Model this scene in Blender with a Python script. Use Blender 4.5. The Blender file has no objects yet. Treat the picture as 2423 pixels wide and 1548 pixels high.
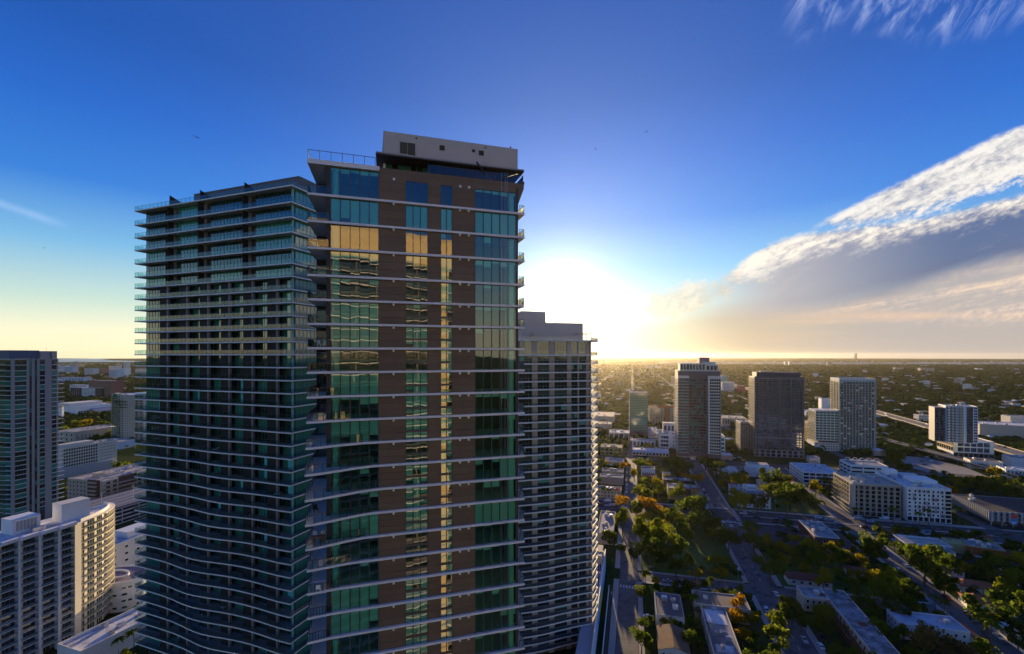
import bpy, bmesh, math, random
from mathutils import Vector, Matrix
R = math.radians
rng = random.Random(7)
sc = bpy.context.scene
COL = sc.collection
# ---------------------------------------------------------------- camera
FPX, CX, HY, CAMH = 1100.0, 1211.5, 840.0, 120.0      # focal length and centre in photo pixels, true horizon row, eye height (m)
cam = bpy.data.objects.new('camera', bpy.data.cameras.new('camera'))
COL.objects.link(cam)
cam.location = (0, 0, CAMH); cam.rotation_euler = (R(90), 0, 0)
cam.data.sensor_width = 36; cam.data.lens = FPX/2423*36
cam.data.shift_y = (HY-774)/2423
cam.data.clip_start = .5; cam.data.clip_end = 80000
sc.camera = cam
# ---------------------------------------------------------------- shader node helper
class E:
    """a socket that can be written with in plain arithmetic"""
    def __init__(s, nt, v): s.nt, s.v = nt, v
    def _m(s, op, *a, clamp=False):
        n = s.nt.nodes.new('ShaderNodeMath'); n.operation = op; n.use_clamp = clamp
        for i, x in enumerate((s,)+a):
            x = x.v if isinstance(x, E) else x
            if isinstance(x, (int, float)): n.inputs[i].default_value = x
            else: s.nt.links.new(x, n.inputs[i])
        return E(s.nt, n.outputs[0])
    def __add__(s, o): return s._m('ADD', o)
    __radd__ = __add__
    def __sub__(s, o): return s._m('SUBTRACT', o)
    def __rsub__(s, o): return E(s.nt, float(o))._m('SUBTRACT', s)
    def __mul__(s, o): return s._m('MULTIPLY', o)
    __rmul__ = __mul__
    def __truediv__(s, o): return s._m('DIVIDE', o)
    def pow(s, o): return s._m('POWER', o)
    def max(s, o): return s._m('MAXIMUM', o)
    def min(s, o): return s._m('MINIMUM', o)
    def sat(s): return s._m('ADD', 0.0, clamp=True)
    def f(s, op, *a): return s._m(op, *a)
    def step(s, a, b, to0=0.0, to1=1.0, kind='SMOOTHSTEP'):
        n = s.nt.nodes.new('ShaderNodeMapRange'); n.interpolation_type = kind
        s.nt.links.new(s.v, n.inputs[0])
        for i, x in ((1, a), (2, b), (3, to0), (4, to1)): n.inputs[i].default_value = x
        return E(s.nt, n.outputs[0])
    def ramp(s, stops, interp='LINEAR'):
        n = s.nt.nodes.new('ShaderNodeValToRGB'); cr = n.color_ramp; cr.interpolation = interp
        while len(cr.elements) < len(stops): cr.elements.new(0.5)
        for e, (p, c) in zip(cr.elements, stops): e.position = p; e.color = (*c, 1) if len(c) == 3 else c
        s.nt.links.new(s.v, n.inputs[0]); return E(s.nt, n.outputs[0])
    def curve(s, pts):
        n = s.nt.nodes.new('ShaderNodeFloatCurve'); c = n.mapping.curves[0]
        while len(c.points) < len(pts): c.points.new(.5, .5)
        for p, (x, y) in zip(c.points, pts): p.location = (x, y)
        n.mapping.update(); s.nt.links.new(s.v, n.inputs[1]); return E(s.nt, n.outputs[0])
def put(nt, sock, v):
    v = v.v if isinstance(v, E) else v
    if isinstance(v, bpy.types.NodeSocket): nt.links.new(v, sock)
    else:
        if isinstance(v, (tuple, list)) and len(v) == 3 and len(getattr(sock, 'default_value', (0,0,0))) == 4: v = (*v, 1)
        sock.default_value = v
def mixc(nt, fac, a, b, mode='MIX'):
    n = nt.nodes.new('ShaderNodeMix'); n.data_type = 'RGBA'; n.blend_type = mode; n.clamp_factor = True
    put(nt, n.inputs[0], fac); put(nt, n.inputs[6], a); put(nt, n.inputs[7], b)
    return E(nt, n.outputs[2])
def xyz(nt, a, b, c):
    n = nt.nodes.new('ShaderNodeCombineXYZ')
    for i, v in enumerate((a, b, c)): put(nt, n.inputs[i], v)
    return E(nt, n.outputs[0])
def sep(nt, v):
    n = nt.nodes.new('ShaderNodeSeparateXYZ'); put(nt, n.inputs[0], v)
    return [E(nt, o) for o in n.outputs]
def noise(nt, vec, scale, detail=4, rough=.5, dist=0.0, col=False):
    n = nt.nodes.new('ShaderNodeTexNoise'); n.inputs['Scale'].default_value = scale
    n.inputs['Detail'].default_value = detail; n.inputs['Roughness'].default_value = rough; n.inputs['Distortion'].default_value = dist
    if vec is not None: put(nt, n.inputs['Vector'], vec)
    return E(nt, n.outputs[1 if col else 0])
# ---------------------------------------------------------------- sun and sky
SUN_AZ, SUN_EL = R(6.3), R(6.0)           # azimuth from +Y towards +X
sd = Vector((math.sin(SUN_AZ)*math.cos(SUN_EL), math.cos(SUN_AZ)*math.cos(SUN_EL), math.sin(SUN_EL)))
sun = bpy.data.objects.new('sun', bpy.data.lights.new('sun', 'SUN')); COL.objects.link(sun)
sun.rotation_euler = sd.to_track_quat('Z', 'Y').to_euler()
sun.data.energy = 5.0; sun.data.angle = R(.55); sun.data.color = (1, .72, .38)
wd = bpy.data.worlds.new('World'); sc.world = wd; wd.use_nodes = True
nt = wd.node_tree; nt.nodes.clear()
out = nt.nodes.new('ShaderNodeOutputWorld'); bg = nt.nodes.new('ShaderNodeBackground'); nt.links.new(bg.outputs[0], out.inputs[0])
sky = nt.nodes.new('ShaderNodeTexSky'); sky.sky_type = 'NISHITA'; sky.sun_disc = False
sky.sun_elevation = SUN_EL+R(4); sky.sun_rotation = SUN_AZ; sky.altitude = 120
sky.air_density = 1.0; sky.dust_density = .6; sky.ozone_density = 4.0
tc = nt.nodes.new('ShaderNodeTexCoord')
D = E(nt, tc.outputs['Generated']); dx, dy, dz = sep(nt, D)
el = dz.max(0.0)
dot = (dx*sd.x+dy*sd.y+dz*sd.z).max(0.0)
# clear air: the sky texture, deepened a little, over a pale band of low air all round the horizon
hs = nt.nodes.new('ShaderNodeHueSaturation'); hs.inputs['Saturation'].default_value = 1.35; hs.inputs['Value'].default_value = .1
nt.links.new(sky.outputs[0], hs.inputs['Color'])
base = E(nt, hs.outputs[0])
base = mixc(nt, .92, base, el.ramp([(0, (.56, .50, .32)), (.04, (.52, .49, .34)), (.09, (.32, .40, .34)), (.177, (.115, .26, .40)), (.27, (.024, .112, .36)), (.38, (.012, .068, .30)), (.475, (.008, .046, .225)), (.7, (.008, .034, .18)), (1, (.007, .028, .13))]))
glow = dot.pow(1100)*3.0 + dot.pow(260)*.34 + dot.pow(56)*.11
broad = dot.pow(13)*.115 + dot.pow(4)*.030
wide = mixc(nt, 1.0, base, mixc(nt, 1.0, (1, .84, .56), xyz(nt, glow, glow, glow), 'MULTIPLY'), 'ADD')
wide = mixc(nt, 1.0, wide, mixc(nt, 1.0, (.66, .80, 1.0), xyz(nt, broad, broad, broad), 'MULTIPLY'), 'ADD')
SKY_PRE = wide
# clouds: a long lens of cloud reaching in from the north-west, seen by direction only (they are kilometres away)
fy = dy.max(.12)
gx, gy = dx/fy, el/fy
front = dy.step(.12, .4)
ca, sa = math.cos(R(24)), math.sin(R(24))
pu, pv = gx*ca+gy*sa, gy*ca-gx*sa
n1 = noise(nt, xyz(nt, pu*5.0, pv*15.0, 0.0), 1.0, 6, .62, .5)
n2 = noise(nt, xyz(nt, pu*17.0, pv*52.0, 3.0), 1.0, 8, .68, .5)
n9 = noise(nt, xyz(nt, pu*46.0, pv*90.0, 21.0), 1.0, 6, .65, .2)
n3 = noise(nt, xyz(nt, pu*1.6, pv*9.0, 7.0), 1.0, 5, .55, .6)
n4 = noise(nt, xyz(nt, gx*9.0, gy*12.0, 2.0), 1.0, 7, .6, .3)
def edge(pts): return (gx/1.6).sat().curve([(x/1.6, y) for x, y in pts])
# lens A (upper white), band B (second white), body C (grey-blue), streaks below
tA = edge([(0, 0), (.62, .262), (.667, .288), (.753, .332), (.836, .374), (.944, .424), (1.1, .494), (1.6, .60)])
bA = edge([(0, .0), (.62, .28), (.70, .270), (.80, .283), (.95, .325), (1.1, .38), (1.6, .5)])
tB = edge([(0, .0), (.40, .13), (.462, .172), (.526, .222), (.6, .252), (.72, .274), (.86, .292), (1.1, .345), (1.6, .43)])
bB = edge([(0, .0), (.40, .11), (.462, .150), (.6, .198), (.72, .230), (.86, .262), (1.1, .318), (1.6, .40)])
bC = edge([(0, .0), (.30, .045), (.45, .070), (.667, .088), (.8, .120), (.95, .165), (1.1, .202), (1.6, .26)])
wob = (n1-.5)*.05+(n2-.5)*.045+(n9-.5)*.03
aA = (tA-gy+wob*.25).step(-.004, .012)*(gy-bA+wob*1.6).step(-.012, .022)*gx.step(.63, .70)
aA = aA*(n2*.45+n1*.4+n9*.25).step(.38, .50)
aB = (tB-gy+wob*.4).step(-.006, .014)*(gy-bB+wob*1.2).step(-.02, .03)*gx.step(.44, .5)*(n1*.4+n2*.45+n9*.25).step(.37, .50)
aC = (tB-gy+wob*.4).step(-.004, .02)*(gy-bC+(n3-.5)*.05).step(-.012, .035)*gx.step(.34, .60)
n7 = noise(nt, xyz(nt, (gx*math.cos(R(11))+gy*math.sin(R(11)))*1.1, (gy*math.cos(R(11))-gx*math.sin(R(11)))*20.0, 11.0), 1.0, 6, .6, .5)
n8 = noise(nt, xyz(nt, gx*1.2, gy*26.0, 13.0), 1.0, 5, .55, .3)
streak = n7.step(.40, .66)*(bC+.03-gy).step(-.01, .03)*gy.step(.05, .10)*gx.step(.42, .75)
low = n8.step(.45, .64)*gy.step(.02, .05)*(1.0-gy.step(.075, .12))*gx.step(.35, .6)
veil = (bC+.06-gy).step(.0, .06)*gx.step(.10, .55)
cum = n4*1.0+n9*.35-((gx-.40).pow(2)*9.0+(gy-.125-(gx-.40)*.25-(n1-.5)*.09).pow(2)*170.0)
aK = cum.step(.42, .62)
lump = n2.step(.3, .72)
shade = (n1*.36+n2*.38+n9*.26).step(.40, .57)
c = wide
c = mixc(nt, veil*front*.88, c, mixc(nt, gx.step(.22, .9), (.37, .28, .165), (.24, .21, .21)))
c = mixc(nt, low*front*.7, c, (.44, .31, .22))
c = mixc(nt, streak*front*.9, c, mixc(nt, (n3*.6+n9*.4).step(.38, .58), (.25, .23, .245), (.58, .43, .30)))
c = mixc(nt, aC*front*.9, c, mixc(nt, gx.step(.40, 1.0), (.30, .275, .275), (.060, .075, .145)))
c = mixc(nt, aC*front*(n3*.5+n2*.5).step(.50, .66)*.25, c, (.36, .32, .29))
c = mixc(nt, aB*front*.96, c, mixc(nt, shade, (.20, .20, .25), (.56, .51, .44)))
c = mixc(nt, aA*front*.98, c, mixc(nt, shade, (.21, .22, .26), (.50, .475, .44)))
c = mixc(nt, aK*front*.6, c, mixc(nt, (n4*.6+n9*.4).step(.38, .58), (.36, .28, .19), (.56, .46, .33)))
# thin cirrus high up in the north-west, feathered
q1, q2 = gx*math.cos(R(58))+gy*math.sin(R(58)), gy*math.cos(R(58))-gx*math.sin(R(58))
n5 = noise(nt, xyz(nt, q1*9.0, q2*30.0, 5.0), 1.0, 6, .62, .7)
n6 = noise(nt, xyz(nt, gx*3.0, gy*3.0, 9.0), 1.0, 3, .5)
ci = n5.step(.40, .78)*(gy-.66+(n6-.5)*.25).step(.0, .10)*gx.step(.56, .66)
c = mixc(nt, ci*front*.5, c, (.38, .43, .60))
# an old condensation trail far to the south
tr = (1.0-((gy-.305+(gx+1.04)*.34).f('ABSOLUTE'))*75.0).sat()*(gx+1.25).step(.0, .1)*(1.0-(gx+1.02).step(.0, .09))*n4
c = mixc(nt, tr*front*.35, c, (.36, .45, .62))
put(nt, bg.inputs['Color'], c); bg.inputs['Strength'].default_value = 1.0
wd.cycles.sampling_method = 'MANUAL'; wd.cycles.sample_map_resolution = 1024
sc.view_settings.view_transform = 'Standard'; sc.view_settings.look = 'None'
sc.view_settings.exposure = 1.0; sc.view_settings.gamma = 1.0; sc.view_settings.use_curve_mapping = False
sc.render.engine = 'CYCLES'
sc.cycles.max_bounces = 7; sc.cycles.diffuse_bounces = 3; sc.cycles.glossy_bounces = 3; sc.cycles.transmission_bounces = 4
sc.cycles.transparent_max_bounces = 10; sc.cycles.volume_bounces = 0
sc.cycles.caustics_reflective = False; sc.cycles.caustics_refractive = False
# ---------------------------------------------------------------- places: a point of the photo on the ground, or at a known distance
def G(px, py, z=0.0):
    d = (CAMH-z)*FPX/(py-HY); return ((px-CX)*d/FPX, d)
def ZA(py, d): return CAMH+(HY-py)*d/FPX
def XA(px, d): return (px-CX)*d/FPX
# ---------------------------------------------------------------- materials
MATS = {}
def newmat(name):
    m = bpy.data.materials.new(name); m.use_nodes = True; m.node_tree.nodes.clear()
    o = m.node_tree.nodes.new('ShaderNodeOutputMaterial'); return m, m.node_tree, o
def pm(name, col, rough=.75, var=.18, scale=.35, spec=.3, rnd=0.0, bump=0.0, metal=0.0, stretch=(1, 1, 1), stain=0.0, staincol=(.1, .09, .08)):
    if name in MATS: return MATS[name]
    m, t, o = newmat(name)
    b = t.nodes.new('ShaderNodeBsdfPrincipled'); t.links.new(b.outputs[0], o.inputs[0])
    b.inputs['Roughness'].default_value = rough; b.inputs['Specular IOR Level'].default_value = spec; b.inputs['Metallic'].default_value = metal
    g = t.nodes.new('ShaderNodeNewGeometry'); x, y, z = sep(t, E(t, g.outputs['Position']))
    v = xyz(t, x*stretch[0], y*stretch[1], z*stretch[2])
    n = noise(t, v, scale, 5, .6)
    k = 1.0+(n-.5)*(2*var)
    if rnd:
        oi = t.nodes.new('ShaderNodeObjectInfo'); k = k*(1.0+(E(t, oi.outputs['Random'])-.5)*(2*rnd))
    c = mixc(t, 1.0, col, xyz(t, k, k, k), 'MULTIPLY')
    if stain:
        s = noise(t, v, scale*.45, 6, .68).step(.62-stain*.3, .70-stain*.1)
        c = mixc(t, s*.85, c, staincol)
    put(t, b.inputs['Base Color'], c)
    if bump:
        bn = t.nodes.new('ShaderNodeBump'); bn.inputs['Strength'].default_value = bump; bn.inputs['Distance'].default_value = .1
        put(t, bn.inputs['Height'], noise(t, v, scale*6, 4, .6)); t.links.new(bn.outputs[0], b.inputs['Normal'])
    MATS[name] = m; return m
def glassmat(name, tint, refl=.16, rough=.02, wave=.0, wscale=.35, opaque=None, rnd=0.0, rtint=(1, 1, 1)):
    """coated window glass: clear tint or, with opaque, a dark room behind it; both mirror the surroundings"""
    if name in MATS: return MATS[name]
    m, t, o = newmat(name)
    gl = t.nodes.new('ShaderNodeBsdfGlossy'); gl.inputs['Roughness'].default_value = rough; put(t, gl.inputs['Color'], rtint)
    if opaque:
        a = t.nodes.new('ShaderNodeBsdfDiffuse'); c = opaque
        if rnd:
            oi = t.nodes.new('ShaderNodeObjectInfo'); gi = t.nodes.new('ShaderNodeNewGeometry'); r = (E(t, oi.outputs['Random'])+E(t, gi.outputs['Random Per Island'])).f('FRACT')
            c = mixc(t, r.step(.30, 1.0)*rnd, opaque, tint)
        put(t, a.inputs[0], c)
    else:
        a = t.nodes.new('ShaderNodeBsdfTransparent'); put(t, a.inputs[0], tint)
    fr = t.nodes.new('ShaderNodeFresnel'); fr.inputs[0].default_value = 1.5
    mx = t.nodes.new('ShaderNodeMixShader')
    put(t, mx.inputs[0], (E(t, fr.outputs[0])*(1-refl)+refl).sat())
    t.links.new(a.outputs[0], mx.inputs[1]); t.links.new(gl.outputs[0], mx.inputs[2]); t.links.new(mx.outputs[0], o.inputs[0])
    if wave:
        g = t.nodes.new('ShaderNodeNewGeometry'); oi = t.nodes.new('ShaderNodeObjectInfo')
        x, y, z = sep(t, E(t, g.outputs['Position'])); rr = E(t, oi.outputs['Random'])*90.0
        bn = t.nodes.new('ShaderNodeBump'); bn.inputs['Strength'].default_value = 1.0; bn.inputs['Distance'].default_value = wave
        put(t, bn.inputs['Height'], noise(t, xyz(t, x+rr, y, z*.7), wscale, 1, .4))
        t.links.new(bn.outputs[0], gl.inputs['Normal'])
    MATS[name] = m; return m
# ---------------------------------------------------------------- meshes
class MB:
    def __init__(s): s.v, s.f, s.m = [], [], []
    def poly(s, pts, mi=0):
        k = len(s.v); s.v += [tuple(p) for p in pts]; s.f.append(tuple(range(k, k+len(pts)))); s.m.append(mi); return s
    def faces(s, pts, fs, mi=0):
        k = len(s.v); s.v += [tuple(p) for p in pts]
        for f in fs: s.f.append(tuple(k+i for i in f)); s.m.append(mi)
        return s
    def box(s, x0, x1, y0, y1, z0, z1, mi=0):
        if x1 < x0: x0, x1 = x1, x0
        if y1 < y0: y0, y1 = y1, y0
        p = [(x0,y0,z0),(x1,y0,z0),(x1,y1,z0),(x0,y1,z0),(x0,y0,z1),(x1,y0,z1),(x1,y1,z1),(x0,y1,z1)]
        return s.faces(p, [(0,3,2,1),(4,5,6,7),(0,1,5,4),(1,2,6,5),(2,3,7,6),(3,0,4,7)], mi)
    def prism(s, pl, z0, z1, mi=0, top=None):
        n = len(pl)
        a = sum(pl[i][0]*pl[(i+1)%n][1]-pl[(i+1)%n][0]*pl[i][1] for i in range(n))
        if a < 0: pl = pl[::-1]
        p = [(x, y, z0) for x, y in pl]+[(x, y, z1) for x, y in pl]
        fs = [tuple(range(n))[::-1]]+[(i, (i+1)%n, n+(i+1)%n, n+i) for i in range(n)]
        s.faces(p, fs, mi); k = len(s.v)-2*n
        s.f.append(tuple(range(k+n, k+2*n))); s.m.append(mi if top is None else top)
        return s
    def bar(s, a, b, w=.05, h=None, mi=0):
        """a square bar from a to b"""
        a, b = Vector(a), Vector(b); d = (b-a)
        if d.length < 1e-6: return s
        d.normalize(); up = Vector((0, 0, 1)) if abs(d.z) < .95 else Vector((1, 0, 0))
        x = d.cross(up).normalized()*(w/2); y = x.cross(d).normalized()*((h or w)/2)
        p = [q+i*x+j*y for q in (a, b) for i, j in ((-1,-1),(1,-1),(1,1),(-1,1))]
        return s.faces(p, [(0,1,2,3),(7,6,5,4),(0,4,5,1),(1,5,6,2),(2,6,7,3),(3,7,4,0)], mi)
    def tube(s, a, b, r0, r1=None, n=6, mi=0, cap=True):
        a, b = Vector(a), Vector(b); r1 = r0 if r1 is None else r1
        d = (b-a).normalized(); up = Vector((0, 0, 1)) if abs(d.z) < .95 else Vector((1, 0, 0))
        x = d.cross(up).normalized(); y = x.cross(d).normalized()
        p = [q+(math.cos(6.28318*i/n)*x+math.sin(6.28318*i/n)*y)*r for q, r in ((a, r0), (b, r1)) for i in range(n)]
        fs = [(i, (i+1)%n, n+(i+1)%n, n+i) for i in range(n)]
        if cap: fs += [tuple(range(n))[::-1], tuple(range(n, 2*n))]
        return s.faces(p, fs, mi)
    def dome(s, c, r, rz, n=10, m=4, mi=0):
        for j in range(m):
            a0, a1 = math.pi/2*j/m, math.pi/2*(j+1)/m
            for i in range(n):
                t0, t1 = 6.28318*i/n, 6.28318*(i+1)/n
                q = lambda t, a: (c[0]+r*math.cos(t)*math.cos(a), c[1]+r*math.sin(t)*math.cos(a), c[2]+rz*math.sin(a))
                s.poly([q(t0, a0), q(t1, a0), q(t1, a1), q(t0, a1)] if j < m-1 else [q(t0, a0), q(t1, a0), q(t0, a1)], mi)
        return s
    def mesh(s, name, mats):
        me = bpy.data.meshes.new(name); me.from_pydata(s.v, [], s.f)
        mats = mats if isinstance(mats, (list, tuple)) else [mats]
        for m in mats: me.materials.append(m)
        if len(mats) > 1: me.polygons.foreach_set('material_index', s.m)
        me.update(); return me
    def build(s, name, mats, parent=None, **k): return put_mesh(name, s.mesh(name, mats), parent, **k)
def tag(o, label=None, cat=None, group=None, kind=None):
    if label: o['label'] = label
    if cat: o['category'] = cat
    if group: o['group'] = group
    if kind: o['kind'] = kind
    return o
def put_mesh(name, me, parent=None, loc=None, rz=None, kind=None, label=None):
    o = bpy.data.objects.new(name, me); COL.objects.link(o)
    if parent: o.parent = parent
    if loc: o.location = loc
    if rz: o.rotation_euler = (0, 0, rz)
    if kind: o['kind'] = kind
    if label: o['label'] = label
    return o
def thing(name, label, cat, loc=(0, 0, 0), rz=0.0, group=None):
    o = bpy.data.objects.new(name, None); COL.objects.link(o); o.empty_display_size = .5
    o.location = loc; o.rotation_euler = (0, 0, rz); return tag(o, label, cat, group)
def copy_tree(o, parent=None):
    c = o.copy(); COL.objects.link(c); c.parent = parent
    for ch in o.children: copy_tree(ch, c)
    return c
class Frame:
    """a building's own axes: x along its front (to the viewer's right), y into it, z up"""
    def __init__(s, x, y, az): s.x, s.y, s.a = x, y, az; s.u = (math.cos(az), math.sin(az)); s.n = (-math.sin(az), math.cos(az))
    def w(s, x, y): return (s.x+x*s.u[0]+y*s.n[0], s.y+x*s.u[1]+y*s.n[1])
    def S(s, px, t=0.0):
        k = (px-CX)/FPX; X, Y = s.x+t*s.n[0], s.y+t*s.n[1]
        return (k*Y-X)/(s.u[0]-k*s.u[1])
    def d(s, x, y=0.0): return s.y+x*s.u[1]+y*s.n[1]
    def Z(s, py, x, y=0.0): return ZA(py, s.d(x, y))
def railing(parent, pts, h=1.1, step=1.5, mats=None, name='railing', glass='glass_panel', pw=.06, rail=.08):
    """posts and a top rail along pts, one glass panel hung in them as a sub-part"""
    m, g = MB(), MB()
    for a, b in zip(pts, pts[1:]):
        a, b = Vector(a), Vector(b); L = (b-a).length
        if L < .05: continue
        n = max(1, round(L/step)); up = Vector((0, 0, h))
        for i in range(n+1): q = a.lerp(b, i/n); m.bar(q, q+up, pw)
        m.bar(a+up, b+up, rail, rail*.7)
        z0, z1 = Vector((0, 0, .08)), Vector((0, 0, h-.05)); g.poly([a+z0, b+z0, b+z1, a+z1])
    r = m.build(name, mats[0], parent)
    if glass: g.build(glass, mats[1], r)
    return r
# ---------------------------------------------------------------- shared materials
WHITE = pm('white_paint', (.80, .785, .75), .6, .10, .3, stretch=(1, 1, .3))
OFFWH = pm('offwhite_stucco', (.70, .65, .56), .8, .10, .25)
CREAM = pm('cream_stucco', (.62, .50, .34), .8, .12, .2)
TAN = pm('tan_stucco', (.42, .34, .25), .8, .12, .2)
BROWNP = pm('brown_panel', (.158, .108, .070), .62, .16, .5, stretch=(1, 1, .25), rnd=.10, bump=.15)
DKBR = pm('dark_brown_paint', (.055, .045, .042), .7, .12, .3)
CONC = pm('concrete', (.42, .41, .40), .8, .14, .2, stain=.15, staincol=(.22, .21, .2))
SLAB = pm('painted_slab', (.74, .72, .72), .65, .08, .3)
DECK = pm('balcony_deck', (.30, .29, .29), .8, .15, .3)
SOFFIT = pm('grey_soffit', (.20, .19, .19), .8, .1, .2)
GREYP = pm('grey_paint', (.30, .30, .32), .65, .08, .3)
METAL = pm('dark_metal', (.06, .06, .065), .4, .1, .5, spec=.5)
ALU = pm('pale_metal', (.55, .56, .58), .35, .08, .5, spec=.5, metal=.6)
ROOFG = pm('grey_roofing', (.36, .355, .36), .9, .3, .42, stain=.6, staincol=(.13, .13, .14))
ROOFW = pm('white_roofing', (.66, .66, .68), .85, .2, .42, stain=.55, staincol=(.3, .3, .31))
ROOFD = pm('weathered_roofing', (.44, .44, .46), .9, .4, .34, stain=1.0, staincol=(.07, .068, .075))
BLIND = pm('roller_blind', (.82, .80, .74), .9, .05, .5, rnd=.12)
ROOMW = pm('room_wall', (.20, .18, .15), .9, .15, .2)
GLA = glassmat('tinted_window_glass', (.40, .90, .80), .09, .015, .022, .30)
GLR = glassmat('railing_glass', (.66, .86, .85), .03, .03)
GLD = glassmat('dark_window_glass', (.03, .20, .16), .11, .03, .02, .3, opaque=(.006, .014, .014), rnd=.8)
GLK = glassmat('black_window_glass', (.02, .03, .035), .05, .05, opaque=(.007, .008, .009), rnd=.5)
GLG = glassmat('green_window_glass', (.07, .36, .26), .09, .03, .02, .3, opaque=(.010, .040, .030), rnd=.9)
GLB = glassmat('blue_window_glass', (.04, .09, .13), .14, .04, .02, .2, opaque=(.010, .014, .022), rnd=.6)
TERRA = pm('terracotta_tiles', (.42, .13, .06), .85, .3, .8, rnd=.1)
RED = pm('red_paint', (.50, .05, .05), .6, .1, .3)
# ================================================================ ground, roads, water
GA = R(-14.5); GF = Frame(0, 0, GA)                            # the street grid: a runs right along the cross streets, b runs away along the avenues
def gp(a, b, z=None): p = GF.w(a, b); return p if z is None else (*p, z)
def gab(x, y): return (x*GF.u[0]+y*GF.u[1], x*GF.n[0]+y*GF.n[1])
def groundmat():
    m, t, o = newmat('suburb_ground'); b = t.nodes.new('ShaderNodeBsdfDiffuse'); t.links.new(b.outputs[0], o.inputs[0])
    g = t.nodes.new('ShaderNodeNewGeometry'); P = E(t, g.outputs['Position'])
    a = noise(t, P, .012, 6, .6); c = noise(t, P, .06, 5, .65); f = noise(t, P, .0011, 4, .6)
    col = mixc(t, a.step(.35, .65), (.024, .046, .014), (.060, .080, .026))
    col = mixc(t, c.step(.54, .70)*.5, col, (.11, .10, .07))
    col = mixc(t, c.step(.68, .76)*f.step(.46, .62)*.8, col, (.36, .33, .29))
    put(t, b.inputs[0], col); return m
me = MB(); n = 96; RG = 20000
me.v = [(0, 0, 0)]+[(RG*math.sin(6.283185*i/n), RG*math.cos(6.283185*i/n), 0) for i in range(n)]
me.f = [(0, 1+(i+1) % n, 1+i) for i in range(n)]; me.m = [0]*n
me.build('ground', groundmat(), kind='structure')
ASPH = pm('asphalt', (.080, .076, .078), .85, .28, .45, stain=.5, staincol=(.035, .034, .036))
ASPL = pm('worn_asphalt', (.150, .140, .135), .85, .28, .40, stain=.5, staincol=(.06, .058, .058))
PAVE = pm('pavement', (.40, .37, .34), .85, .15, .25)
GRASS = pm('lawn', (.065, .13, .018), .95, .35, .12, stain=.3, staincol=(.07, .075, .02))
PAINT = pm('road_paint', (.62, .60, .55), .7, .15, .4)
FOOT = []                                                       # footprints that trees keep off: (frame, x0, x1, y0, y1)
def strip(name, a0, a1, b0, b1, mat, z, keep=True):
    MB().poly([gp(a0, b0, z), gp(a1, b0, z), gp(a1, b1, z), gp(a0, b1, z)]).build(name, mat, kind='structure')
    if keep: FOOT.append((GF, min(a0, a1)-1, max(a0, a1)+1, b0-1, b1+1))
def kerb(a0, a1, b0, b1): return MB().faces([gp(a, b, z) for z in (.002, .13) for a, b in ((a0, b0), (a1, b0), (a1, b1), (a0, b1))], [(4,5,6,7),(0,1,5,4),(1,2,6,5),(2,3,7,6),(3,0,4,7)])
def pave(a0, a1, b0, b1, mat=None):
    kerb(a0, a1, b0, b1).build('pavement', mat or PAVE, kind='structure'); FOOT.append((GF, min(a0, a1), max(a0, a1), b0, b1))
# avenues (b direction) and cross streets (a direction)
strip('road', -6.5, 2.5, 120, 800, ASPL, .010)
strip('road', 59.5, 72.5, 120, 560, ASPL, .014)
strip('road', 142, 151.5, 120, 366, ASPL, .010)
strip('road', -6.5, 160, 256.5, 266.5, ASPL, .018)
strip('main_road', -60, 520, 366, 391, ASPH, .022)
strip('road', -70, 330, 553, 566, ASPH, .018)
strip('road', 146, 156, 391, 560, ASPL, .012)
strip('road', 236, 246, 391, 700, ASPL, .012)
for a0, a1, b0, b1 in ((-9.5, -6.7, 268, 364), (2.7, 5.0, 268, 364), (57, 59.3, 268, 364), (72.7, 75.5, 268, 364), (-9.5, -6.7, 130, 255), (2.7, 5, 130, 255), (57, 59.3, 130, 255), (72.7, 75.5, 130, 255),
                       (5, 57, 266.7, 268.6), (76, 141, 266.7, 268.6), (5, 57, 254, 256.3), (139.5, 141.8, 130, 364), (151.7, 154, 130, 364), (5, 57, 362.8, 365.8), (76, 141, 362.8, 365.8), (154, 420, 362.8, 365.8),
                       (-45, -7, 391.2, 394), (3, 59, 391.2, 394), (73, 146, 391.2, 394.5), (156, 236, 391.2, 396), (246, 420, 391.2, 394), (57, 59.3, 394, 552), (72.7, 75, 394, 552), (2.7, 4.5, 394, 552), (143.5, 146, 396, 552), (156.2, 158.5, 396, 552)):
    pave(a0, a1, b0, b1)
pave(80, 235, 377.6, 379.6, PAVE); pave(250, 420, 377.6, 379.6, PAVE)   # the main road's median
MK = MB()
def dash(a0, a1, b0, b1): MK.poly([gp(a0, b0, .03), gp(a1, b0, .03), gp(a1, b1, .03), gp(a0, b1, .03)])
for b in (371.5, 385):
    for a in range(-40, 420, 9): dash(a, a+3.2, b, b+.18)
for b in range(140, 250, 8): dash(65.9, 66.1, b, b+3)
for b in range(272, 360, 8): dash(65.9, 66.1, b, b+3); dash(146.6, 146.8, b, b+3)
MK.build('road_markings', PAINT, kind='structure')
def zebra(a0, a1, b0, b1, n, along):
    m = MB()
    for q in range(n):
        if along: w = (a1-a0)/n; m.poly([gp(a0+q*w+w*.2, b0, .032), gp(a0+q*w+w*.75, b0, .032), gp(a0+q*w+w*.75, b1, .032), gp(a0+q*w+w*.2, b1, .032)])
        else: w = (b1-b0)/n; m.poly([gp(a0, b0+q*w+w*.2, .032), gp(a1, b0+q*w+w*.2, .032), gp(a1, b0+q*w+w*.75, .032), gp(a0, b0+q*w+w*.75, .032)])
    m.build('crosswalk_markings', PAINT, kind='structure')
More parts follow.
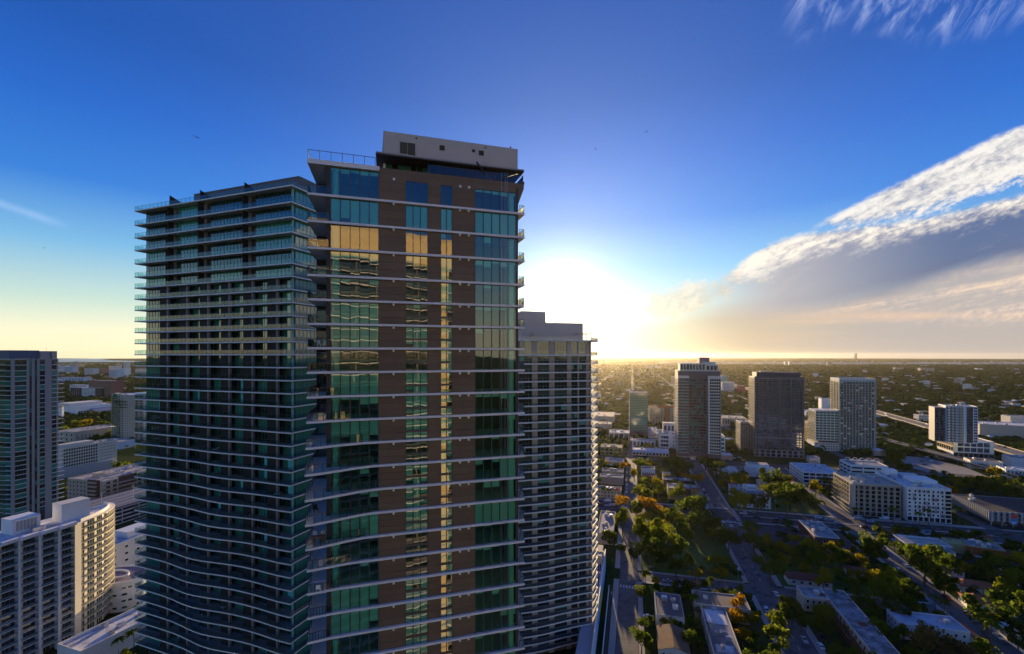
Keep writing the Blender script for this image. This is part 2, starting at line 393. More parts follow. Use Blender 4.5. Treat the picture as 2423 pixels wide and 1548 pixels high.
zebra(-6.5, 2.5, 246.5, 249.5, 6, True); zebra(59.5, 72.5, 361, 364.3, 9, True); zebra(59.5, 72.5, 392, 395, 9, True); zebra(55, 58, 366, 391, 14, False); zebra(73.5, 76.5, 366, 391, 14, False)
# lawns, lots
strip('lawn', 5.2, 56.8, 268.8, 362.5, GRASS, .006, False)
strip('lawn', 76, 118, 268.8, 312, GRASS, .006, False)
strip('lawn', 92, 136, 396, 470, GRASS, .006, False)
strip('parking_lot', 79, 136, 318, 361, ASPH, .008, False)
strip('parking_lot', -48, -11, 366.5, 391, ASPH, .026)
strip('parking_lot', 156, 300, 312, 361, ASPH, .008, False)
strip('parking_lot', 247, 330, 398, 440, ASPH, .008)
strip('car_park', 80, 142, 500, 551, ASPL, .008, False)
LOT = pm('bare_lot', (.30, .28, .26), .9, .3, .05, stain=.4, staincol=(.17, .16, .15))
lp = [G(2119, 1077), G(2202, 1085), G(2290, 1108), G(2344, 1131), G(2209, 1122), G(2151, 1106)]
MB().poly([(*p, .012) for p in lp[::-1]]).build('vacant_lot', LOT, kind='structure')
FOOT.append((Frame(*lp[0], R(-35)), 5, 190, -60, 6))
bm = MB()
for k in range(8): bm.poly([gp(80+k*5.5, 340, .03), gp(80.15+k*5.5, 340, .03), gp(80.15+k*5.5, 345, .03), gp(80+k*5.5, 345, .03)])
for k in range(8): bm.poly([gp(80+k*5.5, 322, .03), gp(80.15+k*5.5, 322, .03), gp(80.15+k*5.5, 327, .03), gp(80+k*5.5, 327, .03)])
bm.build('parking_markings', PAINT, kind='structure')
# far streets running off through the suburb
STR = []
for a in (-260, -130, 0, 150, 300, 470, 640, 820, 1010, 1230, 1480, 1760): strip('far_road', a-5, a+5, 810, 5200, ASPL, .02); STR.append(a)
for b in (880, 1080, 1330, 1640, 2050, 2600, 3400, 4600): strip('far_road', -400, 3600, b-5, b+5, ASPL, .03)
# the bay on the south horizon
w, t, o = newmat('bay_water'); bs = t.nodes.new('ShaderNodeBsdfPrincipled'); t.links.new(bs.outputs[0], o.inputs[0])
bs.inputs['Base Color'].default_value = (.05, .14, .19, 1); bs.inputs['Roughness'].default_value = .28
MB().poly([(XA(-300, 7600), 7600, .5), (XA(345, 7900), 7900, .5), (XA(330, 9000), 9000, .5), (XA(236, 10800), 10800, .5), (XA(262, 13500), 13500, .5), (XA(180, 16500), 16500, .5), (XA(-150, 15500), 15500, .5)]).build('bay_water', w, kind='structure')
# ================================================================ the brown tower
def main_tower():
    fr = Frame(XA(727, 62.0), 62.0, math.atan2(.297, .955)); S = fr.S
    T = thing('apartment_tower', 'tall brown panel tower with teal windows and white slab edges, nearest the viewer', 'tower', (fr.x, fr.y, 0), fr.a)
    zl = [fr.Z(374, 0), fr.Z(454.7, 0), fr.Z(518.9, 0), fr.Z(582.5, 0), 120+10.85]
    while zl[-1] > 4: zl.append(zl[-1]-3.27)
    NV = 22                                                    # storeys in view
    RE = S(1241.5)                                             # right end of the slabs
    bulge = {7: 0, 8: .5, 9: .8, 10: 1.0, 11: 1.9, 12: 2.7, 13: 2.7, 14: 2.4, 15: 2.0, 16: .8, 17: .4, 18: .3, 19: .3}
    kink = {8: 790, 9: 800, 10: 830, 11: 858, 12: 882, 13: 889, 14: 878, 15: 864, 16: 831, 17: 800, 18: 785, 19: 780}
    bays = [(782, 896, 5), (960, 1012, 3), (1043, 1070, 2), (1124, 1221, 5)]
    walls = [(772, 782), (896, 960), (1012, 1043), (1070, 1124), (1221, 1226)]
    bx = [(S(a, .45), S(b, .45), n) for a, b, n in bays]
    wx = [(S(a, .4), S(b, .4)) for a, b in walls]
    core = MB().box(2.75, wx[-1][1]-.05, 6.5, 25, 0, zl[0]-.05).box(.35, 2.75, 8, 25, 0, zl[0]-.05)
    core.box(wx[-1][1]-.25, wx[-1][1], .55, 6.5, 0, zl[0]-.05).box(2.7, 2.95, .55, 8, 0, zl[0]-.05)
    core.box(2.75, wx[-1][1]-.05, .5, 6.4, 0, zl[NV]-.4)
    core.build('tower_core', pm('dark_stucco', (.050, .042, .038), .8, .1, .2), T)
    room = MB()
    for a, b, n in bx: room.poly([(a-.5, 6.4, zl[NV]), (b+.5, 6.4, zl[NV]), (b+.5, 6.4, zl[0]), (a-.5, 6.4, zl[0])])
    for a, b, n in bx:
        for e in (a-.35, b+.35): room.poly([(e, .8, zl[NV]), (e, 6.4, zl[NV]), (e, 6.4, zl[0]), (e, .8, zl[0])])
    room.build('room_wall', ROOMW, T)
    for px in (794, 1208):                                      # round white columns behind the glass
        MB().tube((S(px, 1.2), 1.25, zl[NV]), (S(px, 1.2), 1.25, zl[0]-.4), .52, n=16).build('column', WHITE, T)
    small_g, mul_cache = MB(), {}
    tv = []
    for i in range(NV):
        zt = zl[i]; zb = zl[i+1]
        b = bulge.get(i, 0.0)
        # slab (roof slab included)
        if b:
            sk = S(kink.get(i, 800)); pts = []
            for q in range(9):
                x = sk*q/8; e = (1-q/8); pts.append((x, -b*(e*e*(3-2*e))*.55-b*.45*e))
            edge = pts+[(RE, 0)]
        else: edge = [(0, 0), (RE, 0)]
        pl = edge+[(RE, 5.5), (wx[-1][1]+.02, 6.6), (2.8, 8.0), (.35, 8.2)]
        th = .30 if i else .62
        if i:
            MB().prism(pl, zt-th, zt).build('floor_slab', [SLAB], T)
        else:
            x1 = S(898)
            MB().prism([(0, 0), (x1, 0), (x1, 8), (.35, 8.2)], zt-.62, zt).build('roof_slab', [SLAB], T)
            MB().prism([(x1+.01, .38), (RE, .38), (RE, 7), (x1+.01, 9)], zt-.75, zt).build('roof_parapet', [BROWNP], T)
            MB().faces([(wx[-1][1]+.02, .42, zt-.76), (RE, .42, zt-.76), (wx[-1][1]+.02, .42, zt-3.2), (wx[-1][1]+.02, 5, zt-.76), (RE, 5, zt-.76), (wx[-1][1]+.02, 5, zt-3.2)],
                       [(0, 1, 2), (5, 4, 3), (1, 4, 5, 2), (0, 3, 4, 1)]).build('roof_bracket', BROWNP, T)
        top = zt-(.30 if i else .62)
        # brown wall panels, window frames, panes, blinds
        for a, c in wx:
            n_ = 3 if c-a > .9 else 1                            # cladding boards with open joints
            for q in range(n_):
                h_ = (top-zb)/n_; MB().box(a, c, .40+.006*((q+i) % 2), .8, zb+q*h_+(.012 if q else 0), zb+(q+1)*h_-.012).build('wall_panel' if n_ == 1 else 'cladding_panel', [BROWNP] if n_ > 1 else [DKBR], T)
        for j, (a, c, n) in enumerate(bx):
            head = top-(0 if i or j == 0 else .85); sill = zb
            if head < top: MB().box(a, c, .40, .8, head, top).build('wall_panel', BROWNP, T)
            split = j in (1, 2) and i >= 5
            rows = [(sill+.02, head)] if not split else [(sill+.02, sill+(head-sill)*.34), (sill+(head-sill)*.44, head)]
            w = (c-a)/n; fm = MB()
            for q in range(n+1): fm.box(a+q*w-.045, a+q*w+.045, .36, .62, sill, head)
            fm.box(a, c, .37, .6, head-.09, head)
            if split: fm.box(a, c, .37, .66, rows[0][1], rows[1][0])
            fm.build('window_frame', METAL, T)
            down = rng.random()
            for ri, (r0, r1) in enumerate(rows):
                for q in range(n):
                    p0, p1 = a+q*w+.045, a+(q+1)*w-.045
                    if j == 2 or (split and ri == 0):
                        small_g.poly([(p0, .47, r0), (p1, .47, r0), (p1, .47, r1), (p0, .47, r1)])
                    else:
                        key = (round(p1-p0, 3), round(r1-r0, 3))
                        if key not in mul_cache: mul_cache[key] = MB().poly([(0, 0, 0), (key[0], 0, 0), (key[0], 0, key[1]), (0, 0, key[1])]).mesh('window_pane', GLA)
                        put_mesh('window_pane', mul_cache[key], T, (p0, .47, r0))
                    # roller blinds and curtains hang just inside the glass
                    full = {0: (i in (1, 5, 6, 8, 10, 17, 18) or (i == 14 and q)), 1: i in (1, 10, 14, 17, 18, 20, 8) or down < .45, 2: down < .55 or i % 3 == 0, 3: i in (1, 14, 21) or (i == 12 and q > 2)}[j]
                    hgt = (r1-r0)
                    if full: z0 = r0+(.03 if rng.random() < .8 else hgt*rng.uniform(.1, .5))
                    elif i in (0, 3, 9) or rng.random() < .22: z0 = r1-hgt*rng.uniform(.12, .22) if not i else r1-hgt*rng.uniform(.1, .4)
                    else: z0 = None
                    if z0 is not None and not (i == 0 and ri == 0 and full):
                        tv.append((p0+.03, p1-.03, z0, r1))
        # scuppers below each slab, in the same three places
        if i:
            for px in (931.5, 1089, 1109.5):
                s0 = S(px); MB().box(s0-.13, s0+.13, .06, .385, zt-.62, zt-.305).build('scupper', WHITE, T)
        else:
            for px in (932, 1089, 1110): s0 = S(px, .4); MB().box(s0-.16, s0+.16, .28, .395, zt-1.6, zt-1.28).build('wall_lamp', WHITE, T)
        # balcony railings, left and right, standing on this storey's floor
        if i < NV-1:
            bb = bulge.get(i+1, 0.0); mats = (METAL, GLR)
            if bb:
                sk = S(kink.get(i+1, 800)); lp = []
                for q in range(9):
                    x = sk*q/8; e = 1-q/8; lp.append((x+.08*(q == 0), -bb*(e*e*(3-2*e))*.55-bb*.45*e+.1, zb))
                path = [(.42, 7.9, zb)]+lp
            else: path = [(.42, 7.9, zb), (.08, .1, zb), (2.66, .1, zb)]
            railing(T, path, mats=mats)
            railing(T, [(wx[-1][1]+.1, .1, zb), (RE-.1, .1, zb), (RE-.1, 5.3, zb)], mats=mats)
            # balcony doors in the wing behind the left balcony
            MB().poly([(.5, 7.97, zb+.05), (2.6, 7.97, zb+.05), (2.6, 7.97, zb+2.6), (.5, 7.97, zb+2.6)]).build('balcony_door', GLD, T)
    for a, b, z0, z1 in tv:
        MB().poly([(a, .60, z0), (b, .60, z0), (b, .60, z1), (a, .60, z1)]).build('blind', BLIND, T)
    small_g.build('window_pane', GLA, T, kind='stuff')
    sl = MB()
    for z in zl[NV:]: sl.prism([(0, 0), (RE, 0), (RE, 5), (0, 6)], z-.3, z)
    sl.build('floor_slab', SLAB, T, kind='stuff')
    # roof: terraces, penthouse, overhang, plant room
    zr = zl[0]
    railing(T, [(.4, 7.9, zr), (.08, .1, zr), (S(888), .1, zr)], 1.2, 1.48, (METAL, glassmat('clear_railing_glass', (.93, .97, .98), .03)))
    railing(T, [(S(1014), .5, zr), (RE-.1, .5, zr), (RE-.1, 6.0, zr)], 1.25, 1.5, (METAL, MATS['clear_railing_glass']))
    zo = fr.Z(357, S(889), 0)
    a0, a1 = S(889, .2), S(1240, .2)
    MB().prism([(a0, .2), (a1, .2), (a1, 16), (a0+.6, 16)], zo-.34, zo).build('roof_overhang', [DKBR], T)
    MB().box(a0, a1, .15, .199, zo-.16, zo+.02).build('overhang_edge', GREYP, T)
    g0, g1 = S(912, 3.2), S(1016, 3.2); n = 7
    MB().box(g0-.3, g0, 3.1, 9, zr, zo-.34).build('penthouse_wall', WHITE, T)
    MB().box(g1, S(1216, 5), 5.6, 9, zr, zo-.34).build('penthouse_wall', CREAM, T)
    for q in range(n):
        w = (g1-g0)/n
        MB().poly([(g0+q*w+.05, 3.2, zr), (g0+(q+1)*w-.05, 3.2, zr), (g0+(q+1)*w-.05, 3.2, zo-.34), (g0+q*w+.05, 3.2, zo-.34)]).build('penthouse_pane', GLD, T)
    fm = MB()
    for q in range(n+1): fm.box(g0+q*w-.05, g0+q*w+.05, 3.12, 3.3, zr, zo-.34)
    fm.build('penthouse_frame', METAL, T)
    MB().box(g0, g1, 3.4, 9, zr, zo-.34).build('penthouse_wall', ROOMW, T)
    p0, p1 = S(908, .5), S(1225, .5); zp = fr.Z(311, p0, .5)
    plant = MB().box(p0, p1, .5, 14, zo+.02, zp).build('plant_room', pm('plant_room_stucco', (.47, .43, .41), .8, .10, .5, stain=.1, staincol=(.36, .33, .32)), T)
    MB().box(p0-.03, p1+.03, .46, 14.04, zp, zp+.09).build('coping', ALU, plant)
    for l, r, t, b in ((946.5, 963.5, 336, 362.5), (965, 982.5, 338, 366)):
        x0, x1 = S(l, .5), S(r, .5); z1, z0 = fr.Z(t, x0, .5), fr.Z(b, x0, .5)
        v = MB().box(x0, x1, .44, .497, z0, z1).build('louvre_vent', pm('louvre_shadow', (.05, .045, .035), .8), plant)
        k = MB()
        for q in range(13): zz = z0+(q+.5)*(z1-z0)/13; k.poly([(x0, .36, zz-.02), (x1, .36, zz-.02), (x1, .44, zz+.045), (x0, .44, zz+.045)])
        k.build('slat', pm('louvre_metal', (.40, .36, .27), .5), plant)
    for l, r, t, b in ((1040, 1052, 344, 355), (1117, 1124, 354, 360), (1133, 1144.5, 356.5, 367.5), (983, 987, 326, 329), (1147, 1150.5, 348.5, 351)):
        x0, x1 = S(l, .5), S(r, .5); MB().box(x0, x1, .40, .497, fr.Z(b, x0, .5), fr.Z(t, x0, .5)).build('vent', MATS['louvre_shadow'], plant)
    bx0 = S(1208, 1); bm = MB().tube((bx0, 1, zp), (bx0, 1, zp+.5), .05).tube((bx0, 1, zp+.3), (bx0, 1, zp+.62), .13, .08)
    bm.build('beacon', RED, plant)
    # window-cleaning davits and their cables
    for s0, s1, z0, z1 in ((S(1126), S(1160), zo+.1, zr+.35), (S(1192), S(1238), zr+.4, zo-.15)):
        MB().bar((s0, -.4 if s0 < s1-2 else .9, z0), (s1, .9, z1), .16).box(s1-.4, s1+.4, .6, 1.2, zr+.02, zr+.4).build('davit', DKBR, T)
    for px in (1186, 1194, 1199): s0 = S(px); MB().tube((s0, -.25, zl[NV]), (s0, -.25, zr+1.2), .018, n=4).build('cable', ALU, T)
    return T, fr, zl
TOWER, FA, ZL = main_tower()

# ================================================================ the dark balcony tower to its left
def dark_tower():
    xr, yr = XA(690, 116), 116.0; xl, yl = XA(318, 137), 137.0
    az = math.atan2(yr-yl, xr-xl); fr = Frame(xl, yl, az); S = fr.S; L = math.hypot(xr-xl, yr-yl)
    T = thing('apartment_tower', 'dark balcony tower with blue glass railings on every storey, behind the brown tower', 'tower', (xl, yl, 0), az)
    zc = lambda py: ZA(py, 116)
    zs = [zc(436.5), zc(476), zc(511.5), zc(547), zc(584), zc(621), zc(652)]
    while zs[-1] > 5: zs.append(zs[-1]-3.27)
    NV = 39; RD = 46.0
    GX0, GT = S(347, 2.3), 2.3                                   # glass line
    MB().box(GX0+.15, L-1.2, GT+.25, RD, 0, zs[0]-.35).build('tower_core', DKBR, T)
    brn = pm('divider_paint', (.034, .028, .027), .75, .1, .3); colm = pm('column_paint', (.26, .25, .26), .7, .08, .3)
    low = [S(p, 1.0) for p in (398, 444, 494, 544, 599, 657)]
    top = [S(p, 1.0) for p in (401, 473, 578)]
    cache = {}
    def window(a, b, z0, z1, bright):
        n = max(2, round((b-a)/1.25)); key = (round(b-a, 2), round(z1-z0, 2), bright)
        if key not in cache:
            w, h = key[0], key[1]; g = MB().poly([(0, 0, 0), (w, 0, 0), (w, 0, h), (0, 0, h)])
            f = MB()
            for q in range(n+1): f.box(q*w/n-.05, q*w/n+.05, -.06, .04, 0, h)
            f.box(0, w, -.05, .03, h-.12, h)
            cache[key] = (g.mesh('window', GLG), f.mesh('window_frame', METAL))
        o = put_mesh('window', cache[key][0], T, (a, GT, z0)); put_mesh('window_frame', cache[key][1], o); return o
    curt = pm('bright_curtain', (.12, .62, .58), .85, .06, .5)
    def front(x, i):                                             # how far the slab edge swings out along the front
        k = max(0.0, min(1.0, (i-12)/14)); s = x/L
        return -(k*1.5*math.exp(-((s-.52-.10*math.sin(i*.35))/.16)**2)+k*.5*math.exp(-((s-.95)/.12)**2))
    xs = [L*q/18 for q in range(19)]
    for i in range(NV):
        z = zs[i]; zb = zs[i+1]
        e = [(x, front(x, i)) for x in xs]
        MB().prism(e+[(L, RD+1), (L-1.0, RD+1.2), (0, RD)], z-.32, z, 0, 1).build('floor_slab', [WHITE, DECK], T)
        # soffit is the slab's own underside; railing stands on the storey's floor
        rp = [(.1, 9, z)]+[(x+.1*(q == 0)-.1*(q == 18), front(x, i)+.1, z) for q, x in enumerate(xs)]+[(L-.1, 22, z)]
        railing(T, rp, 1.12, 1.55, (METAL, GLR), pw=.05, rail=.06)
        hz = z-.26; fz = zb
        if i < 6:
            for q, x in enumerate(top): MB().box(x-.12, x+.12, .5, GT+.24, fz, hz).build('divider', brn, T)
            seg = [(GX0, S(392, GT))]+[(x+(2.6 if q else 1.6), (top+[L-1.6])[q+1]-.35) for q, x in enumerate(top)]
            for a, c in seg: window(a, c, fz+.03, hz, False)
            for x in top: MB().box(x+.2, x+.9, GT-.25, GT+.24, fz, hz).build('pier', colm, T)
        else:
            for q, x in enumerate(low):
                w0 = x-(3.6 if q != 3 else 3.4); MB().box(w0, x-.35, GT-1.3, GT+.24, fz, hz).build('divider', brn, T)
                if i == 6: MB().box(x-.3, x+.28, .75, 1.4, 0, hz).build('pier', colm, T)
            ends = [GX0]+[x+.3 for x in low]; stops = [x-3.65 for x in low]+[L-1.25]
            for q, (a, c) in enumerate(zip(ends, stops)):
                window(a, c, fz+.03, hz, False)
                if (i, q) in ((15, 2), (19, 1), (20, 5), (21, 5), (24, 3), (26, 5), (16, 0), (22, 4)) or rng.random() < .03:
                    w = min(2.2, c-a)
                    MB().poly([(c-w, GT-.1, fz+.1), (c-.1, GT-.1, fz+.1), (c-.1, GT-.1, hz-.2), (c-w, GT-.1, hz-.2)]).build('curtain', curt, T)
    MB().tube((L-1.55, 1.9, 0), (L-1.55, 1.9, zs[0]-.3), .32, n=12).build('column', pm('teal_column', (.22, .50, .50), .5, .05, .3), T)
    sg, sm = MB(), MB(); xg = L-1.15
    sg.poly([(xg, GT, 0), (xg, RD, 0), (xg, RD, zs[0]-.3), (xg, GT, zs[0]-.3)])
    for q in range(24):
        y = GT+q*1.3; sm.box(xg-.02, xg+.05, y-.05, y+.05, 0, zs[0]-.3)
    side = sg.build('side_glazing', GLG, T); sm.build('side_mullion', METAL, side)
    lg = MB().poly([(GX0+.05, 9, 0), (GX0+.05, GT, 0), (GX0+.05, GT, zs[0]-.3), (GX0+.05, 9, zs[0]-.3)]); lg.build('side_glazing', GLG, T)
    # roof: fins between the terraces and the plant storey behind them
    for x in top:
        MB().faces([(x, 1.0, zs[0]), (x, 6, zs[0]), (x, 6, zs[0]+1.5), (x, 1.0, zs[0]+3.1), (x+.25, 1.0, zs[0]), (x+.25, 6, zs[0]), (x+.25, 6, zs[0]+1.5), (x+.25, 1.0, zs[0]+3.1)],
                   [(0, 1, 2, 3), (7, 6, 5, 4), (0, 3, 7, 4), (3, 2, 6, 7), (1, 5, 6, 2), (0, 4, 5, 1)]).build('terrace_fin', brn, T)
    pr = MB().box(top[0]+3, L-3.6, 6, 30, zs[0], zs[0]+4.6).build('plant_room', pm('plant_grey', (.16, .15, .15), .75, .12, .3), T)
    MB().box(top[0]+3-.05, L-3.55, 5.9, 30.1, zs[0]+4.6, zs[0]+4.75).build('coping', GREYP, pr)
    k = MB()
    for x in (30, 36.5, 37.6, 50): k.box(x, x+.8, 7, 8, zs[0]+4.76, zs[0]+5.2)
    k.build('roof_vent', ALU, pr)
    return T, fr, zs
_, FB, ZB = dark_tower()

# ================================================================ the tower that hides the sun
def frosted():
    m, t, o = newmat('frosted_railing_glass'); a = t.nodes.new('ShaderNodeBsdfTranslucent'); a.inputs[0].default_value = (.82, .80, .78, 1); b = t.nodes.new('ShaderNodeBsdfDiffuse'); b.inputs[0].default_value = (.5, .52, .52, 1)
    x = t.nodes.new('ShaderNodeMixShader'); x.inputs[0].default_value = .75; t.links.new(b.outputs[0], x.inputs[1]); t.links.new(a.outputs[0], x.inputs[2]); t.links.new(x.outputs[0], o.inputs[0]); return m
FROST = frosted()
def sun_tower():
    xr, yr = XA(1401.5, 191), 191.0; u = (.955, .297); L = 37.0
    fr = Frame(xr-u[0]*L, yr-u[1]*L, math.atan2(u[1], u[0])); S = fr.S
    T = thing('apartment_tower', 'grey balcony tower hiding the low sun behind its roof', 'tower', (fr.x, fr.y, 0), fr.a)
    zt = ZA(805, 191); zs = [zt, zt-5.9]
    for k in range(3): zs.append(zs[-1]-3.5)
    while zs[-1] > 3.5: zs.append(zs[-1]-3.22)
    ch = (6.0, 6.4); RD = 30.0                                   # the chamfered right end
    wall = pm('glare_lifted_render', (.55, .44, .35), .75, .1, .3)  # lightened and warmed to stand for the glare around the sun
    MB().prism([(0, 2), (L-1.5, 2), (L+ch[0]-2.5, ch[1]+1.5), (L+ch[0]-2.5, RD), (0, RD)], 0, zt-.3).build('tower_core', pm('haze_warmed_render', (.22, .165, .13), .8, .1, .3), T)  # core colour warmed for the haze over this tower
    segs = [(1228, 1258.5, 1), (1258.5, 1271.5, 0), (1271.5, 1299, 1), (1299, 1311, 0), (1313, 1341, 1), (1341, 1351, 0), (1351, 1366, 1), (1366, 1369.5, 0), (1370, 1388, 1), (1388, 1392, 0)]
    for a, b, g in segs:
        if not g: MB().box(S(a, 1.9), S(b, 1.9), 1.55, 2.1, 0, zt-.3).build('wall_pier', wall, T)
    MB().box(L-1.9, L-1.45, 1.6, 2.1, 0, zt-.3).build('wall_pier', wall, T)
    cache = {}
    for i, z in enumerate(zs):
        k = max(0, min(1, (i-12)/14))
        e = []
        for q in range(13):
            x = L*q/12; e.append((x, -k*1.1*math.exp(-((x/L-.35)/.28)**2)))
        end = [(L+ch[0], ch[1]), (L+ch[0]+.6, 14), (L+ch[0], RD)]
        MB().prism(e+end+[(0, RD)], z-.55, z, 0, 1).build('floor_slab', [WHITE, DECK], T)
        railing(T, [(x, y+.08, z) for x, y in e], 1.1, 2.4, (ALU, glassmat('clear_balcony_glass', (.86, .86, .80), .02, .03)), pw=.05, rail=.06); railing(T, [(L-.05, .1, z), (L+ch[0]-.1, ch[1]+.05, z), (L+ch[0]+.5, 14, z)], 1.1, 2.2, (ALU, FROST), pw=.05, rail=.06)
        if i+1 == len(zs): break
        zb, hz = zs[i+1], z-.5
        for j, (a, b, g) in enumerate(segs):
            if not g: continue
            x0, x1 = S(a, 1.95), S(b, 1.95); key = (j, round(hz-zb, 2))
            if key not in cache:
                w, h = x1-x0, hz-zb; n = max(2, round(w/1.3)); f = MB()
                for q in range(n+1): f.box(q*w/n-.05, q*w/n+.05, -.07, .03, 0, h)
                cache[key] = (MB().poly([(0, 0, 0), (w, 0, 0), (w, 0, h), (0, 0, h)]).mesh('window', glassmat('haze_warmed_glass', (.13, .17, .13), .07, .04, .02, .3, opaque=(.050, .040, .030), rnd=.8)), f.mesh('window_frame', METAL))  # room colour behind the glass lifted for the same glare
            o = put_mesh('window', cache[key][0], T, (x0, 1.93, zb)); put_mesh('window_frame', cache[key][1], o)
            if rng.random() < .12:
                w = (x1-x0)*rng.choice((.4, .5, 1)); s = x0 if rng.random() < .5 else x1-w
                MB().poly([(s+.1, 1.8, zb+.9), (s+w-.1, 1.8, zb+.9), (s+w-.1, 1.8, hz-.2), (s+.1, 1.8, hz-.2)]).build('curtain', pm('pale_teal_curtain', (.16, .40, .34), .85, .06, .5), T)
    pr = pm('pale_plant_stucco', (.52, .46, .42), .8, .08, .3)
    MB().box(S(1234, 6), S(1291, 6), 6, 16, zt, fr.Z(737, S(1260, 6), 6)).build('plant_room', pr, T)
    MB().box(S(1291, 6)+.05, S(1379.5, 6), 6.05, 15.5, zt, fr.Z(764, S(1330, 6), 6)).build('plant_room', pr, T)
    MB().box(S(1262, 2.5), S(1278, 2.5), 2.5, 5.5, zt, fr.Z(789, S(1270, 2.5), 2.5)).build('roof_cabin', wall, T)
    m = MB().box(S(1367, 3), L+1.5, 3, 3.2, zt+2.6, zt+2.75).box(S(1367, 3), L+1.5, 8, 8.2, zt+2.6, zt+2.75)
    for q in range(9): x = S(1367, 3)+q*(L+1.5-S(1367, 3))/8; m.box(x-.06, x+.06, 2.8, 8.6, zt+2.75, zt+2.9)
    for x in (S(1368, 3), L+1.3):
        for y in (3.1, 8.1): m.box(x-.1, x+.1, y-.1, y+.1, zt, zt+2.6)
    m.build('pergola', CREAM, T)
    return T, fr
SUNT, FC = sun_tower()

# ================================================================ the grey pilaster tower at the far left
def pilaster_tower():
    d0 = 300.0; x0 = XA(33, d0); az = R(90-14.5); fr = Frame(x0, d0, az); S = fr.S       # long face runs away from the viewer
    T = thing('apartment_tower', 'slim tower with pale grey pilasters and teal window strips, left of the balcony towers', 'tower', (x0, d0, 0), az)
    L = S(135); zt = fr.Z(849.5, 0); zs = [zt, zt-3.9, zt-7.6, zt-11.3]
    while zs[-1] > 4: zs.append(zs[-1]-3.05)
    # local +y points away from the viewer's side: to the left
    core = MB().box(0, L, .4, 24, 0, zt-.2); core.build('tower_core', DKBR, T)
    pil = pm('pilaster_stucco', (.33, .30, .295), .8, .06, .2)
    for a, b in ((28, 35), (63, 69.5), (75.5, 82), (88, 94), (106.5, 122.5), (134, 138)):
        MB().box(S(a), S(b), 0, 1.0, 0, zt).build('pilaster', pil, T)
    strips = [(35.5, 62.5, 4), (70, 75, 1), (82.5, 87.5, 1), (94.5, 106, 2), (123, 133.5, 2)]
    cache = {}
    for i in range(min(33, len(zs)-1)):
        z, zb = zs[i], zs[i+1]
        e = MB().box(S(35.2), S(62.8), -.25, .38, z-.3, z).box(S(94.2), S(106.2), .1, .38, z-.3, z).box(S(122.7), L+4.2, -.25, .38, z-.3, z)
        e.build('slab_edge', SLAB, T)
        for j, (a, b, n) in enumerate(strips):
            x_0, x_1 = S(a, .3), S(b, .3); key = (j, round(z-zb, 2))
            if key not in cache:
                w, h = x_1-x_0, z-.3-zb; f = MB()
                for q in range(n+1): f.box(q*w/n-.07, q*w/n+.07, -.1, .05, 0, h)
                cache[key] = (MB().poly([(0, 0, 0), (w, 0, 0), (w, 0, h), (0, 0, h)]).mesh('window', glassmat('teal_window_glass', (.045, .27, .21), .08, .04, opaque=(.006, .014, .012), rnd=1.0)), f.mesh('window_frame', METAL))
            o = put_mesh('window', cache[key][0], T, (x_0, .33, zb)); put_mesh('window_frame', cache[key][1], o)
        # the face towards the viewer, with wavy balconies
        amp = 1.2*math.sin(i*.33)
        pl = [(-.05, .2)]+[(-1.6-amp*math.sin((q-1)/6*3.14), 1.5+q*3.6) for q in range(1, 7)]+[(-.05, 24)]
        MB().prism(pl, z-.26, z).build('balcony', SLAB, T)
        if i:
            railing(T, [(p[0]+.1, p[1], z) for p in pl[1:-1]], 1.1, 2.2, (METAL, GLR), pw=.07)
        MB().poly([(-.04, 23, zb), (-.04, 2, zb), (-.04, 2, z-.3), (-.04, 23, z-.3)]).build('balcony_glazing', MATS['teal_window_glass'], T)
    top = fr.Z(829, 2)
    MB().box(-1, S(93, 3), 3, 20, zt, top).build('penthouse', pm('blue_grey_cladding', (.10, .12, .18), .6, .1, .2), T)
    MB().box(S(93, 3)+.05, S(135, 2), 2, 18, zt, top-.4).build('plant_room', pil, T)
    MB().box(S(119, 2), S(121, 2), 1.6, 1.95, zt, top-.4).build('riser_pipe', METAL, T)
    m = MB()
    for x, h in ((S(62, 6), 1.6), (S(110, 6), 2.6)): m.tube((x, 6, top-.5), (x, 6, top+h), .06)
    m.build('antenna', METAL, T)
pilaster_tower()

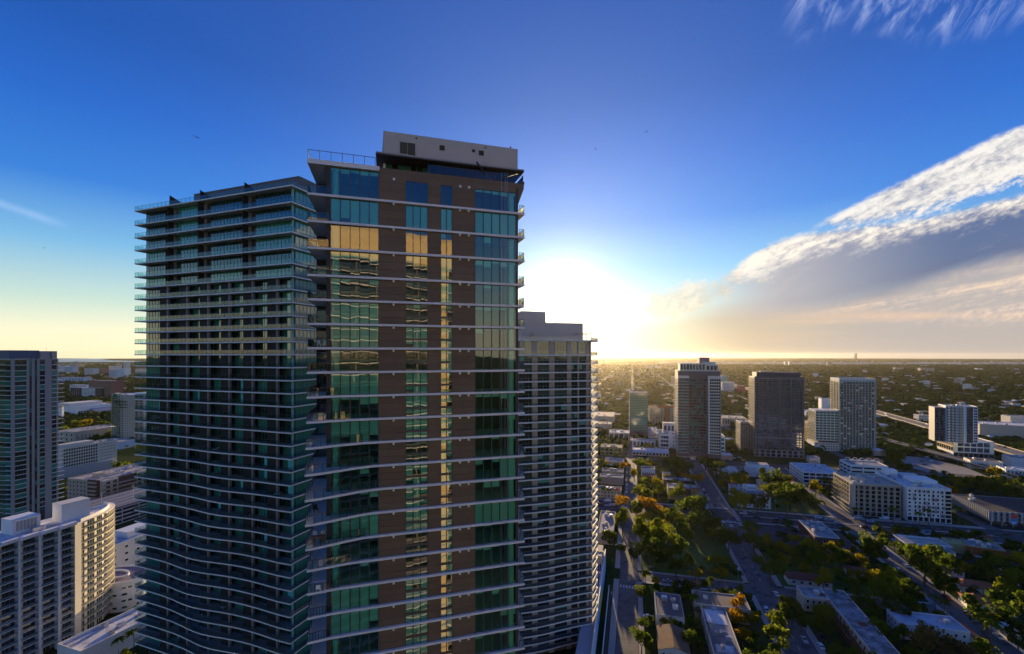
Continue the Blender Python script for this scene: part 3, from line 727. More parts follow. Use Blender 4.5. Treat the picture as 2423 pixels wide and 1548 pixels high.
# ================================================================ the white tower with the curved balcony end
def white_tower():
    SUNP = pm('sunlit_white_paint', (.84, .76, .58), .6, .06, .3)  # sunlit copy of the tower's white, the warm light put into its colour
    d0 = 195.0; x0 = XA(183, d0); az = R(90-19.5); fr0 = Frame(x0, d0, az)
    a, b = math.cos(az), math.sin(az); BAY = 6.05; NB = 7
    fr = Frame(x0-a*BAY*NB, d0-b*BAY*NB, az); L = BAY*NB        # origin at the near end, x runs away to the corner
    T = thing('apartment_tower', 'white saw-tooth tower with a curved sunlit balcony end, beneath the pilaster tower', 'tower', (fr.x, fr.y, 0), az)
    zt = ZA(1240, 195); nf = 16; fh = (zt-1.0)/nf
    bl = pm('white_shade_stucco', (.74, .74, .76), .7, .06, .3)  # shaded copy of the same white, cooled in its colour
    # curved end in plan: from the corner (L,0) swinging left and away
    cur = [(L+1.9, 1.3), (L+8, 3.2), (L+14, 6.0), (L+19, 10.0), (L+22.5, 15.0), (L+23.5, 20)]
    ins = [(L+1.9, 1.8), (L+7.6, 4.6), (L+13, 7.6), (L+17.2, 11.4), (L+20, 16.0), (L+20.6, 20)]
    MB().prism([(0, 2.6), (L, 2.6), (L, 1.2)]+ins+[(0, 20)], 0, zt-.8).build('tower_core', DKBR, T)
    MB().prism([(L-.9, -.2), (L+1.9, .9), (L+1.9, 1.8), (L-.9, 2.6)], 0, zt+.2).build('corner_wall', SUNP, T)
    cache = {}
    for k in range(NB):
        x = k*BAY
        if k: MB().box(x-.35, x+.35, -.15, 2.6, 0, zt).build('pier', bl, T)
        MB().faces([(x, -1.3, zt-.2), (x+BAY, -.1, zt-.2), (x+BAY, 1.2, zt-.2), (x, 1.2, zt-.2), (x+.9, -1.3, zt+1.1), (x+BAY, -.1, zt+1.1), (x+BAY, 1.2, zt+1.1), (x+.9, 1.2, zt+1.1)],
                   [(0, 3, 2, 1), (4, 5, 6, 7), (0, 1, 5, 4), (1, 2, 6, 5), (2, 3, 7, 6), (3, 0, 4, 7)]).build('cornice', bl, T)
        MB().box(x+.36, x+1.5, 1.2, 2.55, 0, zt-.5).build('bay_wall', OFFWH, T)
        for f in range(nf):
            z0, z1 = 1.0+f*fh, 1.0+(f+1)*fh
            MB().faces([(x+.36, -.1, z1-.22), (x+BAY-.36, .35, z1-.22), (x+BAY-.36, 2.5, z1-.22), (x+.36, 2.5, z1-.22), (x+.36, -.1, z1), (x+BAY-.36, .35, z1), (x+BAY-.36, 2.5, z1), (x+.36, 2.5, z1)],
                       [(0, 3, 2, 1), (4, 5, 6, 7), (0, 1, 5, 4), (1, 2, 6, 5), (2, 3, 7, 6), (3, 0, 4, 7)]).build('balcony', bl, T)
            if f < nf-1:
                railing(T, [(x+.4, 0, z1), (x+BAY-.4, .42, z1)], 1.0, 1.3, (GREYP, GLR), pw=.06)
            if f == 0 or True:
                if 'w' not in cache:
                    w, h = BAY-2.0, fh-.25; fm = MB()
                    for q in range(4): fm.box(q*w/3-.05, q*w/3+.05, -.08, .03, 0, h)
                    cache['w'] = (MB().poly([(0, 0, 0), (w, 0, 0), (w, 0, h), (0, 0, h)]).mesh('window', GLB), fm.mesh('window_frame', GREYP))
                o = put_mesh('window', cache['w'][0], T, (x+1.55, 2.52, z0)); put_mesh('window_frame', cache['w'][1], o)
    def arc(p, n=5):
        o = []
        for q in range(len(p)-1):
            p0, p1, p2, p3 = p[max(q-1, 0)], p[q], p[q+1], p[min(q+2, len(p)-1)]
            for s in range(n):
                t = s/n; o.append(tuple(.5*(2*p1[c]+(p2[c]-p0[c])*t+(2*p0[c]-5*p1[c]+4*p2[c]-p3[c])*t*t+(3*p1[c]-p0[c]-3*p2[c]+p3[c])*t**3) for c in (0, 1)))
        return o+[p[-1]]
    oc, ic = arc(cur), arc(ins)
    gl = MB(); fm = MB()
    for p, q in zip(ic, ic[1:]):
        gl.poly([(p[0], p[1]-.05, .5), (q[0], q[1]-.05, .5), (q[0], q[1]-.05, zt-.8), (p[0], p[1]-.05, zt-.8)])
        fm.box(p[0]-.09, p[0]+.09, p[1]-.2, p[1]+.05, .5, zt-.8)
    cg = gl.build('curved_glazing', glassmat('sunlit_teal_glass', (.06, .32, .28), .15, .04, opaque=(.02, .06, .06)), T); fm.build('mullion', WHITE, cg)
    wp = MB()
    for k in range(2, len(ic)-1, 4): p = ic[k]; q = ic[k+1]; wp.prism([p, q, (q[0], q[1]-.35), (p[0], p[1]-.35)], .5, zt-.8)
    wp.build('curved_wall', SUNP, T)
    cream_r = pm('sunlit_cream_railing', (.74, .66, .50), .6, .06, .3)  # railing yellowed as well, for the sun on this end
    for f in range(nf):
        z1 = 1.0+(f+1)*fh
        MB().prism(oc+ic[::-1], z1-.24, z1).build('curved_balcony', SUNP, T)
        if f < nf-1: railing(T, [(x, y+.06, z1) for x, y in oc], 1.0, 1.6, (cream_r, glassmat('cream_railing_glass', (.70, .80, .70), .08, .1)), pw=.06, rail=.1)
    MB().prism([(0, 1.25), (L-.9, 1.25), (L+1.9, 1.85)]+ins[1:]+[(0, 20)], zt-.55, zt-.1).build('roof_deck', ROOFW, T)
    par = MB()
    for p, q in zip(ic, ic[1:]): par.prism([p, q, (q[0]+.1, q[1]-.5), (p[0]+.1, p[1]-.5)], zt-.6, zt+1.3)
    par.build('curved_parapet', WHITE, T)
    # plant rooms on the roof
    S = lambda px, t: fr.S(px, t)
    q0, q1 = fr.S(30, 9), fr.S(96, 9)
    p = MB().box(q0, q1, 9, 17, zt-.1, fr.Z(1216, q1, 9)).build('plant_room', WHITE, T)
    fm = MB(); zz0, zz1 = zt+1.2, fr.Z(1216, q1, 9)-.8
    for k in range(6):
        x = q0+1+k*(q1-q0-2)/6
        for h in range(8): fm.box(x, x+(q1-q0-2)/6-.25, 8.9, 8.97, zz0+h*(zz1-zz0)/8, zz0+(h+.7)*(zz1-zz0)/8)
    fm.build('louvre', GREYP, p)
    q0, q1 = L-1.5, L+8.5
    p = MB().box(q0, q1, 7.5, 14, zt-.1, zt+7.5).build('lift_room', WHITE, T)
    MB().box(q0-.1, q1+.1, 7.4, 14.1, zt+7.5, zt+7.7).build('coping', OFFWH, p)
    m = MB()
    for k in range(9): x = 4+k*3.7; m.tube((x, 4+(k*5)%4, zt-.1), (x, 4+(k*5)%4, zt+.9+.4*(k % 3)), .18)
    m.box(L-12, L-8, 5, 7, zt-.1, zt+1.6); m.build('roof_vent', ALU, T)
white_tower()

# ================================================================ things left out on the balconies
def chair(fr, x, y, z, rz, mat, label):
    p = fr.w(x, y); T = thing('balcony_chair', label, 'chair', (p[0], p[1], z), rz)
    MB().box(-.28, .28, -.28, .28, .40, .46).build('seat', mat, T); MB().box(-.28, .28, .25, .31, .46, .98).build('backrest', mat, T)
    for a in (-.25, .25):
        for b in (-.25, .25): MB().box(a-.025, a+.025, b-.025, b+.025, 0, .40).build('leg', mat, T)
def table(fr, x, y, z, w, mat, label):
    p = fr.w(x, y); T = thing('balcony_table', label, 'table', (p[0], p[1], z), fr.a)
    MB().box(-w/2, w/2, -.4, .4, .70, .75).build('tabletop', mat, T)
    for a in (-w/2+.08, w/2-.08):
        for b in (-.33, .33): MB().box(a-.03, a+.03, b-.03, b+.03, 0, .70).build('leg', mat, T)
WD = pm('teak_wood', (.30, .14, .07), .6, .2, 2.0)
def bz(i): return ZL[i]
chair(FA, 1.5, 1.6, bz(7), 2.6, WHITE, 'white balcony chair on the left balcony of the brown tower, seven storeys below its roof'); chair(FA, 2.2, 1.4, bz(7), 3.4, WHITE, 'second white balcony chair beside it, nearer the brown tower window')
table(FA, 1.4, .2, bz(15), 1.8, WD, 'teak table on a lower left balcony of the brown tower'); 
for k, (x, y, a) in enumerate(((.8, -.7, 3.2), (1.9, -.7, 3.0), (.8, 1.2, 0), (1.9, 1.2, .2))): chair(FA, x, y, bz(15), FA.a+a, WD if k < 2 else WHITE, ('near left teak chair at the teak balcony table', 'near right teak chair at the teak balcony table', 'far left white chair at the teak balcony table', 'far right white chair at the teak balcony table')[k])
table(FA, 1.6, 1.0, bz(17), 2.0, WHITE, 'white table on the third lowest left balcony of the brown tower in view'); chair(FA, 1.4, -.2, bz(17), FA.a+3.1, WHITE, 'white chair drawn up to the white balcony table')
table(FA, 1.3, 1.5, bz(10), 1.2, GREYP, 'small grey table on the left balcony where the slabs begin to swing out'); chair(FA, .8, 2.6, bz(14), FA.a+.4, DKBR, 'dark armchair on the left balcony above the teak table')

def NTH_(i): return f"{i}{'th' if 10 < i < 20 else {1: 'st', 2: 'nd', 3: 'rd'}.get(i % 10, 'th')}"
CUSH = {'red': pm('red_cushion', (.35, .04, .03), .9), 'white': WHITE, 'teal': pm('teal_cushion', (.05, .30, .30), .9), 'dark': DKBR, 'sand': pm('sand_cushion', (.50, .42, .30), .9)}
for i in range(7, 36):
    if i % 10 == 9: continue
    c_ = rng.choice(list(CUSH)); x = rng.uniform(8, 55); z = ZB[i]
    if rng.random() < .55:
        p = FB.w(x, .75); T = thing('lounge_chair', f'{c_} lounge chair, {NTH_(i)} balcony down on the dark balcony tower', 'lounge chair', (p[0], p[1], z), FB.a+rng.uniform(-.2, .2))
        MB().box(-.85, .45, -.32, .32, .28, .38).build('seat', CUSH[c_], T); MB().faces([(.45, -.32, .30), (.45, .32, .30), (1.0, .32, .85), (1.0, -.32, .85), (.5, -.32, .22), (.5, .32, .22), (1.05, .32, .78), (1.05, -.32, .78)], [(0, 1, 2, 3), (7, 6, 5, 4), (0, 4, 5, 1), (1, 5, 6, 2), (2, 6, 7, 3), (3, 7, 4, 0)]).build('backrest', CUSH[c_], T)
        for a in (-.75, .4):
            for b in (-.27, .27): MB().box(a-.03, a+.03, b-.03, b+.03, 0, .28).build('leg', METAL, T)
    else:
        p = FB.w(x, .8); T = thing('potted_plant', f'leafy plant in a {c_} pot, {NTH_(i)} balcony down on the dark balcony tower', 'potted plant', (p[0], p[1], z), 0)
        MB().tube((0, 0, 0), (0, 0, .45), .18, .24, 10).build('pot', CUSH[c_], T); m = MB()
        for k in range(26):
            a, e_ = rng.uniform(0, 6.28), rng.uniform(.2, 1.3); q = Vector((math.cos(a)*math.cos(e_), math.sin(a)*math.cos(e_), math.sin(e_)))*rng.uniform(.5, .95); s_ = Vector((-math.sin(a), math.cos(a), 0))*.09; b0 = Vector((0, 0, .45)); m.poly([b0, b0+q*.6-s_, b0+q, b0+q*.6+s_])
        m.build('foliage', pm('pot_foliage', (.03, .09, .02), .8), T)
# ================================================================ the other buildings
def fac(T, o, u, nrm, length, z0, z1, nf, nb, ww=.55, wh=.5, glass=None, frame=None, style='window', sill=.28, m0=.03, dist=400, bg=None):
    """windows (or balconies) of one wall: nf storeys of nb bays; each window a part of its own where the photo can tell it apart"""
    glass = glass or GLB; frame = frame or WHITE
    bw = length*(1-2*m0)/nb; fh = (z1-z0)/nf; w, h = bw*ww, fh*wh
    big = bw*FPX/dist >= 8.5 and fh*FPX/dist >= 7 and nf*nb <= 260
    az = math.atan2(u[1], u[0])
    def wmesh(mb, x, z, rot):
        g = lambda a, b, c: (x+a, -b, z+c) if not rot else (o[0]+u[0]*(x+a)+nrm[0]*b, o[1]+u[1]*(x+a)+nrm[1]*b, z+c)
        mb.poly([g(0, .015, 0), g(w, .015, 0), g(w, .015, h), g(0, .015, h)], 0)
        for a0, a1, c0, c1 in ((-.09, 0, -.09, h+.09), (w, w+.09, -.09, h+.09), (0, w, h, h+.09), (-.16, w+.16, -.2, -.09)) if big else ((-.1, w+.1, -.22, -.0), (w/2-.05, w/2+.05, 0, h)):
            p = [g(a, b, c) for b in (.0, .10) for a, c in ((a0, c0), (a1, c0), (a1, c1), (a0, c1))]
            mb.faces(p, [(4, 5, 6, 7), (0, 1, 5, 4), (1, 2, 6, 5), (2, 3, 7, 6), (3, 0, 4, 7)], 1)
    if style in ('window', 'both'):
        if big:
            m = MB(); wmesh(m, 0, 0, False); me = m.mesh('window', [glass, frame])
        else: J = MB()
        for f in range(nf):
            for b in range(nb):
                x = length*m0+b*bw+(bw-w)/2; z = z0+f*fh+fh*sill
                if big: put_mesh('window', me, T, (o[0]+u[0]*x, o[1]+u[1]*x, z), az)
                else: wmesh(J, x, z, True)
        if not big: J.build('window', [glass, frame], T, kind='stuff')
    if style in ('balcony', 'both'):
        J = MB()
        for f in range(nf):
            z = z0+f*fh
            m = MB(); P = lambda a, b, c: (o[0]+u[0]*a+nrm[0]*b, o[1]+u[1]*a+nrm[1]*b, c)
            tgt = m if big or length*FPX/dist > 14 else J
            a0, a1, b1 = .02, length-.02, 1.3
            p = [P(a, b, c) for c in (z-.2, z) for a, b in ((a0, .01), (a1, .01), (a1, b1), (a0, b1))]
            tgt.faces(p, [(3, 2, 1, 0), (4, 5, 6, 7), (2, 3, 7, 6), (0, 3, 7, 4), (1, 2, 6, 5)][:5], 0)
            p = [P(a, b, c) for c in (z, z+.95) for a, b in ((a0, b1-.06), (a1, b1-.06), (a1, b1), (a0, b1))]
            tgt.faces(p, [(4, 5, 6, 7), (0, 1, 5, 4), (2, 3, 7, 6)], 1)
            if tgt is m: m.build('balcony', [frame, bg or MATS['balcony_glass']], T)
        if J.v: J.build('balcony', [frame, bg or MATS['balcony_glass']], T, kind='stuff')
    if style == 'grid':                                         # deep openings between piers and floor bands
        P = lambda a, b, c: (o[0]+u[0]*a+nrm[0]*b, o[1]+u[1]*a+nrm[1]*b, c)
        G0 = MB().poly([P(0, .02, z0), P(length, .02, z0), P(length, .02, z1), P(0, .02, z1)]).build('glazing', glass, T)
        def bx(mb, a0, a1, c0, c1, d): mb.faces([P(a, b, c) for b in (.0, d) for a, c in ((a0, c0), (a1, c0), (a1, c1), (a0, c1))], [(4, 5, 6, 7), (0, 1, 5, 4), (1, 2, 6, 5), (2, 3, 7, 6), (3, 0, 4, 7)])
        J = MB()
        for f in range(nf+1):
            z = z0+f*fh; m = MB() if length*FPX/dist > 30 else J; bx(m, 0, length, z-(fh*(1-wh)/2 if f else 0), z+fh*(1-wh)/2*(f < nf), .42)
            if m is not J: m.build('floor_band', frame, T)
        for b in range(nb+1):
            x = b*length/nb; pw = length/nb*(1-ww)/2; m = MB() if (z1-z0)*FPX/dist > 30 and nb < 30 else J
            bx(m, max(0, x-pw), min(length, x+pw), z0, z1, .45)
            if m is not J: m.build('pier', frame, T)
        if J.v: J.build('facade_grid', frame, T, kind='stuff')
glassmat('balcony_glass', (.35, .55, .52), .12, .1, opaque=(.17, .20, .20))
def units(T, x0, x1, y0, y1, z, n, d=400):
    if n > 1 and d < 420: n = int(n*1.8)
    for k in range(n):
        w, dd, h = rng.uniform(1.2, 3.2), rng.uniform(1.2, 2.6), rng.uniform(.9, 1.9)
        x, y = rng.uniform(x0+1.5, max(x0+1.6, x1-w-1.5)), rng.uniform(y0+1.5, max(y0+1.6, y1-dd-1.5))
        MB().box(x, x+w, y, y+dd, z, z+h).box(x+w*.2, x+w*.8, y+dd*.2, y+dd*.8, z+h, z+h+.25).build('roof_unit', rng.choice((ALU, GREYP, OFFWH)), T)
def parapet(T, pl, z, h, t, mat, name='parapet'):
    m = MB(); n = len(pl)
    cx, cy = sum(p[0] for p in pl)/n, sum(p[1] for p in pl)/n
    q = []
    for i in range(n):
        a, b, c = Vector(pl[i-1]), Vector(pl[i]), Vector(pl[(i+1) % n])
        e1, e2 = (b-a).normalized(), (c-b).normalized(); n1, n2 = Vector((-e1.y, e1.x)), Vector((-e2.y, e2.x)); nn = (n1+n2); nn = nn/max(.3, nn.dot(n1)) if nn.length > .01 else n1
        q.append(b+nn*t)
    for i in range(n):
        j = (i+1) % n; m.prism([tuple(pl[i]), tuple(pl[j]), tuple(q[j]), tuple(q[i])], z-.05, z+h)
    return m.build(name, mat, T)
def block(label, px, py, h, pxr=None, dep=14, w=None, az=GA, cat='building', name='building', wall=None, roof=None, para=.55, pmat=None, faces=(), nun=3, z0=0, right=False, group=None, keep=True):
    """a flat-roofed block whose nearest roof corner on the left (or right) is seen at px,py"""
    wall, roof = wall or OFFWH, roof or ROOFG
    x, y = G(px, py, h); fr = Frame(x, y, az)
    if right:
        if w is None: w = -fr.S(pxr)
        x, y = fr.w(-w, 0); fr = Frame(x, y, az)
    elif w is None: w = fr.S(pxr)
    T = thing(name, label, cat, (x, y, 0), az, group)
    MB().prism([(0, 0), (w, 0), (w, dep), (0, dep)], z0, h).build('wall', wall, T)
    MB().poly([(.2, .2, h+.02), (w-.2, .2, h+.02), (w-.2, dep-.2, h+.02), (.2, dep-.2, h+.02)]).build('roof', roof, T)
    if para: parapet(T, [(-.02, -.02), (w+.02, -.02), (w+.02, dep+.02), (-.02, dep+.02)], h, para, .3, pmat or wall)
    d = fr.d(w/2, 0)
    for fc in faces:
        s, k = fc[0], dict(fc[1]); zb = k.pop('zb', z0+.4); zt = k.pop('zt', h-.4)
        o, u, nr, L = {'F': ((0, 0), (1, 0), (0, -1), w), 'R': ((w, 0), (0, 1), (1, 0), dep), 'L': ((0, dep), (0, -1), (-1, 0), dep)}[s]
        a = k.pop('a', 0.0); b = k.pop('b', 1.0)
        fac(T, (o[0]+u[0]*L*a, o[1]+u[1]*L*a), u, nr, L*(b-a), zb, zt, dist=d, **k)
    units(T, 0, w, 0, dep, h+.03, nun, d)
    if keep: FOOT.append((fr, -1.5, w+1.5, -1.5, dep+1.5))
    return T, fr, w
def wn(nf, nb, ww=.5, wh=.5, **k): return dict(nf=nf, nb=nb, ww=ww, wh=wh, **k)
SAND = pm('sand_stucco', (.50, .43, .33), .8, .12, .2); OCHRE = pm('ochre_stucco', (.52, .40, .17), .8, .12, .2)
PEACH = pm('peach_stucco', (.50, .33, .24), .8, .1, .2); BRICK = pm('red_brick', (.24, .07, .045), .85, .25, 1.2)
LBLUE = pm('pale_blue_stucco', (.48, .56, .64), .8, .08, .2); DKG = pm('dark_grey_cladding', (.10, .10, .105), .6, .12, .3)

# ---- towers beyond the park
T, f, w = block('slim green glass tower with a white flat roof, left of the tall white-crowned tower', 1490, 929, 64, 1532, 20, cat='tower', name='office_tower', wall=DKG, roof=ROOFW, pmat=OFFWH, nun=5,
    faces=[('F', wn(23, 9, .96, .86, glass=glassmat('green_curtain_glass', (.10, .42, .34), .16, .05, opaque=(.05, .22, .18)), frame=pm('green_band', (.20, .42, .36), .5), style='grid', zb=7)),
           ('L', wn(23, 6, .9, .55, style='both', frame=OFFWH)), ('R', wn(23, 6, .8, .6, frame=DKG))])
T, f, w = block('tall tower with a white crown and striped balconies above the white garage', 1604, 878, 104, 1704, 34, cat='tower', name='apartment_tower', wall=pm('tower_mauve', (.16, .115, .11), .75, .1, .1), roof=ROOFG, para=.6, pmat=OFFWH, z0=20, nun=4,
    faces=[('F', wn(25, 7, .72, .62, glass=MATS['teal_window_glass'], frame=pm('recess_frame', (.20, .17, .155), .7), a=.26, b=.68, zb=24, zt=96)), ('R', wn(25, 3, .5, .5, style='both', frame=WHITE, zb=24, zt=96)), ('L', wn(25, 3, .5, .5, style='both', frame=WHITE, zb=24, zt=96))])
MB().box(0, w*.25, -3.5, -.02, 20, 99).box(w*.72, w, -5.5, -.02, 20, 99).build('forward_wing', MATS['tower_mauve'], T)
fac(T, (0, -3.5), (1, 0), (0, -1), w*.25, 24, 97, 25, 1, .98, .45, GLB, WHITE, 'balcony', dist=640); fac(T, (.3, -3.5), (1, 0), (0, -1), w*.24, 24, 97, 25, 4, .8, .6, GLD, WHITE, 'window', dist=640)
fac(T, (w*.735, -5.5), (1, 0), (0, -1), w*.25, 24, 97, 25, 5, .84, .72, GLD, OFFWH, 'grid', dist=640); fac(T, (w*.72, 0), (0, -1), (-1, 0), 5.4, 24, 97, 25, 1, .98, .5, GLB, WHITE, 'balcony', dist=640)
MB().box(w*.715, w*.735, -6, .2, 24, 98).box(-.1, w*.02, -.5, .1, 24, 98).build('corner_pier', WHITE, T)
MB().box(-.3, w*.26, -3.8, -.01, 97, 99.4).box(w*.71, w+.3, -5.8, -.01, 97, 99.4).build('cornice', OFFWH, T); MB().box(w*.06, w*.66, 3, 26, 104.1, 111.5).build('crown', OFFWH, T); MB().box(w*.66, w*.96, 2, 24, 104.1, 110).build('crown', OFFWH, T)
fac(T, (w*.06, 3), (1, 0), (0, -1), w*.6, 104.5, 111.3, 1, 8, .72, .8, dist=640, frame=OFFWH, style='grid'); fac(T, (w*.68, 2), (1, 0), (0, -1), w*.26, 104.5, 109.8, 1, 3, .72, .8, dist=640, frame=OFFWH, style='grid')
MB().box(w*.54, w*.78, 8, 20, 111.6, 117.5).build('plant_room', pm('mauve_plant', (.30, .22, .22), .8), T); MB().box(w*.62, w*.92, 5, 16, 110.1, 113).build('plant_room', OFFWH, T)
T, f, w = block('broad dark apartment tower with a sunlit balcony side, standing behind the low white offices', 1785, 892, 94, 1903, 27, cat='tower', name='apartment_tower', wall=DKG, roof=DKG, para=.5, pmat=DKG, nun=2,
    faces=[('F', wn(28, 11, .90, .76, style='grid', frame=pm('slate_band', (.15, .15, .165), .6), glass=GLB, zb=9, zt=93)), ('L', wn(28, 4, .6, .6, style='both', frame=CREAM, zb=4, zt=93)), ('F', wn(2, 9, .7, .8, style='grid', frame=GREYP, zb=.5, zt=8.5))])  # cream balconies on the left face paint in its sunlight
for k in range(5): MB().box(w*(.02+k*.235), w*(.02+k*.235)+1.0, -1.5, -.02, 8.6, 93.6).build('fin_wall', MATS['slate_band'], T)
MB().box(3, w-3, 3, 24, 94.1, 99.5).build('penthouse', pm('navy_cladding', (.05, .055, .08), .6, .1, .2), T); MB().box(8, 20, 5, 12, 99.6, 101).build('roof_cabin', CREAM, T)
MB().box(-.4, w+.4, -1.6, .1, 91.8, 92.4).box(w*.0, w*.98, -1.7, .1, 22.6, 23.1).build('ledge', GREYP, T)
block('sunlit beige apartment wing at the foot of the broad dark tower', 1752, 1000, 36, 1786, 26, wall=SAND, cat='building', faces=[('L', wn(10, 4, .6, .5, style='both', frame=CREAM)), ('F', wn(10, 6, .55, .5, style='both', frame=CREAM))])
T, f, w = block('stepped pale green tower, its upper half set to the right, beside the vacant lot', 1986, 899, 89, 2072, 27, cat='tower', name='apartment_tower', wall=pm('pale_green_render', (.46, .48, .42), .75, .1, .1), roof=ROOFW, para=2.2, pmat=OFFWH, nun=6,
    faces=[('F', wn(27, 11, .62, .6, style='both', frame=pm('pale_slab', (.62, .62, .56), .7), glass=GLK, zb=2, zt=87)), ('L', wn(13, 3, .6, .5, style='both', frame=CREAM, zb=48, zt=87)), ('R', wn(27, 4, .5, .5, style='both', frame=OFFWH, zb=2, zt=87))])
MB().box(-w*.66, -.05, 2, 25, 12, 50).build('lower_wing', MATS['pale_green_render'], T); MB().box(-w*.66, -.05, 2.2, 24.8, 50.01, 50.3).build('wing_roof', ROOFW, T)
MB().box(-w*.70, -.05, 1, 27, 0, 10).build('podium', OFFWH, T); MB().box(-w*.55, -1, 3, 25, 10.01, 12).build('podium_glazing', GLB, T)
fac(T, (-w*.66, 2), (1, 0), (0, -1), w*.65, 13, 49, 11, 6, .84, .62, GLD, MATS['pale_slab'], 'grid', dist=545); fac(T, (-w*.66, 25), (0, -1), (-1, 0), 23, 13, 49, 11, 3, .6, .5, None, CREAM, 'both', dist=545)
fac(T, (-w*.7, 1), (1, 0), (0, -1), w*.69, 1, 9.6, 3, 9, .6, .5, dist=545)
T, f, w = block('white and blue striped apartment slab on a long white podium, by the motorway', 2238, 961, 62, 2314, 20, az=R(-24), cat='tower', name='apartment_tower', wall=LBLUE, roof=ROOFG, pmat=WHITE, z0=21, nun=4,
    faces=[('F', wn(13, 5, .5, .55, style='both', frame=WHITE, a=.0, b=.52, zb=22)), ('F', wn(13, 3, .8, .7, style='grid', frame=DKG, glass=GLB, a=.66, b=.84, zb=22)), ('L', wn(13, 5, .7, .6, style='both', frame=WHITE, zb=22)), ('F', wn(13, 1, .7, .6, a=.86, b=1, zb=22))])
m = MB()
for x in (.1, .22, .34, .46, .58): m = MB().box(w*x-.8, w*x+.8, -1.0, .0, 21, 63).build('fin', (WHITE, CREAM, WHITE, LBLUE, OCHRE)[int(x*9) % 5], T)
MB().box(-9, -.02, 3, 19, 21, 60).build('side_wing', GREYP, T); fac(T, (-9, 3), (1, 0), (0, -1), 9, 22, 60, 13, 2, .8, .75, GLB, DKG, 'grid', dist=600)
T, f, w = block('long white podium with slanted louvres and a planted roof below the striped slab', 2256, 1043, 19, 2352, 34, az=R(-18), wall=WHITE, roof=ROOFG, pmat=WHITE, para=.9, nun=2,
    faces=[('F', wn(2, 5, .92, .8, style='grid', frame=WHITE, glass=GLB, a=.1, b=.9, zb=6)), ('L', wn(2, 7, .9, .7, style='grid', frame=CREAM, glass=GLB, zb=6)), ('F', wn(1, 8, .9, .8, style='grid', frame=GREYP, zb=.3, zt=5.5))])
for k in range(24):
    y = 1+k*1.38; MB().faces([(-.48, y, 13), (-.48, y+.35, 13), (-.48, y+1.1, 18.6), (-.48, y+.75, 18.6), (-.7, y, 13), (-.7, y+.35, 13), (-.7, y+1.1, 18.6), (-.7, y+.75, 18.6)], [(7, 6, 5, 4), (0, 1, 5, 4), (1, 2, 6, 5), (2, 3, 7, 6), (3, 0, 4, 7)]).build('louvre', CREAM, T)
block('long windowless beige warehouse beyond the striped slab', 2318, 1004, 20, 2520, 40, az=R(-24), wall=SAND, roof=ROOFW, nun=9, cat='warehouse', name='warehouse')
block('small white block with a single dark window above the beige warehouse', 2391, 986, 22, 2440, 20, wall=OFFWH, nun=1, faces=[('F', wn(1, 1, .4, .3))])
T, f, w = block('white multi-storey garage with blue window bays below the white-crowned tower', 1562, 1029, 20.5, 1716, 38, wall=WHITE, roof=ROOFG, pmat=WHITE, para=1.1, nun=3, cat='garage', name='parking_garage',
    faces=[('F', wn(4, 3, .9, .62, style='grid', frame=WHITE, glass=GLB, a=.01, b=.13)), ('F', wn(4, 9, .9, .5, style='grid', frame=WHITE, glass=GLK, a=.2, b=.70)), ('F', wn(4, 3, .9, .7, style='grid', frame=WHITE, glass=MATS['teal_window_glass'], a=.77, b=.99)), ('L', wn(4, 6, .9, .6, style='grid', frame=WHITE))])
MB().box(w*.135, w*.185, -1.5, 4, 0, 25).box(w*.705, w*.76, -1.5, 4, 0, 25).build('stair_tower', WHITE, T)
MB().box(w*.28, w*.62, 4, 14, 20.6, 26.5).build('pool_house', SAND, T); fac(T, (w*.28, 4), (1, 0), (0, -1), w*.34, 20.8, 26.3, 1, 6, .7, .7, dist=590, frame=SAND, style='grid')
MB().box(w*.06, w*.26, 18, 28, 20.6, 33).build('upper_wing', OFFWH, T); fac(T, (w*.06, 18), (1, 0), (0, -1), w*.2, 21, 29, 1, 3, .6, .8, dist=600)
T, f, w = block('peach brick warehouse front with three crossed white panels and a red end', 1603, 1056, 12.5, 1662, 22, wall=PEACH, roof=ROOFG, pmat=CREAM, nun=2, cat='shop', name='shop_building')
for k in range(3):
    x0 = w*(.2+k*.23); x1 = x0+w*.2
    p = MB().box(x0, x1, -.12, -.02, 3.5, 9.5).build('crossed_panel', CREAM, T)
    MB().bar((x0, -.16, 3.5), (x1, -.16, 9.5), .14).build('cross_brace', BRICK, p); MB().bar((x0, -.16, 9.5), (x1, -.16, 3.5), .14).build('cross_brace', BRICK, p)
MB().box(w+.01, w+3.2, -.4, 16, 0, 13.6).build('red_end_wall', RED, T)
block('yellowish low block with a rubble-strewn roof, left of the white garage', 1421, 1058, 9.5, 1472, 20, wall=OCHRE, roof=pm('rubble_roof', (.40, .33, .22), .9, .5, .3, stain=.6), nun=8, faces=[('F', wn(2, 5, .7, .6, style='grid', frame=OCHRE, glass=GLK))])
block('low block with white window frames at the foot of the slim green tower', 1441, 1024, 10.5, 1488, 28, wall=DKBR, roof=ROOFW, pmat=OFFWH, nun=7, faces=[('F', wn(1, 4, .8, .8, style='grid', frame=OFFWH, glass=GLB))])
block('low white wall building with arched openings below the slim green tower', 1496, 1042, 9, 1551, 12, wall=WHITE, roof=ROOFG, nun=0, faces=[('F', wn(1, 6, .5, .6, glass=GLK))])
block('long grey wing with a planted roof, right of the slim green tower', 1535, 1026, 13, 1557, 60, wall=GREYP, roof=ROOFG, nun=2, faces=[('F', wn(3, 3, .7, .5))])
T, f, w = block('white shop row under a long pale blue awning roof', 1497, 1064, 6.5, 1583, 14, wall=OFFWH, roof=ROOFW, para=.3, nun=2, cat='shop', name='shop_row', faces=[('F', wn(1, 11, .7, .75, glass=GLK, zt=4.5, style='grid', frame=WHITE))])
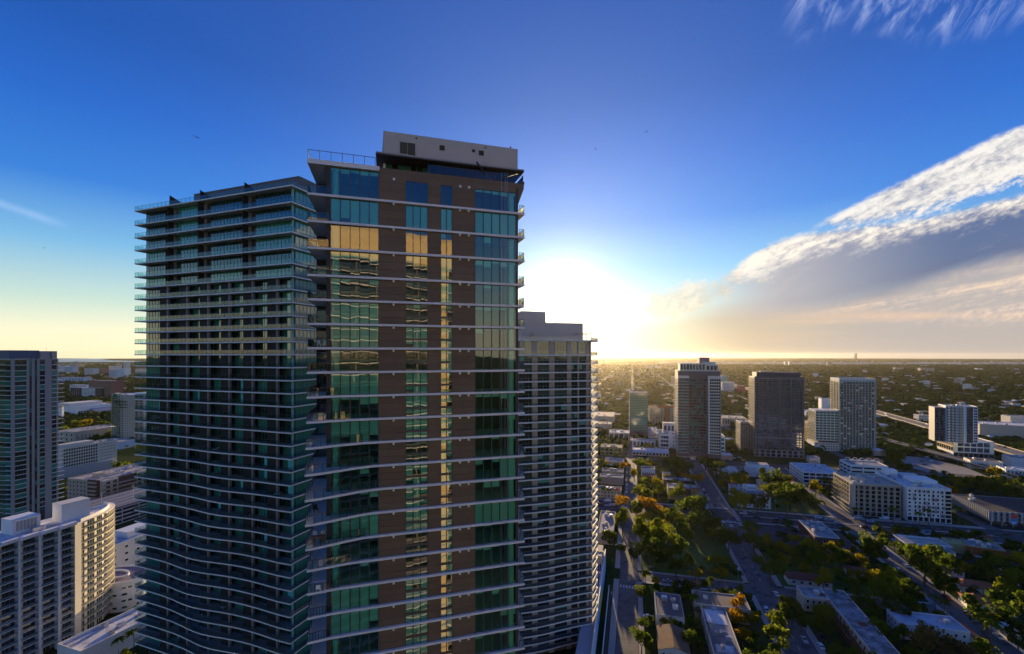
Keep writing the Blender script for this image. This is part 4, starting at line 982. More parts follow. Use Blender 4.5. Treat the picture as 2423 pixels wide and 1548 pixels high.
MB().faces([(0, -3, 4.3), (w, -3, 4.3), (w, -.02, 6.3), (0, -.02, 6.3), (0, -3, 4.1), (w, -3, 4.1), (w, -.02, 6.1), (0, -.02, 6.1)], [(0, 1, 2, 3), (7, 6, 5, 4), (0, 4, 5, 1)]).build('awning', LBLUE, T)
T, f, w = block('cream apartment block with orange-red stair bays, seen between the two glass towers', 1536, 962, 32, 1602, 18, wall=CREAM, roof=TERRA, pmat=TERRA, nun=2, faces=[('F', wn(8, 10, .5, .5, style='both', frame=CREAM))])
MB().box(w*.56, w*.72, -1.9, .1, 0, 34).build('stair_bay', pm('rust_stucco', (.34, .12, .06), .8), T); MB().box(w*.3, w*1.0, -.6, .2, 30.5, 33.8).build('rust_cornice', MATS['rust_stucco'], T)
block('huge flat tan market roof just beside the sun-hiding tower', 1400, 985, 12, 1452, 70, wall=SAND, roof=pm('tan_roof', (.42, .34, .27), .9, .2, .05), nun=4)
block('low sandy hall with a square cupola behind the slim green tower', 1400, 1003, 10, 1446, 30, wall=SAND, roof=MATS['tan_roof'], nun=3)
block('low beige shopping hall between the white-crowned and the dark tower', 1708, 990, 13, 1768, 45, wall=SAND, roof=MATS['tan_roof'], nun=6, faces=[('F', wn(1, 10, .5, .6, glass=GLK))])
block('far white hospital block beside a red one, above the shopping hall', 1708, 905, 30, 1737, 40, wall=WHITE, faces=[('F', wn(6, 8, .6, .5))], nun=2)
block('far bright red block beyond the dark tower', 1749, 913, 24, 1763, 30, wall=RED, nun=0, faces=[('F', wn(5, 4, .4, .4))])
block('far block painted teal and magenta above the white hospital', 1706, 889, 34, 1720, 30, wall=pm('teal_mural', (.12, .38, .40), .8), nun=0)
block('white windowless box between the dark and the stepped tower', 1944, 944, 26, 1972, 18, wall=WHITE, nun=1)
block('low flat white shed roofs left of the stepped tower', 1908, 976, 9, 1970, 50, wall=SAND, roof=ROOFW, nun=5)
block('narrow golden apartment block with ochre side, in the gap left of the stepped tower', 1912, 1000, 30, 1926, 22, wall=OCHRE, faces=[('F', wn(9, 3, .5, .5, style='both', frame=CREAM)), ('L', wn(9, 4, .5, .5, style='both', frame=CREAM))])
block('small white house with red window shades left of the striped slab', 2174, 983, 13, 2199, 16, wall=OFFWH, faces=[('F', wn(3, 4, .5, .5)), ('L', wn(3, 3, .5, .5))])
block('long low white building with a red roof patch by the vacant lot', 2296, 1090, 8, 2374, 16, az=R(-25), wall=OFFWH, roof=pm('rust_roof', (.30, .16, .10), .9, .3, .2), nun=3, faces=[('F', wn(2, 12, .4, .4)), ('L', wn(2, 3, .4, .4))])
block('small white gallery with tall arched windows below the red-patched roof', 2380, 1112, 8, 2450, 18, az=R(-25), wall=WHITE, roof=ROOFW, nun=3, faces=[('F', wn(1, 7, .6, .7)), ('L', wn(1, 3, .5, .6))])
block('grey-blue flat block at the right edge, behind the white gallery', 2394, 1084, 10, 2470, 20, az=R(-25), wall=LBLUE, roof=ROOFG, nun=2)

T4 = [o for o in COL.objects if str(o.get('label', '')).startswith('stepped pale green tower')][0]; w4 = T4.children[0].dimensions.x
for k in range(70):
    c, r = rng.randrange(9), rng.randrange(27); x = (c+.1)*w4/9; MB().box(x, x+w4/9*rng.choice((.35, .8)), -.30, -.05, 2.6+r*3.148, 4.6+r*3.148).build('screen_panel', rng.choice((OFFWH, CREAM, MATS['pale_slab'], DKG)), T4)
# ---- along the main road
block('three-storey white office block with deep dark window bays and a patched white roof', 1900.5, 1117.5, 10, 1990, 38, wall=WHITE, roof=ROOFW, pmat=WHITE, para=.8, nun=8, cat='office', name='office_building',
      faces=[('F', wn(3, 6, .86, .66, style='grid', frame=WHITE, glass=GLK, zb=.3, zt=10)), ('L', wn(3, 9, .7, .62, style='grid', frame=WHITE, glass=GLK, zb=.3, zt=10))])
T, f, w = block('tan seven-storey apartment block with a rounded corner, facing the main road', 2017, 1146, 23, 2131, 34, wall=pm('tan_render', (.36, .31, .25), .8, .1, .15), roof=pm('pink_roof', (.48, .40, .35), .9, .15, .1), pmat=SAND, para=1.0, nun=7, cat='apartment block', name='apartment_block',
      faces=[('F', wn(6, 8, .62, .74, style='grid', frame=MATS['tan_render'], glass=GLK, zb=3.6)), ('L', wn(6, 7, .62, .7, style='both', frame=SAND, glass=GLK, zb=3.6)), ('F', wn(1, 8, .8, .85, style='grid', frame=CONC, glass=GLK, zb=.1, zt=3.5))])
MB().tube((0, 0, 3.5), (0, 0, 23.4), 2.0, n=14).build('rounded_corner', SAND, T); MB().box(6, 14, 12, 20, 23.1, 25).build('roof_cabin', CREAM, T)
T, f, w = block('white eight-storey apartment block with scattered red-framed windows, facing the main road', 2146, 1155, 23.6, 2251, 46, wall=WHITE, roof=ROOFW, pmat=WHITE, para=1.2, nun=10, cat='apartment block', name='apartment_block',
      faces=[('F', wn(7, 7, .34, .5, a=.12, b=.88, zb=3.6, frame=GREYP, glass=GLK)), ('F', wn(7, 1, .5, .42, a=.0, b=.12, zb=3.6, glass=GLK)), ('F', wn(7, 1, .96, .72, a=.86, b=.995, zb=3.6, style='grid', frame=OFFWH, glass=GLK)), ('F', wn(1, 8, .84, .88, style='grid', frame=WHITE, glass=GLK, zb=.1, zt=3.6)), ('L', wn(7, 6, .3, .4, a=0, b=.6, zb=3.6))])
for k in range(26):
    c, r = rng.randrange(12), rng.randrange(7)
    MB().box(w*(.13+c*.062), w*(.13+c*.062)+w*.055, -.012, .0, 3.7+r*2.8, 3.7+r*2.8+2.6).build('grey_panel', GREYP if k % 3 else CONC, T)
for k in range(9): c, r = rng.randrange(7), rng.randrange(7); x = w*(.145+c*.105); MB().box(x, x+.28, -.2, -.02, 4.2+r*2.8, 6.2+r*2.8).build('red_reveal', RED, T)
MB().box(w*.45, w*.98, 14, 30, 23.7, 26.5).build('upper_roof', WHITE, T); MB().box(-9, -.05, 30, 44, 0, 22).build('rear_wing', WHITE, T); MB().box(4, 12, 38, 45, 23.6, 28).build('lift_room', WHITE, T)
fac(T, (-9, 30), (1, 0), (0, -1), 9, 2, 21, 6, 3, .3, .45, dist=360)
T, f, w = block('white ramped garage with arches along its top deck, behind the tan apartment block', 2013, 1101, 15, 2102, 24, wall=WHITE, roof=ROOFG, pmat=WHITE, para=.8, nun=2, cat='garage', name='parking_garage', faces=[('F', wn(4, 3, .9, .45, style='grid', frame=WHITE, glass=GLK)), ('L', wn(4, 3, .9, .5, style='grid', frame=WHITE, glass=GLK))])
for k in range(5):
    m = MB(); c = 3+k*6.0
    for q in range(8): a0, a1 = math.pi*q/8, math.pi*(q+1)/8; m.bar((c+2.6-2.6*math.cos(a0), 20, 15.5+3*math.sin(a0)), (c+2.6-2.6*math.cos(a1), 20, 15.5+3*math.sin(a1)), .4)
    m.build('arch', WHITE, T)
T, f, w = block('long low dark-roofed office building with pale vertical fins', 2344, 1210.5, 10, 2560, 42, wall=DKG, roof=pm('black_roof', (.035, .035, .04), .9, .3, .1), pmat=GREYP, para=.3, nun=4, cat='office', name='office_building', z0=3.2, faces=[('F', wn(2, 14, .75, .6, zb=3.5, glass=GLB)), ('L', wn(2, 16, .6, .6, zb=3.5, glass=GLB))])
for k in range(15): MB().box(k*w/15, k*w/15+1.1, -.9, -.02, 3.2, 10.4).build('fin', CONC, T)
for k in range(20): MB().box(-.9, -.02, k*2.1+.2, k*2.1+.9, 3.2, 10.4).build('fin', CONC, T)
for k in range(8): MB().box(k*w/8+.5, k*w/8+1, .5, 1, 0, 3.2).build('column', CONC, T)
MB().box(1, w-1, 3, 40, 0, 3.2).build('ground_floor', DKBR, T)
bn = MB().box(w*.215, w*.29, -1.05, -.92, 2.2, 9.6).build('banner', pm('banner_blue', (.06, .22, .55), .6), T); MB().box(w*.217, w*.288, -1.10, -1.06, 6.4, 9.5).build('banner_field', pm('banner_red', (.55, .07, .05), .6), bn)
MB().box(w*.225, w*.28, -1.10, -1.06, 3.6, 4.1).box(w*.225, w*.265, -1.10, -1.06, 2.7, 3.1).build('banner_text_bar', WHITE, bn)
block('red brick shop with a stepped grey roof full of vents, beside the parking lot', 1988, 1276, 4.8, 1928, 30, right=True, wall=BRICK, roof=ROOFG, pmat=OFFWH, para=.6, nun=7, cat='shop', name='shop_building', faces=[('F', wn(1, 4, .5, .5, glass=GLK))])
# station canopy with skylights
T = thing('canopy', 'flat white canopy on posts with rows of skylights, by the main road', 'canopy', (*G(2143, 1287, 5), 0), GA); f = Frame(*G(2143, 1287, 5), GA); w = f.S(2255)
MB().box(0, w, 0, 14, 4.6, 5.0).build('canopy_roof', pm('blue_canopy', (.28, .32, .40), .6), T)
for k in range(5): MB().box(1.2, w-1.2, 1.2+k*2.6, 2.4+k*2.6, 5.02, 5.35).build('skylight', SAND if k % 2 else ALU, T)
for k in range(18): x = k*w/18+.3; MB().box(x, x+.3, 13.9, 14.3, 4.5, 5.5).build('rafter_end', WHITE, T)
parapet(T, [(-.1, -.1), (w+.1, -.1), (w+.1, 14.1), (-.1, 14.1)], 5.0, .45, .25, WHITE)
for x in (1, w/2, w-1):
    for y in (1, 13): MB().box(x-.15, x+.15, y-.15, y+.15, 0, 4.6).build('post', WHITE, T)
FOOT.append((f, -2, w+2, -2, 16))
block('low flat-roofed annex with skylight boxes in front of the white canopy', 2206, 1306, 4, 2262, 13, wall=OFFWH, roof=ROOFG, nun=5, pmat=OFFWH)
T, f, w = block('orange-red restaurant with a yellow base band and a cluttered grey roof', 2288, 1292, 5.8, 2381, 12, az=R(-30), wall=pm('orange_stucco', (.52, .12, .035), .8, .1, .2), roof=ROOFG, pmat=OCHRE, para=.5, nun=8, cat='restaurant', name='restaurant', faces=[('F', wn(1, 6, .3, .3, a=.5, b=1, glass=GLK, zt=3.2))])
MB().box(-.02, w+.02, -.25, -.02, 0, 1.3).build('base_band', OCHRE, T); MB().box(-9, -.02, 2, 12, 0, 5.4).build('side_wing', OCHRE, T)
fr_ = f.w(w*.55, 12.2); block('small yellow kiosk with an orange hipped roof behind the restaurant', 2326, 1273, 4.5, 2350, 6, az=R(-30), wall=OCHRE, roof=TERRA, pmat=TERRA, nun=0, cat='kiosk', name='kiosk')
T, f, w = block('white three-storey residence edged in terracotta tiles, half hidden by two round trees', 1824, 1177, 9.4, 1744, 34, right=True, wall=pm('bluish_white_stucco', (.62, .68, .74), .8, .06, .2), roof=ROOFG, pmat=TERRA, para=.9, nun=3, cat='residence', name='residence', faces=[('F', wn(3, 7, .35, .45, glass=GLK)), ('L', wn(3, 9, .35, .45, glass=GLK))])
MB().box(w*.35, w*.75, 16, 22, 9.4, 13).build('roof_cabin', WHITE, T); fac(T, (w*.35, 16), (1, 0), (0, -1), w*.4, 9.6, 12.8, 1, 4, .4, .5, dist=380)
MB().box(w*.33, w*.42, 15, 17, 9.4, 14.5).build('chimney', OFFWH, T)
block('low white hall with a stepped roof near the top of the second avenue', 1703, 1113, 6, 1747, 18, wall=WHITE, roof=ROOFW, nun=3, faces=[('F', wn(1, 6, .3, .35))])
T, f, w = block('white two-level art-deco block with a raised dark roof, left of the white offices', 1769, 1111, 7, 1836, 14, wall=WHITE, roof=ROOFW, nun=2, pmat=WHITE, faces=[('F', wn(1, 5, .15, .2))])
MB().box(w*.1, w*.85, 8, 20, 0, 10.5).build('upper_block', WHITE, T); MB().box(w*.12, w*.83, 8.2, 19.8, 10.52, 10.6).build('upper_roof', ROOFG, T)
block('low grey-roofed row house behind the round trees', 1795, 1141, 5, 1846, 8, wall=WHITE, roof=ROOFG, nun=1, faces=[('F', wn(1, 6, .4, .4))])

# ---- between the first avenue and the park
T, f, w = block('yellow apartment house with red tile bays and a patched grey roof', 1581, 1156, 8.8, 1657, 15, wall=OCHRE, roof=ROOFG, pmat=OCHRE, para=.6, nun=4, cat='apartment house', name='apartment_house', faces=[('F', wn(2, 9, .4, .45, glass=GLK, frame=CREAM))])
MB().box(w*.55, w*.7, -2.2, .1, 0, 9.6).build('red_bay', BRICK, T)
for x0, x1 in ((.35, .58), (.68, 1.01)): MB().faces([(w*x0, -1.1, 8.6), (w*x1, -1.1, 8.6), (w*x1, 2.5, 10.2), (w*x0, 2.5, 10.2), (w*x0, 2.5, 8.6), (w*x1, 2.5, 8.6)], [(0, 1, 2, 3), (1, 5, 2), (0, 3, 4), (0, 4, 5, 1)]).build('tile_roof', TERRA, T)
block('grey hip-less long roof right behind the yellow apartment house', 1570, 1136, 7, 1637, 12, wall=DKBR, roof=ROOFG, nun=1)
block('small grey-roofed shed behind the long grey roof', 1568, 1122, 5, 1587, 8, wall=OFFWH, roof=ROOFG, nun=0)
block('white two-storey house with a dark roof facing the first avenue', 1518, 1109, 7.5, 1550, 10, wall=WHITE, roof=pm('maroon_roof', (.13, .07, .07), .9, .2, .3), nun=0, faces=[('F', wn(1, 6, .4, .3))])
block('brown-roofed brick house in front of the white two-storey house', 1520, 1127, 6.5, 1554, 9, wall=BRICK, roof=MATS['maroon_roof'], nun=0, faces=[('F', wn(2, 4, .4, .4, frame=CREAM))])
block('farther of two long grey-roofed tan apartment houses by the first avenue', 1424, 1114, 6.6, 1475, 10, wall=TAN, roof=ROOFG, pmat=SAND, nun=2, faces=[('F', wn(2, 8, .3, .35))])
block('nearer of two long grey-roofed tan apartment houses by the first avenue', 1419, 1128, 6.6, 1475, 10, wall=TAN, roof=ROOFG, pmat=SAND, nun=2, faces=[('F', wn(2, 8, .2, .3))])
T, f, w = block('cream corner house with an orange tile roof, facing the parking lot', 1412, 1158, 6.8, 1470, 11, wall=CREAM, roof=ROOFG, pmat=CREAM, nun=2, cat='house', name='house', faces=[('F', wn(2, 7, .4, .4, glass=GLK))])
MB().faces([(w*.62, -.6, 6.7), (w+.3, -.6, 6.7), (w+.3, 6, 6.7), (w*.62, 6, 6.7), (w*.81, 2.7, 8.6)], [(0, 1, 4), (1, 2, 4), (2, 3, 4), (3, 0, 4), (3, 2, 1, 0)]).build('tile_roof', pm('orange_tiles', (.55, .17, .05), .85, .2, .8), T)
block('plain grey flat roof building beside the sun-hiding tower', 1412, 1262, 6.5, 1451, 43, wall=CONC, roof=pm('mauve_roof', (.33, .29, .29), .9, .15, .1), pmat=CONC, nun=5)
block('low pale house with a terrace at the far end of the first avenue', 1432, 1090, 5, 1476, 14, wall=OFFWH, roof=MATS['mauve_roof'], nun=2, faces=[('F', wn(1, 5, .4, .4))])

# ---- close below, along the bottom of the view
block('square flat roof blotched brown and grey, beside the nearest crossing', 1553, 1455, 7, 1620, 20, wall=OFFWH, roof=pm('blotched_roof', (.22, .15, .12), .9, .4, .15, stain=1.0, staincol=(.11, .12, .14)), pmat=CONC, para=.35, nun=2, faces=[('F', wn(2, 4, .4, .4))])
def gable(label, px, py, w, d, h, rise, az, wall, roof, cat='house', along='y', over=.5, faces=(), group=None):
    x, y = G(px, py, h); T = thing('house', label, cat, (x, y, 0), az, group); f = Frame(x, y, az)
    b = MB().box(0, w, 0, d, 0, h)
    if along == 'y': b.faces([(0, 0, h), (w, 0, h), (w/2, 0, h+rise), (0, d, h), (w, d, h), (w/2, d, h+rise)], [(0, 1, 2), (5, 4, 3)])
    b.build('wall', wall, T)
    if along == 'y': a = [(-over, -over, h-.25), (w/2, -over, h+rise), (w+over, -over, h-.25), (-over, d+over, h-.25), (w/2, d+over, h+rise), (w+over, d+over, h-.25)]; fs = [(0, 1, 4, 3), (1, 2, 5, 4)]
    else: a = [(-over, -over, h-.25), (w+over, -over, h-.25), (w+over, d+over, h-.25), (-over, d+over, h-.25), (d/2*.8, d/2, h+rise), (w-d/2*.8, d/2, h+rise)]; fs = [(0, 1, 5, 4), (1, 2, 5), (2, 3, 4, 5), (3, 0, 4)]
    k = len(a); a = a+[(p[0], p[1], p[2]+.18) for p in a]
    m = MB().faces(a, [tuple(i+k for i in q) for q in fs]+[q[::-1] for q in fs])
    if along == 'y': m.faces(a, [(0, 6, 7, 1), (1, 7, 8, 2), (0, 3, 9, 6), (2, 8, 11, 5)])
    else: m.faces(a, [(0, 6, 7, 1), (1, 7, 8, 2), (2, 8, 9, 3), (3, 9, 6, 0)])
    m.build('roof', roof, T)
    for fc in faces:
        o, u, nr, L = {'F': ((0, 0), (1, 0), (0, -1), w), 'R': ((w, 0), (0, 1), (1, 0), d), 'L': ((0, d), (0, -1), (-1, 0), d)}[fc[0]]; fac(T, o, u, nr, L, .4, h-.3, dist=f.d(0), **fc[1])
    FOOT.append((f, -2, w+2, -2, d+2)); return T
gable('white-fronted house under a brown gable roof with rusty streaks', 1560, 1535, 11, 15.5, 6, 1.5, GA, WHITE, pm('brown_shingles', (.16, .095, .06), .9, .35, .4, stain=.5, staincol=(.26, .12, .05)), faces=[('F', wn(2, 4, .3, .35))])
T, f, w = block('long weathered flat roof running towards the viewer, orange trees along its side', 1689, 1549, 6, 1759, 48, wall=SAND, roof=pm('streaked_roof', (.34, .32, .31), .9, .4, .12, stain=.9, staincol=(.10, .095, .09)), pmat=OFFWH, para=.3, nun=3, faces=[('L', wn(2, 9, .3, .4)), ('R', wn(2, 9, .3, .4))])
MB().box(-2.2, 21, 36, 48.5, 0, 6.4).build('cross_wing', SAND, T); MB().box(-2, 20.8, 36.2, 48.3, 6.41, 6.5).build('wing_roof', pm('brown_roof', (.24, .19, .15), .9, .3, .1, stain=.4), T)
for x0, x1, y0, y1 in ((1, 9, 22, 33), (1.5, 8, 2, 7), (4, 6.5, 34, 35.8)): MB().box(x0, x1, y0, y1, 6.0, 6.06+.02*x0).build('roof_patch', ROOFW, T)
parapet(T, [(-2.2, 36), (21, 36), (21, 48.5), (-2.2, 48.5)], 6.4, .3, .25, OFFWH)
T, f, w = block('L-shaped motel with a dark stained white roof and open red-brown galleries', 1903, 1413, 6.5, 1962, 11, wall=CREAM, roof=ROOFD, pmat=OFFWH, para=.3, nun=1, cat='motel', name='motel', faces=[('F', wn(2, 4, .4, .5, glass=GLK)), ('L', wn(2, 3, .3, .4))])
lg = w-.2
MB().box(w+.01, w+10, -52, 11, 0, 6.5).build('long_wing', CREAM, T); MB().poly([(w-.3, -51.8, 6.52), (w+9.8, -51.8, 6.52), (w+9.8, 10.8, 6.52), (w-.3, 10.8, 6.52)]).build('roof', ROOFD, T)
parapet(T, [(w-.02, -52), (w+10.02, -52), (w+10.02, 11), (w-.02, 11)], 6.5, .3, .25, OFFWH)
rb = pm('gallery_red', (.20, .075, .05), .8)
for z in (.15, 3.2): MB().box(w-1.7, w-.02, -50, -.5, z, z+.18).build('gallery', rb, T)
for k in range(13): MB().box(w-1.7, w-1.5, -49+k*4, -48.8+k*4, 0, 6.4).build('gallery_post', rb, T)
railing(T, [(w-1.65, -50, 3.38), (w-1.65, -.6, 3.38)], 1.0, 1.2, (rb, GLR), glass=None)
fac(T, (w, -2), (0, -1), (-1, 0), 46, .4, 6.2, 2, 12, .4, .55, GLD, CREAM, dist=200)
MB().box(w-12, w-.1, -52, -44, 0, 6.45).build('short_wing', CREAM, T); MB().poly([(w-11.8, -51.8, 6.5), (w-.3, -51.8, 6.5), (w-.3, -44.2, 6.5), (w-11.8, -44.2, 6.5)]).build('roof', ROOFD, T)
parapet(T, [(w-12, -52), (w-.05, -52), (w-.05, -44), (w-12, -44)], 6.5, .3, .25, OFFWH)
for x, y in ((7, 3), (w+4, -20), (w+3, -48)): parapet(T, [(x, y), (x+3, y), (x+3, y+1.8), (x, y+1.8)], 6.55, .5, .25, rb, 'roof_hatch')
T, f, w = block('white walled house with a flat white roof stained by dark puddles, by the third avenue', 2133, 1478, 6, 2297, 12, wall=WHITE, roof=pm('puddled_roof', (.55, .56, .62), .8, .1, .1, stain=.75, staincol=(.09, .08, .08)), pmat=WHITE, para=.4, nun=1, cat='house', name='house', faces=[('F', wn(2, 8, .3, .4, glass=GLB)), ('L', wn(2, 4, .3, .4, glass=GLK))])
MB().box(w+.05, w+4, -1, 11, 0, 4.2).build('side_annex', OFFWH, T); MB().faces([(w+.02, -1.3, 5.6), (w+4.5, -1.3, 4.1), (w+4.5, 11.3, 4.1), (w+.02, 11.3, 5.6), (w+.02, -1.3, 5.4), (w+4.5, -1.3, 3.9), (w+4.5, 11.3, 3.9), (w+.02, 11.3, 5.4)], [(0, 1, 2, 3), (7, 6, 5, 4), (0, 4, 5, 1), (1, 5, 6, 2)]).build('annex_roof', TERRA, T)
gable('farther red tiled bungalow with white walls, right of the third avenue', 2276, 1386, 14, 9, 3.6, 2.0, R(-25), WHITE, TERRA, along='x', faces=[('F', wn(1, 4, .4, .5))])
gable('nearer red tiled bungalow with a wide hipped roof, right of the third avenue', 2290, 1424, 17, 10, 3.6, 2.3, R(-25), WHITE, TERRA, along='x', faces=[('F', wn(1, 4, .4, .5))])
gable('long dark red tiled roof behind the lawn of the second avenue', 1866, 1368, 20, 8, 3.5, 1.9, GA, OFFWH, pm('dark_red_tiles', (.20, .06, .045), .85, .25, .8), along='x', faces=[('F', wn(1, 5, .4, .5))])
gable('small dark red roofed house deep among the trees behind the motel', 2012, 1354, 10, 8, 3.5, 1.6, GA, OFFWH, MATS['dark_red_tiles'], along='x')
block('pale flat garage roof at the right edge, below the bungalows', 2384, 1496, 3.6, 2440, 9, wall=OFFWH, roof=ROOFW, nun=0)
block('low white storage shed beside the nearer bungalow', 2256, 1356, 3.4, 2282, 6, wall=WHITE, roof=ROOFG, nun=0)
# ---- podium of the sun-hiding tower with its sports court
p0 = gp(-14.5, 170); T = thing('podium', 'white podium with a blue sports court and a painted wall, under the sun-hiding tower', 'podium', (*p0, 0), GA)
MB().box(-30, 0, 40, 98, 0, 9).build('podium_base', CONC, T); MB().box(-6, 0, 0, 39.98, 0, 9).build('podium_base', CONC, T); MB().poly([(-5.9, .1, 9.02), (-.1, .1, 9.02), (-.1, 97.9, 9.02), (-29.9, 97.9, 9.02), (-29.9, 40.1, 9.02), (-5.9, 40.1, 9.02)]).build('podium_deck', pm('deck_paving', (.46, .47, .52), .8, .1, .2), T)
MB().box(-22, -1.2, 46, 80, 9.03, 9.08).build('sports_court', pm('court_blue', (.018, .026, .16), .7, .1, .2), T)
m = MB()
for x0, x1, y0, y1 in ((-21, -2, 47, 47.15), (-21, -2, 78.8, 79), (-2.15, -2, 47, 79), (-6, -5.85, 50, 76), (-21, -2, 62.9, 63.05), (-10, -9.9, 56, 70)): m.box(x0, x1, y0, y1, 9.085, 9.095)
m.build('court_markings', PAINT, T)
MB().box(-22, -1.2, 81, 96, 9.03, 13).build('pavilion', SAND, T); MB().box(-22.4, -.8, 86, 88, 13.01, 13.3).build('roof_ridge', DKBR, T)
MB().box(-.3, .0, 0, 98, 9.02, 10.2).build('parapet', WHITE, T)
mw, t, o = newmat('painted_mural'); b_ = t.nodes.new('ShaderNodeBsdfDiffuse'); t.links.new(b_.outputs[0], o.inputs[0]); tcx = t.nodes.new('ShaderNodeTexCoord'); X_, Y_, Z_ = sep(t, E(t, tcx.outputs['Object']))
put(t, b_.inputs[0], (Y_/98.0).ramp([(0, (.66, .66, .68)), (.24, (.60, .62, .68)), (.34, (.22, .48, .72)), (.42, (.24, .52, .72)), (.47, (.66, .46, .08)), (.56, (.68, .52, .12)), (.62, (.16, .46, .70)), (.72, (.40, .50, .68)), (1, (.66, .66, .68))]))
MB().box(.01, .25, 2, 94, .2, 8.8).build('mural_wall', mw, T)
for k in range(3): MB().faces([(-9+k*3, 36+k*2, 9.05), (-7.4+k*3, 36+k*2, 9.05), (-7.4+k*3, 38+k*2, 10.6), (-9+k*3, 38+k*2, 10.6), (-8.2+k*3, 39, 9.05)], [(0, 1, 2, 3), (1, 4, 2), (0, 3, 4)]).build('playground_slide', pm('playground_yellow', (.62, .34, .04), .6), T)
for y in (58, 74): MB().tube((-.6, y, 9), (-.6, y, 15), .09).box(-.9, -.3, y-.2, y+.2, 14.9, 15.1).build('court_lamp', OFFWH, T)
FOOT.append((Frame(*p0, GA), -32, 2, -4, 100))
T = thing('garden_wall', 'long pale garden wall with planters beside the painted podium', 'wall', (*gp(-11.5, 170), 0), GA)
MB().box(-.2, .2, 0, 74, 0, 1.6).build('wall', WHITE, T); MB().box(.6, 1.6, 6, 70, 0, .6).build('planter', DKBR, T)
# ---- motorway beyond the stepped tower
def deck(pts, w, z, name, label):
    T = thing(name, label, 'motorway', (0, 0, 0)); m, k = MB(), []
    P = [Vector((*p, z)) for p in pts]
    for a, b in zip(P, P[1:]):
        s = (b-a).normalized().cross(Vector((0, 0, 1)))*w/2
        m.faces([a-s, a+s, b+s, b-s]+[q-Vector((0, 0, 1.2)) for q in (a-s, a+s, b+s, b-s)], [(0, 1, 2, 3), (7, 6, 5, 4), (0, 4, 5, 1), (1, 5, 6, 2), (2, 6, 7, 3), (3, 7, 4, 0)])
        k.append((a, b, s)); n = max(1, int((b-a).length/30))
    m.build('deck', ASPL, T)
    for g in (-1, 1):
        r = MB()
        for a, b, s in k: r.bar(a+s*g+Vector((0, 0, .5)), b+s*g+Vector((0, 0, .5)), .35, 1.0)
        r.build('barrier', SAND, T)
    for a, b, s in k:
        for q in range(max(1, int((b-a).length/35))): c = a.lerp(b, (q+.5)/max(1, int((b-a).length/35))); MB().box(c.x-1, c.x+1, c.y-1, c.y+1, 0, z-1.2).build('pillar', CONC, T)
    return P
def GZ(px, py, z): return G(px, py, z)
MWAY = deck([GZ(1960, 944, 7), GZ(2077, 976, 7), GZ(2200, 1010, 7), GZ(2352, 1056, 7), GZ(2500, 1100, 7)], 22, 7, 'motorway', 'raised motorway with pale barriers curving past the striped slab')
deck([GZ(1880, 1001, 5), GZ(2080, 1036, 5), GZ(2250, 1082, 5), GZ(2423, 1128, 5)], 9, 5, 'motorway', 'narrow motorway ramp in front of the long white podium')
deck([(XA(1690, 2100), 2100), (XA(1760, 1560), 1560), (XA(1830, 1300), 1300)], 30, 9, 'motorway', 'distant motorway slanting away behind the dark tower')
# ================================================================ left of the balcony towers
LE = R(90-14.5)
def side(label, px, py, h, L, dep, wall, roof, faces=(), nun=3, cat='building', name='building', z0=0, para=.6, pmat=None, az=LE):
    """a block whose long wall, running away to the right, is the one seen; px,py its nearest roof corner"""
    x, y = G(px, py, h); T = thing(name, label, cat, (x, y, 0), az); f = Frame(x, y, az); L = f.S(L) if L > 200 else L; d = f.d(L/2)
    MB().box(0, L, 0, dep, z0, h).build('wall', wall, T); MB().poly([(.2, .2, h+.02), (L-.2, .2, h+.02), (L-.2, dep-.2, h+.02), (.2, dep-.2, h+.02)]).build('roof', roof, T)
    parapet(T, [(-.02, -.02), (L+.02, -.02), (L+.02, dep+.02), (-.02, dep+.02)], h, para, .3, pmat or wall)
    for s, k in faces:
        k = dict(k); zb, zt = k.pop('zb', z0+.5), k.pop('zt', h-.4); a, b = k.pop('a', 0), k.pop('b', 1)
        o, u, nr, LL = {'F': ((0, 0), (1, 0), (0, -1), L), 'L': ((0, dep), (0, -1), (-1, 0), dep)}[s]
        fac(T, (o[0]+u[0]*LL*a, o[1]+u[1]*LL*a), u, nr, LL*(b-a), zb, zt, dist=d, **k)
    units(T, 0, L, 0, dep, h+.03, nun, d); FOOT.append((f, -2, L+2, -2, dep+2)); return T, f
side('beige windowed hall with a flat dark roof, beyond the balconied cream block', 177, 1023.6, 14, 292, 40, SAND, ROOFG, [('F', wn(1, 6, .2, .4, glass=GLK, b=.5)), ('L', wn(2, 4, .3, .4, glass=GLK))], 4, 'hall', 'hall')
T, f = side('long cream block with green glass balconies on a concrete plinth', 146, 1063, 28, 277, 16, pm('cream_white', (.60, .57, .48), .8, .08, .2), ROOFG, [('F', wn(6, 14, .74, .66, style='grid', frame=MATS['cream_white'], glass=GLK, zb=9, a=.02, b=.62)), ('F', wn(6, 9, .4, .45, zb=9, a=.66, b=.98, glass=GLK))], 6, 'apartment block', 'apartment_block')
MB().box(-6, f.S(262), -3.5, -.02, 0, 8.5).build('plinth', CONC, T); MB().box(0, f.S(225), 2, 12, 28.1, 31.5).build('roof_storey', MATS['cream_white'], T)
T, f, w = block('tan apartment block with dark brown bays and a cluttered roof, beside the balcony tower', 242, 1141, 20, 160, 62, right=True, wall=SAND, roof=pm('tan_roof_b', (.46, .39, .33), .9, .2, .2, stain=.3), pmat=OFFWH, para=.8, nun=14, cat='apartment block', name='apartment_block',
    faces=[('F', wn(6, 9, .38, .45, glass=GLK)), ('R', wn(6, 12, .6, .62, style='both', frame=SAND, glass=GLK)), ('L', wn(6, 8, .4, .5, style='both', frame=SAND))])
